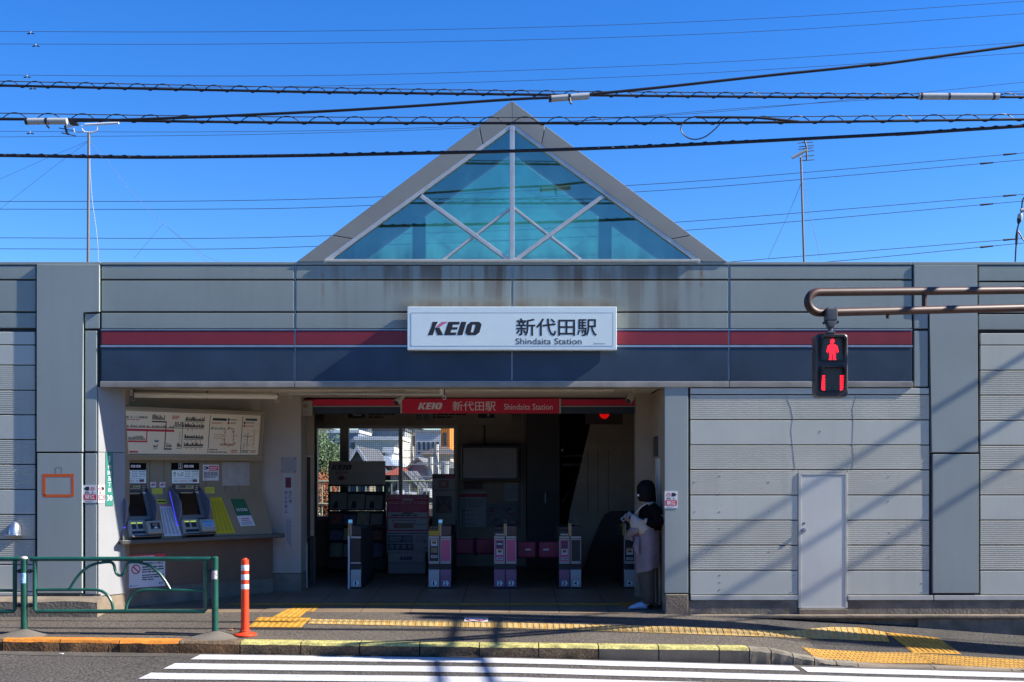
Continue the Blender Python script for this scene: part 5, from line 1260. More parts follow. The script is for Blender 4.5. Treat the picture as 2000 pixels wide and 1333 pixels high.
R_(769, 775, 1022, 1032, .005, NR); R_(775, 808, 1022, 1032, .005, mat('notice_tan', (.2, .13, .08), .6)); R_(756, 837, 1041, 1043, .003, mat('notice_purple', (.1, .03, .09), .5))
for q in ((757, 807, 1046, 1060), (757, 807, 1062, 1075)): R_(*q, .003, mat('notice_slate', (.05, .06, .08), .5))
R_(788, 806, 1048, 1058, .0045, INKG); rows(mb, g.a(760), g.a(785), g.b(1058), g.b(1048), 3, .0045, NW)
for k_ in range(4): ring(mb, g.a(765 + k_ * 12), g.b(1068), .015, .03, .0045, NW, 10)
rows(mb, g.a(811), g.a(834), g.b(1060), g.b(1046), 4, .003, INKG); ring(mb, g.a(830), g.b(1058), 0.001, .035, .004, INKG, 12); logo(mb, g.a(832), g.b(1071), .07, .02, .003, INK, INK)
mb.build('notice_print', t)
mb = MB(g.M); a0, a1, b0, b1 = g.r(758, 831, 1079, 1100); mb.box(a0, a1, b0, b1, -.06, .03, NW, .012); mb.box(a0 + .02, a1 - .02, b0 + .02, b1 - .02, .029, .034, mat('stand_panel', (.42, .38, .33), .5), .004); logo(mb, g.a(793), g.b(1090.5), .21, .055, .036, INK, INK)
mb.build('stand_box', t)
mb = MB(g.M); mb.box(a0, a1, .085, b0, -.3, .0, NW, .008); mb.build('stand_base', t)

g = At(19.2); t = thing('poster_stand', (g.a(866), 19.2, .08), 'narrow grey stand with pink heart sheet and black and white photograph', 'poster stand')
mb = MB(g.M); a0, a1, b0, b1 = g.r(844, 889, 926, 1118); mb.box(a0, a1, b0, b1, -.08, 0, mat('stand_grey', (.27, .25, .2), .5), .008); mb.build('stand_body', t)
mb = MB(g.M); R_(845, 888, 927, 935, .002, RKD); R_(870, 887, 929, 934, .004, NR); R_(857, 876, 938, 954, .003, mat('pale_pink', (.26, .1, .09), .5)); R_(845, 888, 958, 959, .003, INK)
xm, zm = g.a(866.5), g.b(946); mb.poly([(xm, zm - .05, .0045), (xm + .05, zm + .01, .0045), (xm + .03, zm + .04, .0045), (xm, zm + .02, .0045), (xm - .03, zm + .04, .0045), (xm - .05, zm + .01, .0045)], mat('stand_grey', (.27, .25, .2), .5)); mb.build('heart_sheet', t)
mb = MB(g.M); R_(852, 882, 969, 1003, .003, BLACK)
for i in range(7):
    u = i / 6; mb.poly([(g.a(853 + 28 * u), g.b(1003), .0045), (g.a(854.5 + 28 * u), g.b(1003), .0045), (g.a(867 + 3 * (u - .5)), g.b(984), .0045)], CTR2)
for s in (-1, 1): mb.poly([(g.a(867 + s * 13), g.b(970), .0045), (g.a(867 + s * 14), g.b(970), .0045), (g.a(867 + s * 5), g.b(984), .0045), (g.a(867 + s * 4), g.b(983), .0045)], INKG)
mb.build('photograph', t)

g = At(19.6); t = thing('wall_monitor', (g.a(958), 19.6, g.b(938)), 'large switched off wall monitor with a dark frame', 'monitor')
mb = MB(g.M); a0, a1, b0, b1 = g.r(901, 1014, 871, 938); mb.box(a0, a1, b0, b1, -.12, 0, BLACK, .01); mb.build('monitor_frame', t)
mb = MB(g.M); a0, a1, b0, b1 = g.r(905, 1009, 875.5, 934); mb.box(a0, a1, b0, b1, -.01, .004, mat('monitor_glass', (.34, .29, .24), .25), .002); mb.build('screen', t)
mb = MB(g.M); mb.tube([(g.a(946), b1, -.08), (g.a(946), 2.9, -.08)], .015, DARK); mb.build('hanger_pole', t)
def d_num(mb, a0, a1, b0, b1, c): text(mb, '附 30', (a0 + a1) / 2, (b0 + b1) / 2, (a1 - a0) * .75, (b1 - b0) * .6, c, mat('dull_pink_ink', (.25, .06, .08), .6, var=0))
g = At(19.95)
a0, a1, b0, b1 = g.r(906, 942, 942, 955); poster('small_plate', g.M, a0, a1, b0, b1, 0, 'small dark plate with red figures under the wall monitor', 'plate', base=RKD, draw=d_num)
def d_info(mb, a0, a1, b0, b1, c):
    w_, h_ = a1 - a0, b1 - b0; quad(mb, a0, a1, b1 - h_ * .16, b1 - h_ * .06, c, NR); rows(mb, a0 + .02, a1 - .03, b0 + h_ * .55, b0 + h_ * .8, 4, c, INKG, .4)
    for i in range(4): ring(mb, a0 + w_ * .13, b0 + h_ * (.47 - i * .13), h_ * .03, h_ * .05, c, INK, 10); rows(mb, a0 + w_ * .25, a0 + w_ * (.6 + .1 * (i == 3)), b0 + h_ * (.455 - i * .13), b0 + h_ * (.49 - i * .13), 1, c, INKG)
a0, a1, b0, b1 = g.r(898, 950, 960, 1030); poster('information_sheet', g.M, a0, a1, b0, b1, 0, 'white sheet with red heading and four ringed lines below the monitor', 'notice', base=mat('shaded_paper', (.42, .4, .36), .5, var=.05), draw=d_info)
def d_tt(mb, a0, a1, b0, b1, c): rows(mb, a0 + .02, a1 - .02, b0 + .02, b1 - .02, 8, c, INKG, .4)
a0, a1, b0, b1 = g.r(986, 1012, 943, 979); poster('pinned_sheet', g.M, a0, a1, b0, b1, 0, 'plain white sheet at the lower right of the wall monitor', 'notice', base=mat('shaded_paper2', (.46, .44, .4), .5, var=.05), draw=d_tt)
def d_map(mb, a0, a1, b0, b1, c):
    rg = random.Random(9)
    for i in range(26):
        x, y = rg.uniform(a0, a1 - .1), rg.uniform(b0, b1 - .05); quad(mb, x, x + rg.uniform(.03, .1), y, y + rg.uniform(.01, .04), c + i * .0002, rg.choice((INKG, RKD, NR, mat('notice_slate', (.05, .06, .08), .5), NW)))
a0, a1, b0, b1 = g.r(952, 1013, 984, 1026); poster('area_map', g.M, a0, a1, b0, b1, 0, 'dim patchy area map poster right of the white sheet', 'map', base=mat('map_dim', (.2, .19, .17), .5, var=.2, vs=9), draw=d_map)
g = At(17.6); t = thing('warning_lamp_board', (g.a(1180), 17.6, g.b(828)), 'dark hanging board with a glowing red half round lamp', 'warning lamp')
mb = MB(g.M); a0, a1, b0, b1 = g.r(1143, 1216, 800, 829); mb.box(a0, a1, b0, b1, -.1, 0, INTD, .006); mb.build('board', t)
mb = MB(g.M); mb.cyl((g.a(1180), g.b(806)), .085, 0, .04, BLACK, 20); mb.build('lamp_bezel', t)
mb = MB(g.M)
pts = [(g.a(1180) + .078 * math.cos(q_), g.b(808) + .085 * math.sin(q_)) for q_ in (math.pi + math.pi * i / 12 for i in range(13))]
mb.prism(pts + [(g.a(1180) + .02, g.b(810)), (g.a(1180) - .02, g.b(810))], .04, .05, mat('red_lamp', (.8, .01, .01), .4, es=.22, ec=(1, .004, .004), var=0)); mb.build('red_lamp', t)
mb = MB(frame((1.905, 14.1, 0), (0, 1, 0), (0, 0, 1))); mb.box(.55, .9, 1.98, 2.25, .0, .06, BLACK, .02); mb.build('intercom', None, 'black wall box on the right inner wall above the standing person', 'wall box')

# ------------------------------------------------------------------ pedestrian signal on its long arm
t = thing('pedestrian_signal', (7.3, 13.1, zpave(7.3, 13.1)), 'red pedestrian signal hanging from a brown double tube arm', 'pedestrian signal')
D = Vector((5.8 - 3.14, 12.6 - 11.75, .16)).normalized()
E0 = P(1600, 571, 11.68); E1 = P(1600, 611, 11.68); rr = (E0.z - E1.z) / 2; ce = (E0 + E1) / 2
far0 = E0 + D * 4.6; far1 = E1 + D * 4.6 + Vector((0, 0, .03)); hd = Vector((D.x, D.y, 0)).normalized()
arcp = [ce - hd * rr * 1.25 * math.sin(q_) + Vector((0, 0, rr * math.cos(q_))) for q_ in (math.pi * k_ / 14 for k_ in range(15))]
mb = MB(); mb.tube([far0] + [E0.lerp(far0, .5)] + arcp + [E1.lerp(far1, .5), far1], .044, RUSTP, 14); mb.build('arm', t)
mb = MB(); b0, b1 = E0 + D * 1.32, E1 + D * 1.32; mb.tube([b0, b1], .028, RUSTP, 10); c_ = E1 + D * .85; mb.tube([c_, c_ - Vector((0, 0, .075))], .02, RUSTP, 8); mb.build('arm_brace', t)
mb = MB(); pz = zpave(7.3, 13.2); px_ = (far0 + far1) / 2; mb.tube([(px_.x, px_.y, -.6), (px_.x, px_.y, 6.6)], [.11, .08], RUSTP, 14)
mb.build('pole', t)
SY = 11.62; s = At(SY); BRN = mat('signal_brown', (.06, .045, .038), .4, var=.1); SGR = mat('clamp_grey', (.09, .09, .09), .5)
mb = MB(s.M)
a0, a1, b0, b1 = s.r(1613, 1635, 603, 627); mb.box(a0, a1, b0, b1, -.09, .03, SGR, .012)
for x in (1616, 1630): mb.box(s.a(x), s.a(x + 3), s.b(605), s.b(601), -.08, .02, SGR, .004)
a0, a1, b0, b1 = s.r(1613, 1634, 627, 641); mb.prism([(a0, b1), (a0 + .03, b0), (a1 - .03, b0), (a1, b1)], -.08, .03, SGR, .01)
mb.tube([(s.a(1623), s.b(640), -.03), (s.a(1623), s.b(654), -.03)], .026, SGR, 10); mb.box(s.a(1616), s.a(1631), s.b(652), s.b(647), -.06, .0, SGR, .006)
for q in ((1612, 630), (1635, 630)): mb.cyl((s.a(q[0]), s.b(q[1])), .016, -.06, .02, DARK, 8)
mb.build('clamp', t)
mb = MB(s.M)
def rrect(a0, a1, b0, b1, r, n=5):
    o = []
    for cx, cy, st in ((a1 - r, b1 - r, 0), (a0 + r, b1 - r, 90), (a0 + r, b0 + r, 180), (a1 - r, b0 + r, 270)):
        o += [(cx + r * math.cos(R(st + 90 * i / n)), cy + r * math.sin(R(st + 90 * i / n))) for i in range(n + 1)]
    return o
a0, a1, b0, b1 = s.r(1594, 1656.5, 652, 776.5)
fr_ = rrect(a0, a1, b0, b1, .045); bk_ = rrect(a0 + .012, a1 - .012, b0 + .012, b1 - .012, .04)
mb.loft([[(x, y, -.2) for x, y in bk_], [(x, y, -.16) for x, y in fr_], [(x, y, -.012) for x, y in fr_], [(x, y, 0) for x, y in bk_]], BRN); mb.build('housing', t)
mb = MB(s.M)
for y in (684, 742):
    for x in (1591.5, 1658.5): mb.cyl((s.a(x), s.b(y)), .014, -.12, -.06, SGR, 10)
mb.build('hinge', t)
LENS = mat('signal_lens', (.085, .07, .045), .25, var=.1, vs=60); DOTD = mat('unlit_led', (.12, .11, .09), .5, var=0)
def lens(y0, y1):
    mb = MB(s.M); a0, a1, b0, b1 = s.r(1600.5, 1649.5, y0, y1); o = rrect(a0, a1, b0, b1, .03); i_ = rrect(a0 + .016, a1 - .016, b0 + .016, b1 - .016, .024); n = len(o)
    L0 = [mb.v((x, y, -.002)) for x, y in o]; L1 = [mb.v((x, y, .07 if y > (b0 + b1) / 2 else .012)) for x, y in o]; L2 = [mb.v((x, y, .07 if y > (b0 + b1) / 2 else .012)) for x, y in i_]; L3 = [mb.v((x, y, .003)) for x, y in i_]
    for A_, B_ in ((L0, L1), (L1, L2), (L2, L3)):
        for k_ in range(n): mb.face([A_[k_], A_[(k_ + 1) % n], B_[(k_ + 1) % n], B_[k_]], BLACK)
    h = mb.build('visor', t)
    mb = MB(s.M); mb.prism(rrect(a0 + .015, a1 - .015, b0 + .015, b1 - .015, .024), .001, .006, LENS); mb.build('lens', h); return h
def dots(mb, pts, m, r, c=.0085):
    for x, y in pts: mb.poly([(s.a(x) + r * math.cos(q_), s.b(y) + r * math.sin(q_), c) for q_ in (math.pi / 3 * k_ for k_ in range(6))], m)
def inside(poly, x, y):
    r = False
    for (x0, y0), (x1, y1) in zip(poly, poly[1:] + poly[:1]):
        if (y0 > y) != (y1 > y) and x < (x1 - x0) * (y - y0) / (y1 - y0) + x0: r = not r
    return r
h1 = lens(656.5, 706.5); h2 = lens(715.5, 766)
man = [[(1622, 664), (1625.5, 663), (1629, 664), (1629.5, 669), (1627.5, 672), (1623.5, 672), (1621.5, 669)],
       [(1620, 673.5), (1631, 673.5), (1635, 677), (1637.5, 688), (1635, 690), (1633, 688), (1632, 682), (1631.5, 691), (1632, 702), (1633, 704), (1627, 704), (1626.5, 692), (1624.5, 692), (1624, 704), (1618, 704), (1619.5, 702), (1619.5, 691), (1619, 682), (1617.5, 688), (1615.5, 690), (1613.8, 688), (1616, 677)]]
mb = MB(s.M); pts = []
y = 663.4; r_ = 0
while y < 705:
    x = 1612 + (.8 if r_ % 2 else 0)
    while x < 1639:
        if any(inside(p, x, y) for p in man): pts.append((x, y))
        x += 1.6
    y += 1.35; r_ += 1
dots(mb, pts, LEDR, .0046); fig = mb.build('standing_figure', h1); fig['kind'] = 'stuff'
mb = MB(s.M); pts = [(x, 683 + i * 3.4) for x in (1606.5, 1609.5, 1641.5, 1644.5) for i in range(6)] ; dots(mb, pts, DOTD, .004); mb.build('unlit_bars', h1)['kind'] = 'stuff'
mb = MB(s.M); pts = [(x, 735.5 + i * 5.1) for x in (1605.2, 1609.2, 1642, 1646) for i in range(6)]; dots(mb, pts, LEDR, .0115); dots(mb, [(x, 735.5 + i * 5.1) for x in (1607.2, 1644) for i in range(6)], LEDR, .009, .0083); mb.build('countdown_bar', h2)['kind'] = 'stuff'
walk = [[(1622, 725), (1626, 725), (1626, 730), (1622, 730)], [(1620, 732), (1628, 731), (1634, 741), (1632, 743), (1628, 737), (1628, 744), (1636, 762), (1633, 763), (1625, 749), (1618, 763), (1615, 762), (1621, 745), (1621, 738), (1616, 744), (1614, 742)]]
mb = MB(s.M); pts = []
y = 725
while y < 764:
    x = 1612
    while x < 1640:
        if any(inside(p, x, y) for p in walk): pts.append((x, y))
        x += 1.9
    y += 1.8
dots(mb, pts, DOTD, .0035); mb.build('unlit_walking_figure', h2)['kind'] = 'stuff'
# the same pole carries the drivers' signal over the road, outside the frame; it throws the streaked shadow on the crossing
pole = px_
t2 = thing('traffic_signal', (pole.x, pole.y - .1, 5.6), 'drivers signal on a long arm over the road, outside the right edge', 'traffic signal')
mb = MB()
for z in (5.74, 6.12): mb.tube([(pole.x, pole.y - .09, z), (pole.x + .4, 9.0, z)], .045, RUSTP, 10)
mb.build('arm', t2)
mb = MB(); mb.box(pole.x + .05, pole.x + .25, 8.8, 9.9, 5.35, 5.8, SGR, .03); mb.box(pole.x + .45, pole.x + .63, 8.9, 10.0, 5.35, 5.8, SGR, .03); mb.build('housing', t2)

# the utility pole that carries the cables, outside the right edge, with three service drops to the roof
t3 = thing('utility_pole', (11.1, 12.5, -.5), 'concrete utility pole beyond the right edge carrying the street cables', 'utility pole')
mb = MB(); mb.tube([(11.1, 12.5, -1), (11.1, 12.5, 9)], [.17, .12], mat('pole_concrete', (.45, .43, .39), .8), 14); mb.build('shaft', t3)
for i, (a, b) in enumerate((((11.0, 12.4, 8.0), (10.0, 14.0, 5.45)), ((11.0, 12.4, 7.3), (10.1, 14.0, 4.78)), ((12.3, 12.4, 7.4), (11.3, 14.0, 5.0)))):
    A_, B_ = Vector(a), Vector(b); mb = MB(); C_ = B_ + (B_ - A_) * ((4.42 - B_.z) / (B_.z - A_.z)); mb.tube([A_ + (A_ - B_) * .06, A_.lerp(C_, .5) - Vector((0, 0, .02)), C_], .028, CABLE, 8)
    mb.build('service_cable', None, 'service cable from the pole to the roof beyond the right edge, %s of three' % ('highest', 'middle', 'farthest')[i], 'cable')

# ------------------------------------------------------------------ overhead cables
def catm(pts, n=12):
    o = []
    for i in range(len(pts) - 1):
        p0, p1, p2, p3 = pts[max(i - 1, 0)], pts[i], pts[i + 1], pts[min(i + 2, len(pts) - 1)]
        for k_ in range(n):
            u = k_ / n; o.append(tuple(.5 * (2 * b + (c - a) * u + (2 * a - 5 * b + 4 * c - d) * u * u + (3 * b - a - 3 * c + d) * u ** 3) for a, b, c, d in zip(p0, p1, p2, p3)))
    return o + [tuple(pts[-1])]
def wire(pts, Y, r, m=CABLE, seg=6, mb=None):
    mb = mb or MB(); mb.tube([P(x, y, Y) for x, y in catm(pts, 8)], r, m, seg); return mb
def ext(pts, dx=2600):
    (x0, y0), (x1, y1) = pts[0], pts[1]; (x2, y2), (x3, y3) = pts[-2], pts[-1]
    return [(x0 - dx, y0 - (y1 - y0) / (x1 - x0) * dx)] + pts + [(x3 + dx, y3 + (y3 - y2) / (x3 - x2) * dx)]
def yat(pts, x):
    c = catm(pts, 8)
    for (xa, ya), (xb, yb) in zip(c, c[1:]):
        if xa <= x <= xb: return ya + (yb - ya) * (x - xa) / (xb - xa)
    return c[-1][1]
GREYM = mat('steel_strand', (.09, .09, .1), .5, .4); SLV = mat('splice_grey', (.42, .42, .4), .4, var=.05)
def lashed(main, strand, Y, pitch, amp, x_off, label, extra=None):
    t = thing('overhead_cable', P(1000, yat(main, 1000), Y), label, 'cable', 'cables over the street')
    wire(ext(main), Y, .0145, mb=None or (m1 := MB())); m1.build('main_cable', t)
    wire(ext(strand), Y, .006, GREYM, 5, mb=(m2 := MB())); m2.build('support_strand', t)
    m3 = MB(); pts = []; x = -400.0
    while x < 2500:
        ph = ((x - x_off) % pitch) / pitch
        ym, ys = yat(ext(main), x), yat(ext(strand), x)
        h = math.sin(math.pi * min(ph / .74, 1)) if ph < .74 else -.16 * math.sin(math.pi * (ph - .74) / .26)
        pts.append(P(x, ym + (ys - ym - 1.5) * max(h, 0) ** .8 - (h * 22 if h < 0 else 0), Y - .02 * math.sin(2 * math.pi * ph))); x += pitch / 22
    m3.tube(pts, .0052, CABLE, 5); m3.build('lashing_wire', t)
    return t
A_main = [(0, 167.5), (300, 174), (600, 180), (800, 182.5), (1100, 186), (1400, 189), (1700, 190.5), (2000, 190)]
A_str = [(0, 159), (300, 165.5), (600, 171.5), (1000, 177.5), (1400, 181.5), (1700, 183.5), (2000, 184)]
ta = lashed(A_main, A_str, 12.6, 50, 10, 0, 'upper looped cable with a long grey splice sleeve near the right edge')
B_main = [(0, 232.5), (300, 237), (600, 240), (1000, 241), (1300, 241), (1600, 238.5), (2000, 233.5)]
B_str = [(0, 221.5), (300, 226), (600, 229), (1000, 230), (1300, 229.8), (1600, 228), (2000, 224)]
tb = lashed(B_main, B_str, 12.2, 66.5, 10, 4, 'lower looped cable with a hanging slack loop at the right')
mb = MB(); mb.tube([P(1795, 188.7, 12.57), P(1951, 189, 12.57)], .037, SLV, 14); sl_ = mb.build('splice_sleeve', ta)
mb = MB()
for x in (1797, 1851, 1938): mb.tube([P(x, 188.8, 12.57), P(x + 4, 188.8, 12.57)], .039, CABLE, 14)
mb.build('sleeve_band', sl_)
mb = MB(); mb.tube([P(x, y, 12.17) for x, y in catm([(1450, 229.5), (1425, 231), (1412, 237), (1395, 254), (1378, 267), (1360, 272.5), (1345, 270), (1333, 261), (1330, 249), (1335, 239), (1347, 231.5), (1360, 228), (1372, 228.5)], 6)], .007, CABLE, 6)
mb.tube([P(x, y, 12.17) for x, y in catm([(1360, 229.5), (1450, 229.8), (1480, 230.5), (1520, 234), (1560, 238)], 6)], .014, CABLE, 6); mb.build('slack_loop', tb)
C_pts = [(0, 304), (180, 306.5), (320, 307.5), (600, 304), (800, 300), (1000, 295.5), (1300, 285), (1600, 270), (1800, 259.5), (2000, 246.5)]
t = thing('overhead_cable', P(1000, 295, 12.24), 'thick twisted black cable lowest of the street cables', 'cable', 'cables over the street')
mb = wire(ext(C_pts), 12.24, .019, seg=8); mb.build('main_cable', t)
mb = MB(); pts = []; x = -300.0
while x < 2350:
    q_ = x / 27 * math.pi * 2; gate_ = max(0, min(1, .35 + 1.1 * math.sin(x / 95))); pts.append(P(x, yat(ext(C_pts), x) - (1.2 + 2.3 * gate_ * math.cos(q_)), 12.24 - .02 * math.sin(q_))); x += 4.5
mb.tube(pts, .009, CABLE, 5); mb.build('twisted_wire', t)
D_pts = [(130, 236.5), (300, 232.5), (600, 219.5), (800, 208), (1000, 194.5), (1100, 190), (1160, 184), (1300, 170), (1500, 148), (1700, 127), (2000, 88)]
t = thing('overhead_cable', P(1000, 194, 12.2), 'black cable rising to the right with two silver splice sleeves', 'cable', 'cables over the street')
mb = wire([(-2600, 226), (0, 233)] + D_pts + [(4600, -270)], 12.14, .016, seg=8); mb.build('main_cable', t)
for x0, y0, x1, y1 in ((1072, 193.5, 1151, 188), (50, 237.5, 131, 237)):
    mb = MB(); mb.tube([P(x0, y0, 12.08), P(x1, y1, 12.08)], .035, SLV, 14); ss = mb.build('splice_sleeve', t)
    mb = MB(); xm = x0 + (x1 - x0) * .48; ym = (y0 + y1) / 2
    for x in (x0, xm): mb.tube([P(x, y0 + (y1 - y0) * (x - x0) / (x1 - x0), 12.08), P(x + 5, y0 + (y1 - y0) * (x - x0) / (x1 - x0), 12.08)], .037, CABLE, 12)
    mb.tube([P(xm + 3, ym, 12.05), P(xm + 4, ym + 10, 12.05), P(xm + 7, ym + 13, 12.05)], .012, CABLE, 6); mb.build('sleeve_band', ss)
# thin power lines far beyond the station
thin = [([(0, 62), (450, 62.5), (1000, 55), (1500, 36), (2000, 3)], 45, 1), ([(0, 86.5), (450, 86.5), (1000, 79), (1500, 61), (2000, 27)], 45, 1), ([(0, 147), (400, 149), (800, 144.5), (1400, 122), (2000, 83)], 45, 1), ([(0, 170), (600, 169), (1300, 147), (2000, 104)], 45, 1), ([(0, 257), (400, 258), (800, 251), (1300, 226), (1640, 197), (2000, 161)], 45, 1),
        ([(0, 394), (400, 393), (740, 385), (1240, 362), (1600, 335), (2000, 299)], 30, 0), ([(0, 409), (400, 409), (690, 403), (1265, 374), (1600, 348), (2000, 312.5)], 30, 0), ([(0, 465), (400, 466), (640, 461), (1000, 450), (1350, 432.5), (2000, 380)], 30, 0), ([(0, 486.5), (400, 487), (610, 482), (1000, 470), (1385, 447), (2000, 393)], 30, 0), ([(1300, 522), (1500, 506), (2000, 466)], 30, 0), ([(1400, 528), (1640, 510), (2000, 475)], 30, 0), ([(0, 268), (500, 263), (1000, 246), (1500, 208), (2000, 178)], 45, 1)]
names_ = ['topmost thin power line across the sky', 'second thin power line from the top of the sky', 'third thin power line from the top, above the looped cables', 'fourth thin power line from the top, among the looped cables', 'fifth thin power line, just below the lower looped cable', 'thin power line crossing behind the middle of the gable', 'thin power line just under the one behind the middle of the gable', 'thin power line behind the foot of the gable', 'lowest full width thin power line behind the foot of the gable', 'thin power line low at the right above the roof edge', 'lowest thin power line at the right touching the roof edge', 'sixth thin power line, leaving the gable peak towards the right']
PWR = mat('power_line', (.04, .045, .06), .5)
for (pts, Y, sp_), nm in zip(thin, names_):
    mb = wire(ext(pts, 400), Y, .0085 if not sp_ else .0095, PWR, 5)
    if not sp_ :
        t = thing('power_line', P(1000, 400, Y), nm, 'power line', 'thin power lines behind the station'); mb.build('line', t)
        mb = MB(); x = 1960 if pts[-1][1] < 305 or 370 < pts[-1][1] < 385 or 460 < pts[-1][1] < 470 else 1915; mb.tube([P(x, yat(pts, x), Y), P(x + 25, yat(pts, x + 25), Y)], [.03, .02], CABLE, 6); mb.build('joint_sleeve', t)
    else:
        t = thing('power_line', P(1000, 100, Y), nm, 'power line', 'thin power lines behind the station'); mb.build('line', t)
        i = [62, 86.5, 147, 170, 257].index(pts[0][1]) if pts[0][1] in (62, 86.5, 147, 170, 257) else -1
        if i >= 0:
            x = (60, 70, 53, 64, 59)[i]; y = yat(pts, x); mb = MB(); mb.tube([P(x, y, Y), P(x, y + 3, Y)], .03, SLV, 6)
            for s_ in (-1, 1): mb.tube([P(x + s_, y + 3, Y), P(x + s_ * 6.5, y + 4.5, Y)], .025, CABLE, 6)
            mb.build('spacer', t)
# ------------------------------------------------------------------ roof aerials
WHT = mat('aerial_white', (.75, .75, .74), .4); MST = mat('mast_steel', (.16, .14, .12), .5, .4)
Y = 18.0; t = thing('tv_aerial', P(172, 508, Y), 'tall television aerial with a white boom on the roof at left', 'aerial', 'television aerials on the roof')
mb = MB(); mb.tube([P(172, 515, Y), P(173.5, 259, Y)], .022, MST, 10); mb.build('mast', t)
mb = MB(); mb.tube([P(166, 244, Y), P(232, 240.5, Y)], .02, WHT, 8); mb.tube([P(130, 247, Y), P(141, 246, Y)], .022, WHT, 8); mb.tube([P(160, 245.5, Y), P(161, 254, Y), P(166, 258.5, Y), P(172, 259, Y), P(184, 258.5, Y), P(190, 254, Y), P(191, 245, Y)], .014, WHT, 8)
mb.build('boom', t)
mb = MB(); mb.box(P(138, 0, Y).x, P(153, 0, Y).x, Y - .05, Y + .05, P(0, 245, Y).z, P(0, 240, Y).z, DARK, .01); mb.tube([P(134, 238, Y), P(127, 248, Y), P(130, 258, Y), P(134, 263, Y)], .02, DARK, 8)
for a, b in (((115, 250.5), (145, 256)), ((120, 260), (148, 266))): mb.tube([P(*a, Y), P(*b, Y)], .008, DARK, 5)
mb.tube([P(144, 248, Y), P(145, 258, Y), P(152, 260, Y), P(164, 258, Y)], .006, PAPER, 5); mb.build('elements', t)
mb = MB()
for pts in ([(172, 276), (90, 310), (-40, 368)], [(172, 277), (100, 330), (-30, 432)], [(176, 276), (210, 315), (260, 380), (318, 436), (400, 500), (430, 512)], [(318, 438), (262, 505)], [(330, 447), (370, 480), (405, 512)]): mb.tube([P(x, y, Y) for x, y in pts], .0026, mat('guy_wire', (.12, .16, .22), .5), 4)
mb.build('guy_wires', t)
mb = MB(); mb.tube([P(x, y, Y - .05) for x, y in catm([(175, 285), (176, 330), (180, 390), (187, 440), (191, 480), (192, 515)], 5)], .0055, mat('lead_grey', (.4, .4, .4), .5), 5); mb.build('aerial_lead', t)
Y = 20.0; t = thing('tv_aerial', P(1570, 508, Y), 'smaller many armed television aerial on the roof at right', 'aerial', 'television aerials on the roof')
mb = MB(); mb.tube([P(1570.5, 515, Y), P(1564.5, 308, Y)], .02, MST, 8); mb.build('mast', t)
mb = MB(); mb.tube([P(1547, 309, Y), P(1575, 293.5, Y)], .028, SLV, 8); mb.tube([P(1561, 302, Y), P(1562, 308, Y), P(1569, 307, Y), P(1569, 298, Y)], .012, SLV, 6); mb.build('boom', t)
mb = MB(); mb.tube([P(1572, 275, Y), P(1575.5, 290, Y), P(1576, 314, Y)], .015, CABLE, 6)
for x0, y0, x1, y1 in ((1558, 280, 1587, 278), (1560, 287.5, 1589, 284.5), (1559.5, 292.5, 1588, 289), (1570, 296.5, 1590, 294.5), (1568, 306, 1590, 304), (1562, 314.5, 1590, 312.5)): mb.tube([P(x0, y0, Y), P(x1, y1, Y)], .009, MST, 5)
mb.build('elements', t)
mb = MB()
for pts in ([(1566, 355), (1542, 415), (1500, 505)], [(1568, 355), (1585, 430), (1603, 508)]): mb.tube([P(x, y, Y) for x, y in pts], .004, MATS['guy_wire'], 4)
mb.build('guy_wires', t)
Y = 17.5; t = thing('service_drop', P(1983, 510, Y), 'service cable with white insulator dropping to the roof at the right edge', 'cable')
mb = MB(); mb.tube([P(x, y, Y) for x, y in catm([(2030, 365), (2002, 385), (1997, 395), (1995.5, 408), (1993, 425), (1989, 440), (1986.5, 452), (1985.5, 470), (1984, 490), (1983, 512)], 5)], .012, CABLE, 6)
mb.tube([P(x, y, Y) for x, y in catm([(1987, 450), (1993, 459), (2000, 470), (2020, 480)], 5)], .011, CABLE, 6); mb.build('drop_wire', t)
mb = MB(); mb.tube([P(1993, 418, Y), P(1992.5, 421, Y), P(1991.5, 428, Y), P(1990, 432, Y)], [.03, .04, .04, .03], SLV, 10); mb.tube([P(1993, 411, Y), P(2006, 411, Y)], .03, SLV, 8); mb.build('insulator', t)
mb = MB(); mb.tube([P(1991, 428, Y), P(1990, 434, Y), P(1989, 438, Y)], [.04, .03, .012], CABLE, 8); mb.tube([P(1987, 448, Y), P(1986, 462, Y), P(1985, 478, Y)], [.015, .025, .018], CABLE, 8); mb.build('clamp', t)

# ------------------------------------------------------------------ the town beyond the cutting, seen through the back window
def leaves(mb, c, rad, n, size, mats, rg, low=.35):
    for i in range(n):
        while True:
            d = Vector((rg.uniform(-1, 1), rg.uniform(-1, 1), rg.uniform(-1, 1)))
            if .15 < d.length < 1: break
        d *= (.62 + .38 * rg.random()) / max(d.length, .45) * d.length ** .5
        q_ = 1 + .22 * math.sin(d.x * 5 + c[0]) * math.cos(d.z * 6)
        p = Vector((c[0] + d.x * rad[0] * q_, c[1] + d.y * rad[1] * q_, c[2] + d.z * rad[2] * q_))
        a = Vector((rg.gauss(0, 1), rg.gauss(0, 1), rg.gauss(0, 1))).normalized(); b = a.orthogonal().normalized(); s_ = size * rg.uniform(.6, 1.4)
        mb.poly([p - a * s_, p + b * s_ * .5, p + a * s_, p - b * s_ * .5], rg.choice(mats))
LG = [mat('leaf_dark', (.03, .06, .022), .6, var=.1), mat('leaf_mid', (.05, .1, .03), .6, var=.1), mat('leaf_light', (.08, .14, .045), .6, var=.1)]
LR = [mat('leaf_red', (.3, .05, .015), .6, var=.1), mat('leaf_orange', (.4, .14, .02), .6, var=.1), mat('leaf_rust', (.16, .05, .02), .6, var=.1)]
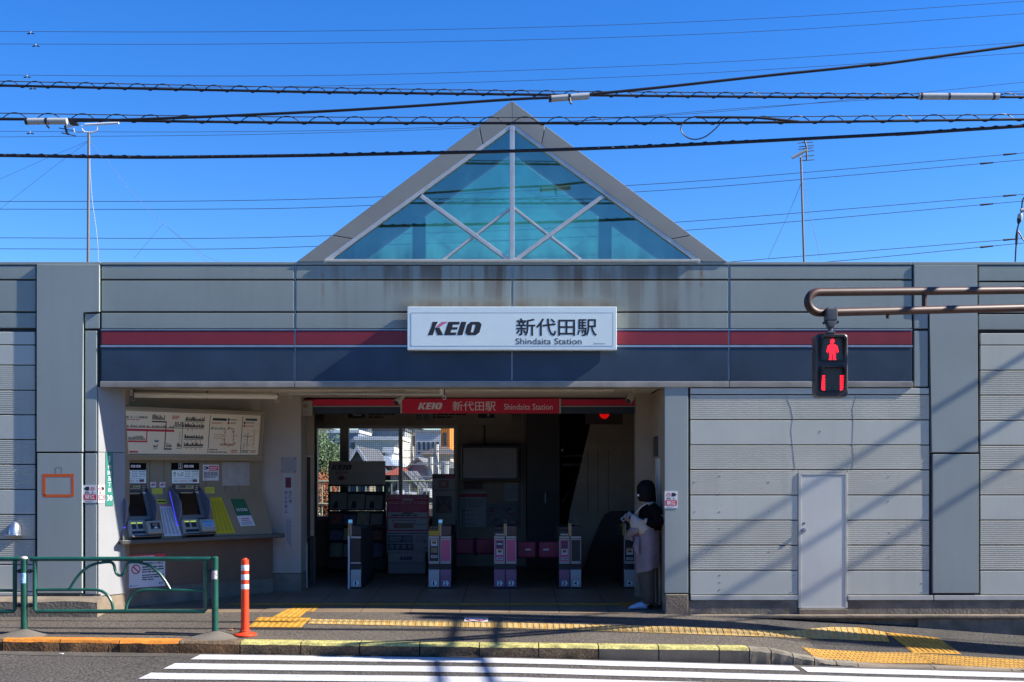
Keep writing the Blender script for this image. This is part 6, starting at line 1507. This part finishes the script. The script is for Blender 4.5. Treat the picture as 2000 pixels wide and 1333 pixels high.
BARK = mat('bark', (.09, .065, .045), .9, var=.2)
rg = random.Random(4)
def tree(name, px, py, Y, rad, n, size, mats, label, cat, zg=-5.2):
    c = P(px, py, Y); t = thing(name, (c.x, Y, zg), label, cat)
    mb = MB(); mb.tube([(c.x, Y, zg), (c.x + .1, Y, (c.z + zg) / 2), (c.x, Y, c.z + rad[2] * .3)], [.28, .2, .08], BARK, 8)
    for k_ in range(6):
        a = k_ * 1.05; mb.tube([(c.x, Y, c.z - rad[2] * .6), (c.x + math.cos(a) * rad[0] * .6, Y + math.sin(a) * rad[1] * .6, c.z + rad[2] * (.1 + .1 * (k_ % 3)))], [.1, .03], BARK, 6)
    mb.build('trunk', t); mb = MB(); leaves(mb, c, rad, n, size, mats, rg); mb.build('crown', t, fixn=False, smooth=0)
tree('evergreen_tree', 632, 900, 34, (.75, .8, 1.0), 7000, .034, LG, 'rounded green tree outside the left pane of the back window', 'tree')
tree('autumn_shrub', 636, 968, 31, (.6, .6, .75), 4200, .03, LR, 'red and orange autumn shrub below the green tree outside', 'shrub')
SIDING = lambda nm, c: mat(nm, c, .8, var=.1, streak=.1)
def house(px0, px1, ye, yr, Y, dep, wall_c, roof_c, label, gable=True, nm='house', yb=1100, win=2, verge=None):
    k_ = F / Y; x0, x1 = (px0 - 1000) / k_, (px1 - 1000) / k_; ze, zr = CZ + (HY - ye) / k_, CZ + (HY - yr) / k_; zb = -5.2; xm = (x0 + x1) / 2
    t = thing(nm, (xm, Y + dep / 2, zb), label, 'house' if nm == 'house' else 'building')
    wm, rm = SIDING('wall_%s_%d_%d' % (nm, px0, Y), wall_c), mat('roof_%d_%d' % (px0, Y), roof_c, .7, var=.15, vs=5)
    mb = MB()
    if gable: mb.prism([(x0, zb), (x1, zb), (x1, ze), (xm, zr - .12), (x0, ze)], Y, Y + dep, wm, ax='b')
    else: mb.box(x0, x1, Y, Y + dep, zb, ze, wm)
    mb.build('wall', t)
    mb = MB(); o = .3
    if gable:
        for s_ in (-1, 1):
            xe = xm + s_ * ((x1 - x0) / 2 + o); ze2 = ze - (zr - ze) * o / ((x1 - x0) / 2)
            mb.prism([(xm, zr), (xe, ze2), (xe, ze2 - .13), (xm, zr - .13)], Y - .25, Y + dep + .25, rm, ax='b')
        if verge:
            vm = mat('white_verge', (.75, .75, .72), .6)
            for s_ in (-1, 1):
                xe = xm + s_ * ((x1 - x0) / 2 + o); ze2 = ze - (zr - ze) * o / ((x1 - x0) / 2)
                mb.prism([(xm, zr + .03), (xe, ze2 + .03), (xe, ze2 - .16), (xm, zr - .16)], Y - .3, Y - .24, vm, ax='b')
    else:
        if zr > ze + .05:
            q0 = [(x0 - o, Y - o, ze), (x1 + o, Y - o, ze), (x1 + o, Y + dep + o, ze), (x0 - o, Y + dep + o, ze)]; r0 = [(x0 + (x1 - x0) * .3, Y + dep * .4, zr), (x1 - (x1 - x0) * .3, Y + dep * .4, zr), (x1 - (x1 - x0) * .3, Y + dep * .6, zr), (x0 + (x1 - x0) * .3, Y + dep * .6, zr)]
            mb.loft([q0, r0], rm)
        else: mb.box(x0 - .1, x1 + .1, Y - .1, Y + dep, ze + .002, ze + .25, rm)
    mb.build('roof', t)
    wd = (x1 - x0) / (win * 2 + 1)
    for i in range(win):
        for fl_ in range(max(1, int((ze - max(zb, CZ + (HY - yb) / k_)) / 2.7))):
            wx = x0 + wd * (1 + 2 * i); wz = ze - 1.9 - fl_ * 2.7
            mb = MB(); mb.box(wx, wx + wd, Y - .06, Y - .002, wz, wz + 1.1, mat('town_window', (.05, .07, .1), .15)); mb.build('window', t)
    return t
PAL = dict(cr=(.7, .64, .5), wh=(.8, .8, .76), gr=(.36, .36, .35), bl=(.26, .31, .4), br=(.32, .26, .2), dk=(.1, .1, .11), tan=(.5, .43, .32))
house(676, 722, 908, 872, 42, 7, PAL['br'], PAL['dk'], 'dark roofed house with a white edged pointed gable outside the middle pane', verge=True)
house(716, 756, 910, 885, 47, 6, PAL['gr'], PAL['bl'], 'house with a blue grey roof right of the white edged gable', gable=False)
house(752, 766, 885, 884, 49, 4, PAL['wh'], PAL['wh'], 'narrow white building between the blue roof and the red roof', gable=False, nm='building', win=1)
house(763, 786, 928, 912, 44, 5, PAL['wh'], (.32, .07, .035), 'white house with a red tiled roof low in the middle pane', gable=False, win=1)
house(782, 850, 924, 893, 46, 8, (.26, .25, .3), (.2, .19, .19), 'wide lilac grey house with a low gable outside the right pane')
house(776, 804, 936, 920, 40, 5, PAL['wh'], PAL['dk'], 'small white gabled house in front of the lilac grey house', win=1)
house(828, 880, 888, 870, 60, 9, PAL['tan'], (.13, .1, .08), 'brown hip roofed house high in the right pane', gable=False)
house(845, 886, 915, 900, 52, 6, PAL['gr'], (.17, .16, .15), 'grey hip roofed house below the brown roof at the right pane edge', gable=False)
house(694, 784, 860, 859.5, 78, 6, PAL['cr'], PAL['wh'], 'long pale building with a white parapet across the middle pane', gable=False, nm='building', win=5)
house(640, 700, 846, 845.5, 95, 8, PAL['bl'], PAL['wh'], 'grey blue block behind the tree in the left pane', gable=False, nm='building', win=4)
house(700, 730, 830, 829.5, 110, 8, PAL['cr'], PAL['wh'], 'tall cream block at the top of the middle pane', gable=False, nm='building', win=3)
house(728, 790, 842, 841, 105, 8, PAL['gr'], PAL['dk'], 'grey block next to the tall cream block', gable=False, nm='building', win=5)
house(784, 815, 836, 835, 112, 8, PAL['tan'], PAL['dk'], 'tan block at the top left of the right pane', gable=False, nm='building', win=3)
house(812, 862, 846, 845, 100, 8, PAL['wh'], PAL['gr'], 'white block at the top of the right pane', gable=False, nm='building', win=5)
house(861, 878, 826, 825, 90, 8, (.7, .22, .03), (.5, .16, .03), 'orange building at the top right of the right pane', gable=False, nm='building', win=1)
house(876, 930, 840, 839, 102, 8, PAL['bl'], PAL['gr'], 'slate blue block right of the orange building', gable=False, nm='building', win=3)
house(560, 645, 838, 837, 118, 8, PAL['tan'], PAL['gr'], 'tan block at the top of the left pane', gable=False, nm='building', win=5)
house(935, 985, 862, 861, 85, 8, PAL['cr'], PAL['wh'], 'cream block hidden from the street by the back wall, right of the window', gable=False, nm='building', win=4)
house(930, 1000, 838, 837, 115, 8, PAL['tan'], PAL['gr'], 'tall tan block hidden behind the wall right of the window', gable=False, nm='building', win=4)
house(1000, 1120, 842, 841, 108, 8, PAL['gr'], PAL['dk'], 'long grey block hidden behind the right half of the station', gable=False, nm='building', win=7)
house(895, 990, 905, 885, 55, 8, PAL['cr'], PAL['bl'], 'house with blue roof hidden behind the monitor wall', gable=False)
house(995, 1090, 898, 872, 58, 8, PAL['wh'], PAL['dk'], 'white gabled house hidden behind the right half of the station')
house(380, 540, 840, 839, 112, 8, PAL['cr'], PAL['gr'], 'long cream block hidden behind the ticket wall', gable=False, nm='building', win=8)
house(500, 600, 892, 868, 58, 8, PAL['tan'], PAL['dk'], 'tan gabled house hidden behind the ticket wall')
house(400, 490, 905, 880, 50, 8, PAL['wh'], PAL['br'], 'white house with brown roof hidden behind the ticket wall', gable=False)
house(600, 680, 890, 872, 62, 9, PAL['cr'], PAL['dk'], 'cream house behind the green tree', gable=False)
for i, (px_0, y0, Y, lb) in enumerate(((852, 868, 43, 'concrete utility pole with crossarms outside the right pane'), (841, 893, 41, 'shorter utility pole left of the taller one outside'), (805, 872, 70, 'distant utility pole rising above the lilac grey house'))):
    p0, p1 = P(px_0, 1040, Y), P(px_0, y0, Y); t = thing('utility_pole', (p0.x, Y, -5.2), lb, 'utility pole', 'utility poles beyond the station')
    mb = MB(); mb.tube([(p0.x, Y, -5.2), p1], [.16, .1], mat('pole_concrete', (.45, .43, .39), .8), 10); mb.build('shaft', t)
    mb = MB()
    for d in (.25, .7, 1.3): mb.box(p0.x - .75, p0.x + .75, Y - .2, Y - .12, p1.z - d - .05, p1.z - d, SLV)
    mb.build('crossarm', t)
    mb = MB(); mb.tube([(p0.x + .35, Y - .25, p1.z - 1.2), (p0.x + .35, Y - .25, p1.z - .7)], .16, SLV, 10); mb.build('transformer', t)
Y = 27.0; t = thing('lineside_fence', P(750, 990, Y), 'pale green mesh fence with rail beside the railway outside the window', 'fence')
mb = MB(); FNC = mat('fence_pale_green', (.3, .36, .24), .6)
mb.tube([P(500, 941, Y), P(1000, 940, Y)], .025, FNC, 6); mb.tube([P(500, 985, Y), P(1000, 984, Y)], .025, FNC, 6)
for x in range(510, 1000, 17): mb.tube([P(x, 941, Y), P(x, 1010, Y)], .018, FNC, 6)
mb.build('rail', t)
mb = MB()
for x in range(512, 1000, 4): mb.tube([P(x, 941, Y + .02), P(x, 985, Y + .02)], .004, FNC, 4)
mb.build('mesh', t)['kind'] = 'stuff'
# parked vans and bicycles by the line: small, pale, sunlit
for i, (x0, x1, y0, y1, Y, c, lb) in enumerate(((768, 780, 958, 990, 33, (.7, .7, .7), 'white van by the line in the middle pane'), (786, 806, 962, 990, 35, (.6, .62, .65), 'silver van by the line at the left of the right pane'), (820, 842, 955, 985, 37, (.72, .72, .7), 'white van by the line left of the poster stand'))):
    k_ = F / Y; X0, X1 = (x0 - 1000) / k_, (x1 - 1000) / k_; Z0, Z1 = CZ + (HY - y1) / k_, CZ + (HY - y0) / k_
    t = thing('parked_van', ((X0 + X1) / 2, Y, Z0), lb, 'van', 'vans parked beside the line'); W_ = max(X1 - X0, .3)
    mb = MB(wall(Y)); mb.prism([(X0, Z0 + .1), (X1, Z0 + .1), (X1, Z1 - .03), (X0 + W_ * .25, Z1), (X0 + W_ * .05, Z0 + (Z1 - Z0) * .55)], -1.6, 0, mat('van_paint_%d' % i, c, .3, coat=.5), .04); mb.build('body', t)
    mb = MB(wall(Y)); mb.prism([(X0 + W_ * .2, Z0 + (Z1 - Z0) * .58), (X1 - .06, Z0 + (Z1 - Z0) * .58), (X1 - .06, Z1 - .1), (X0 + W_ * .32, Z1 - .1)], -.001, .008, mat('town_window', (.05, .07, .1), .15)); mb.build('window', t)
    for x in (X0 + W_ * .22, X1 - W_ * .22): mb = MB(wall(Y)); mb.cyl((x, Z0 + .1), .14, -.18, .01, BLACK, 14); mb.build('wheel', t)
    mb = MB(); mb.box(X0 - 2, X1 + 2, Y - 1, Y + 3, -5.2, Z0 - .03, CONC); mb.build('car_park_deck', kind='structure')

# ------------------------------------------------------------------ the person by the right pillar
X0_, Y0_, Z0_ = 1.737, 14.39, .009
def W_(f, s_, z): return Vector((X0_ - f * 1.013, Y0_ - s_ * 1.013, Z0_ + z * 1.013))
per = thing('person', (X0_, Y0_, Z0_), 'person in black top with mauve coat round the waist, looking at a phone', 'person')
SKIN = mat('skin', (.45, .27, .19), .5, var=.04)
def skin(name, verts, edges, root, m, parent, sub=2):
    me = bpy.data.meshes.new(name); c0 = Vector(verts[0][0]); me.from_pydata([Vector(v[0]) - c0 for v in verts], edges, []); me.materials.append(m)
    o = bpy.data.objects.new(name, me); COL.objects.link(o); o.location = c0
    md = o.modifiers.new('skin', 'SKIN'); md.use_smooth_shade = True
    sv = me.skin_vertices[0].data
    for i, v in enumerate(verts):
        r = v[1]; sv[i].radius = r if isinstance(r, tuple) else (r, r)
        sv[i].use_root = i == root
    s2 = o.modifiers.new('subdivision', 'SUBSURF'); s2.levels = sub; s2.render_levels = sub
    adopt(o, parent); return o
V, E = [], []
def chain(pts, start=None):
    prev = start
    for (p, r) in pts:
        V.append((W_(*p), r)); i = len(V) - 1
        if prev is not None: E.append((prev, i))
        prev = i
    return prev
pel = chain([((-.02, 0, .9), .12)])
ch = chain([((-.03, 0, 1.08), .11), ((-.05, 0, 1.24), .12), ((-.04, 0, 1.34), .06)], pel)
nk = chain([((-.005, 0, 1.41), .048), ((.015, 0, 1.48), .062), ((.02, 0, 1.545), .082), ((.01, 0, 1.6), .06)], ch)
hd_i = nk - 1
chain([((.095, 0, 1.515), .018), ((.118, 0, 1.505), .01)], hd_i)           # nose
for sd_ in (1, -1):
    chain([((.0, sd_ * .078, 1.53), .014)], hd_i)                            # ears
    hip = chain([((-.02, sd_ * .085, .84), .085), ((.0 + .015 * sd_, sd_ * .09, .47), .058), ((-.03, sd_ * .09, .09), .04), ((.05, sd_ * .095, .04), .035), ((.13, sd_ * .1, .03), .028)], pel)
def hand(wrist_i, base, fwd, palm_up, curl):
    """palm, four curled fingers of different lengths and a thumb on the side"""
    fwd = Vector(fwd).normalized(); up = Vector(palm_up).normalized(); side = fwd.cross(up).normalized()
    b = Vector(base); pl = chain([(tuple(b + fwd * .045), .024)], wrist_i)
    for k_, (o_, L) in enumerate(((-.027, .062), (-.009, .07), (.009, .066), (.026, .052))):
        p0 = b + fwd * .08 + side * o_; d1 = (fwd * math.cos(curl) + up * math.sin(curl)).normalized(); d2 = (fwd * math.cos(curl * 2) + up * math.sin(curl * 2)).normalized()
        chain([(tuple(p0), .0095), (tuple(p0 + d1 * L * .55), .0085), (tuple(p0 + d1 * L * .55 + d2 * L * .45), .007)], pl)
    tb_ = b + fwd * .03 - side * .03
    chain([(tuple(tb_), .011), (tuple(tb_ + (fwd * .6 - side * .5 + up * .6).normalized() * .035), .009), (tuple(tb_ + (fwd * .9 - side * .1 + up * .8).normalized() * .06), .0075)], pl)
# far arm holds the phone up in front; near arm folds over the bag
w1 = chain([((-.06, -.17, 1.3), .05), ((-.03, -.2, 1.07), .042), ((.17, -.1, 1.1), .03)], ch - 0)
hand(w1, (.185, -.095, 1.112), (.85, .1, .4), (-.35, .1, .9), .9)
w0 = chain([((-.06, .17, 1.3), .05), ((-.14, .21, 1.1), .044), ((.04, .19, 1.12), .03)], ch)
hand(w0, (.055, .185, 1.12), (.95, -.25, -.1), (-.1, -.9, -.3), .7)
skin('body', V, E, 0, SKIN, per)
def rings(spec, n=22):
    return [[W_(cf + rf * math.cos(2 * math.pi * k_ / n) * (1 + (wv * math.sin(3 * 2 * math.pi * k_ / n + cf * 30))), cs + rs * math.sin(2 * math.pi * k_ / n) * (1 + wv * math.cos(4 * 2 * math.pi * k_ / n)), z + tz * math.cos(2 * math.pi * k_ / n)) for k_ in range(n)] for cf, cs, z, rf, rs, wv, tz in spec]
HAIR = mat('black_hair', (.006, .005, .006), .6, var=.2, vs=60, spec=.12); TOPB = mat('black_knit', (.006, .006, .007), .9, spec=.05); MAUV = mat('mauve_coat', (.22, .17, .185), .85, var=.12, vs=9, bump=.8, bs=14); TRO = mat('olive_trousers', (.07, .06, .046), .85, var=.15, vs=10, bump=.7, bs=16); CRM = mat('cream_canvas', (.4, .35, .3), .8, var=.05, vs=8)
mb = MB(); mb.loft(rings([(-.012, 0, 1.36, .104, .1, .07, .012), (-.008, 0, 1.40, .117, .112, .05, .012), (-.002, 0, 1.47, .122, .115, .015, .012), (.0, 0, 1.54, .122, .112, .01, .01), (-.002, 0, 1.59, .105, .098, 0, 0), (-.005, 0, 1.625, .075, .07, 0, 0), (-.005, 0, 1.643, .03, .03, 0, 0)]), HAIR); mb.build('hair', per, smooth=60)
mb = MB(); mb.loft([[W_(.098 + .018 * math.cos(a) + .004 * j, .045 * math.sin(a) + .02, 1.435 + .05 * j * .5) for a in (2 * math.pi * k_ / 10 for k_ in range(10))] for j in range(2)], PAPER); mb.build('face_mask', per, smooth=60)
mb = MB()
mb.loft(rings([(-.03, 0, 1.0, .15, .175, .02, 0), (-.035, 0, 1.12, .15, .17, .03, 0), (-.05, 0, 1.22, .145, .18, .02, 0), (-.05, 0, 1.3, .12, .18, .01, 0), (-.04, 0, 1.355, .075, .1, 0, .01), (-.02, 0, 1.385, .058, .062, 0, .01)]), TOPB)
for s_ in (1, -1): mb.tube([W_(-.05, s_ * .15, 1.315), W_(-.1 if s_ > 0 else -.05, s_ * .2, 1.22), W_(-.145 if s_ > 0 else -.03, s_ * .215, 1.11), W_(-.06 if s_ > 0 else .05, s_ * .2, 1.1), W_(.015 if s_ > 0 else .13, s_ * (.19 if s_ > 0 else .12), 1.12)], [.065, .078, .075, .07, .045], TOPB, 14)
mb.build('top', per, smooth=60)
mb = MB(); mb.loft(rings([(-.005, 0, 1.37, .066, .066, 0, .012), (.0, 0, 1.4, .068, .062, 0, .012), (.0, 0, 1.405, .05, .05, 0, .012)]), PAPER); mb.tube([W_(.01, .19, 1.12), W_(.045, .187, 1.122)], [.042, .036], CRM, 12); mb.tube([W_(.125, -.12, 1.12), W_(.16, -.105, 1.12)], [.04, .034], CRM, 12); mb.build('collar_and_cuffs', per, smooth=60)
mb = MB()
mb.loft(rings([(-.015, 0, 1.05, .15, .18, .03, .0), (.0, 0, 1.0, .165, .195, .05, .0), (-.006, 0, .95, .15, .195, .07, -.01), (-.01, 0, .9, .16, .2, .03, -.01), (-.012, 0, .82, .15, .205, .08, -.02), (-.012, 0, .75, .158, .205, .05, -.02), (-.012, 0, .6, .15, .21, .1, -.03), (-.01, 0, .5, .15, .21, .12, -.045)], 40), MAUV)
mb.tube([W_(.1, .16, 1.03), W_(.19, .1, .985), W_(.22, .02, .93), W_(.17, .05, .87)], [.05, .055, .045, .02], MAUV, 10); mb.tube([W_(.12, .13, .92), W_(.145, .15, .8), W_(.12, .17, .7)], [.03, .045, .02], MAUV, 10)
mb.build('coat', per, smooth=60)
mb = MB()
for s_ in (1, -1): mb.loft(rings([(-.01, s_ * .085, .62, .105, .1, .0, 0), (-.01 + .012 * s_, s_ * .09, .4, .1, .1, .03, 0), (-.02 + .012 * s_, s_ * .09, .2, .092, .095, .03, 0), (-.025 + .01 * s_, s_ * .092, .1, .085, .085, .05, .01), (-.02 + .01 * s_, s_ * .092, .075, .07, .075, .0, .01)]), TRO)
mb.build('trousers', per, smooth=60)
SHO = mat('pale_blue_trainer', (.4, .48, .62), .5, var=.06, vs=20)
for s_, m_, of in ((1, SHO, .1), (-1, DARK, .0)):
    mb = MB(); mb.loft([[W_(of + x, s_ * .1 + w_ * math.cos(a), max(.006, h * .5 + h * .5 * math.sin(a))) for a in (2 * math.pi * k_ / 14 for k_ in range(14))] for x, w_, h in ((-.1, .025, .06), (-.09, .036, .085), (-.04, .038, .1), (.02, .042, .085), (.07, .047, .062), (.11, .042, .045), (.135, .02, .025))], m_)
    mb.build('shoe', per, smooth=60)
mb = MB(frame(W_(.245, -.075, 1.17), (-.78, -.05, -.62), (-.35, .75, .5))); mb.box(-.08, .08, -.04, .04, -.004, .004, mat('phone_grey', (.28, .28, .28), .35), .004); mb.box(-.074, .074, -.036, .036, .0041, .0045, mat('phone_screen', (.2, .21, .22), .2)); mb.box(.03, .07, -.03, .01, -.0055, -.004, DARK, .001); mb.build('smartphone', None, 'grey smartphone held up by the person in the mauve coat', 'phone')
tbag = thing('tote_bag', W_(.06, .12, .96), 'cream canvas bag hanging across the chest of the standing person', 'bag')
mb = MB(); mb.loft(rings([(.08, .1, .955, .06, .06, .0, .02), (.075, .1, .985, .12, .095, .03, .03), (.065, .1, 1.04, .15, .11, .04, .04), (.06, .1, 1.09, .15, .1, .04, .05), (.07, .1, 1.13, .13, .08, .03, .06), (.08, .1, 1.15, .1, .05, .0, .06)]), CRM); mb.build('pouch', tbag, smooth=60)
mb = MB(); mb.tube([W_(.17, .06, 1.16), W_(.13, .1, 1.24), W_(.07, .13, 1.31), W_(-.01, .13, 1.352), W_(-.08, .13, 1.34)], .012, CRM, 8); mb.tube([W_(-.1, .22, 1.24), W_(-.16, .24, 1.2), W_(-.2, .2, 1.14), W_(-.17, .2, 1.08)], .018, CRM, 8); mb.build('strap', tbag, smooth=60)
# small litter in the gutter
for i, (x, y, c, lb) in enumerate(((480, 1270.5, (.6, .3, .3), 'tiny pinkish paper scrap in the gutter near the orange post'), (615, 1272, (.6, .16, .02), 'small orange leaf in the gutter left of the centre'), (715, 1274.5, (.7, .7, .7), 'small white scrap in the gutter left of the leaning shadows'), (761, 1275, (.7, .7, .7), 'larger white scrap in the gutter beside the leaning shadows'), (1099, 1281, (.6, .22, .02), 'orange leaf in the gutter right of the centre'), (120, 1279, (.62, .64, .66), 'white flake on the road at the left'), (451, 1232, (.6, .2, .03), 'orange scrap on the pavement beside the orange post'))):
    p = onr(x, y) if y > 1250 else onp(x, y); fn = zroad if y > 1250 else (lambda q_: zpave(q_, p.y))
    mb = MB(); a = i * 1.3
    mb.prism([(p.x + .028 * math.cos(a + k_ * 1.25), p.y + .02 * math.sin(a + k_ * 1.25)) for k_ in range(5)], p.z + .009, p.z + .014, mat('litter_%d' % i, c, .7, var=0)); mb.build('litter', None, lb, 'litter')
for o in list(bpy.data.objects):
    if o.type == 'FONT': bpy.data.objects.remove(o)
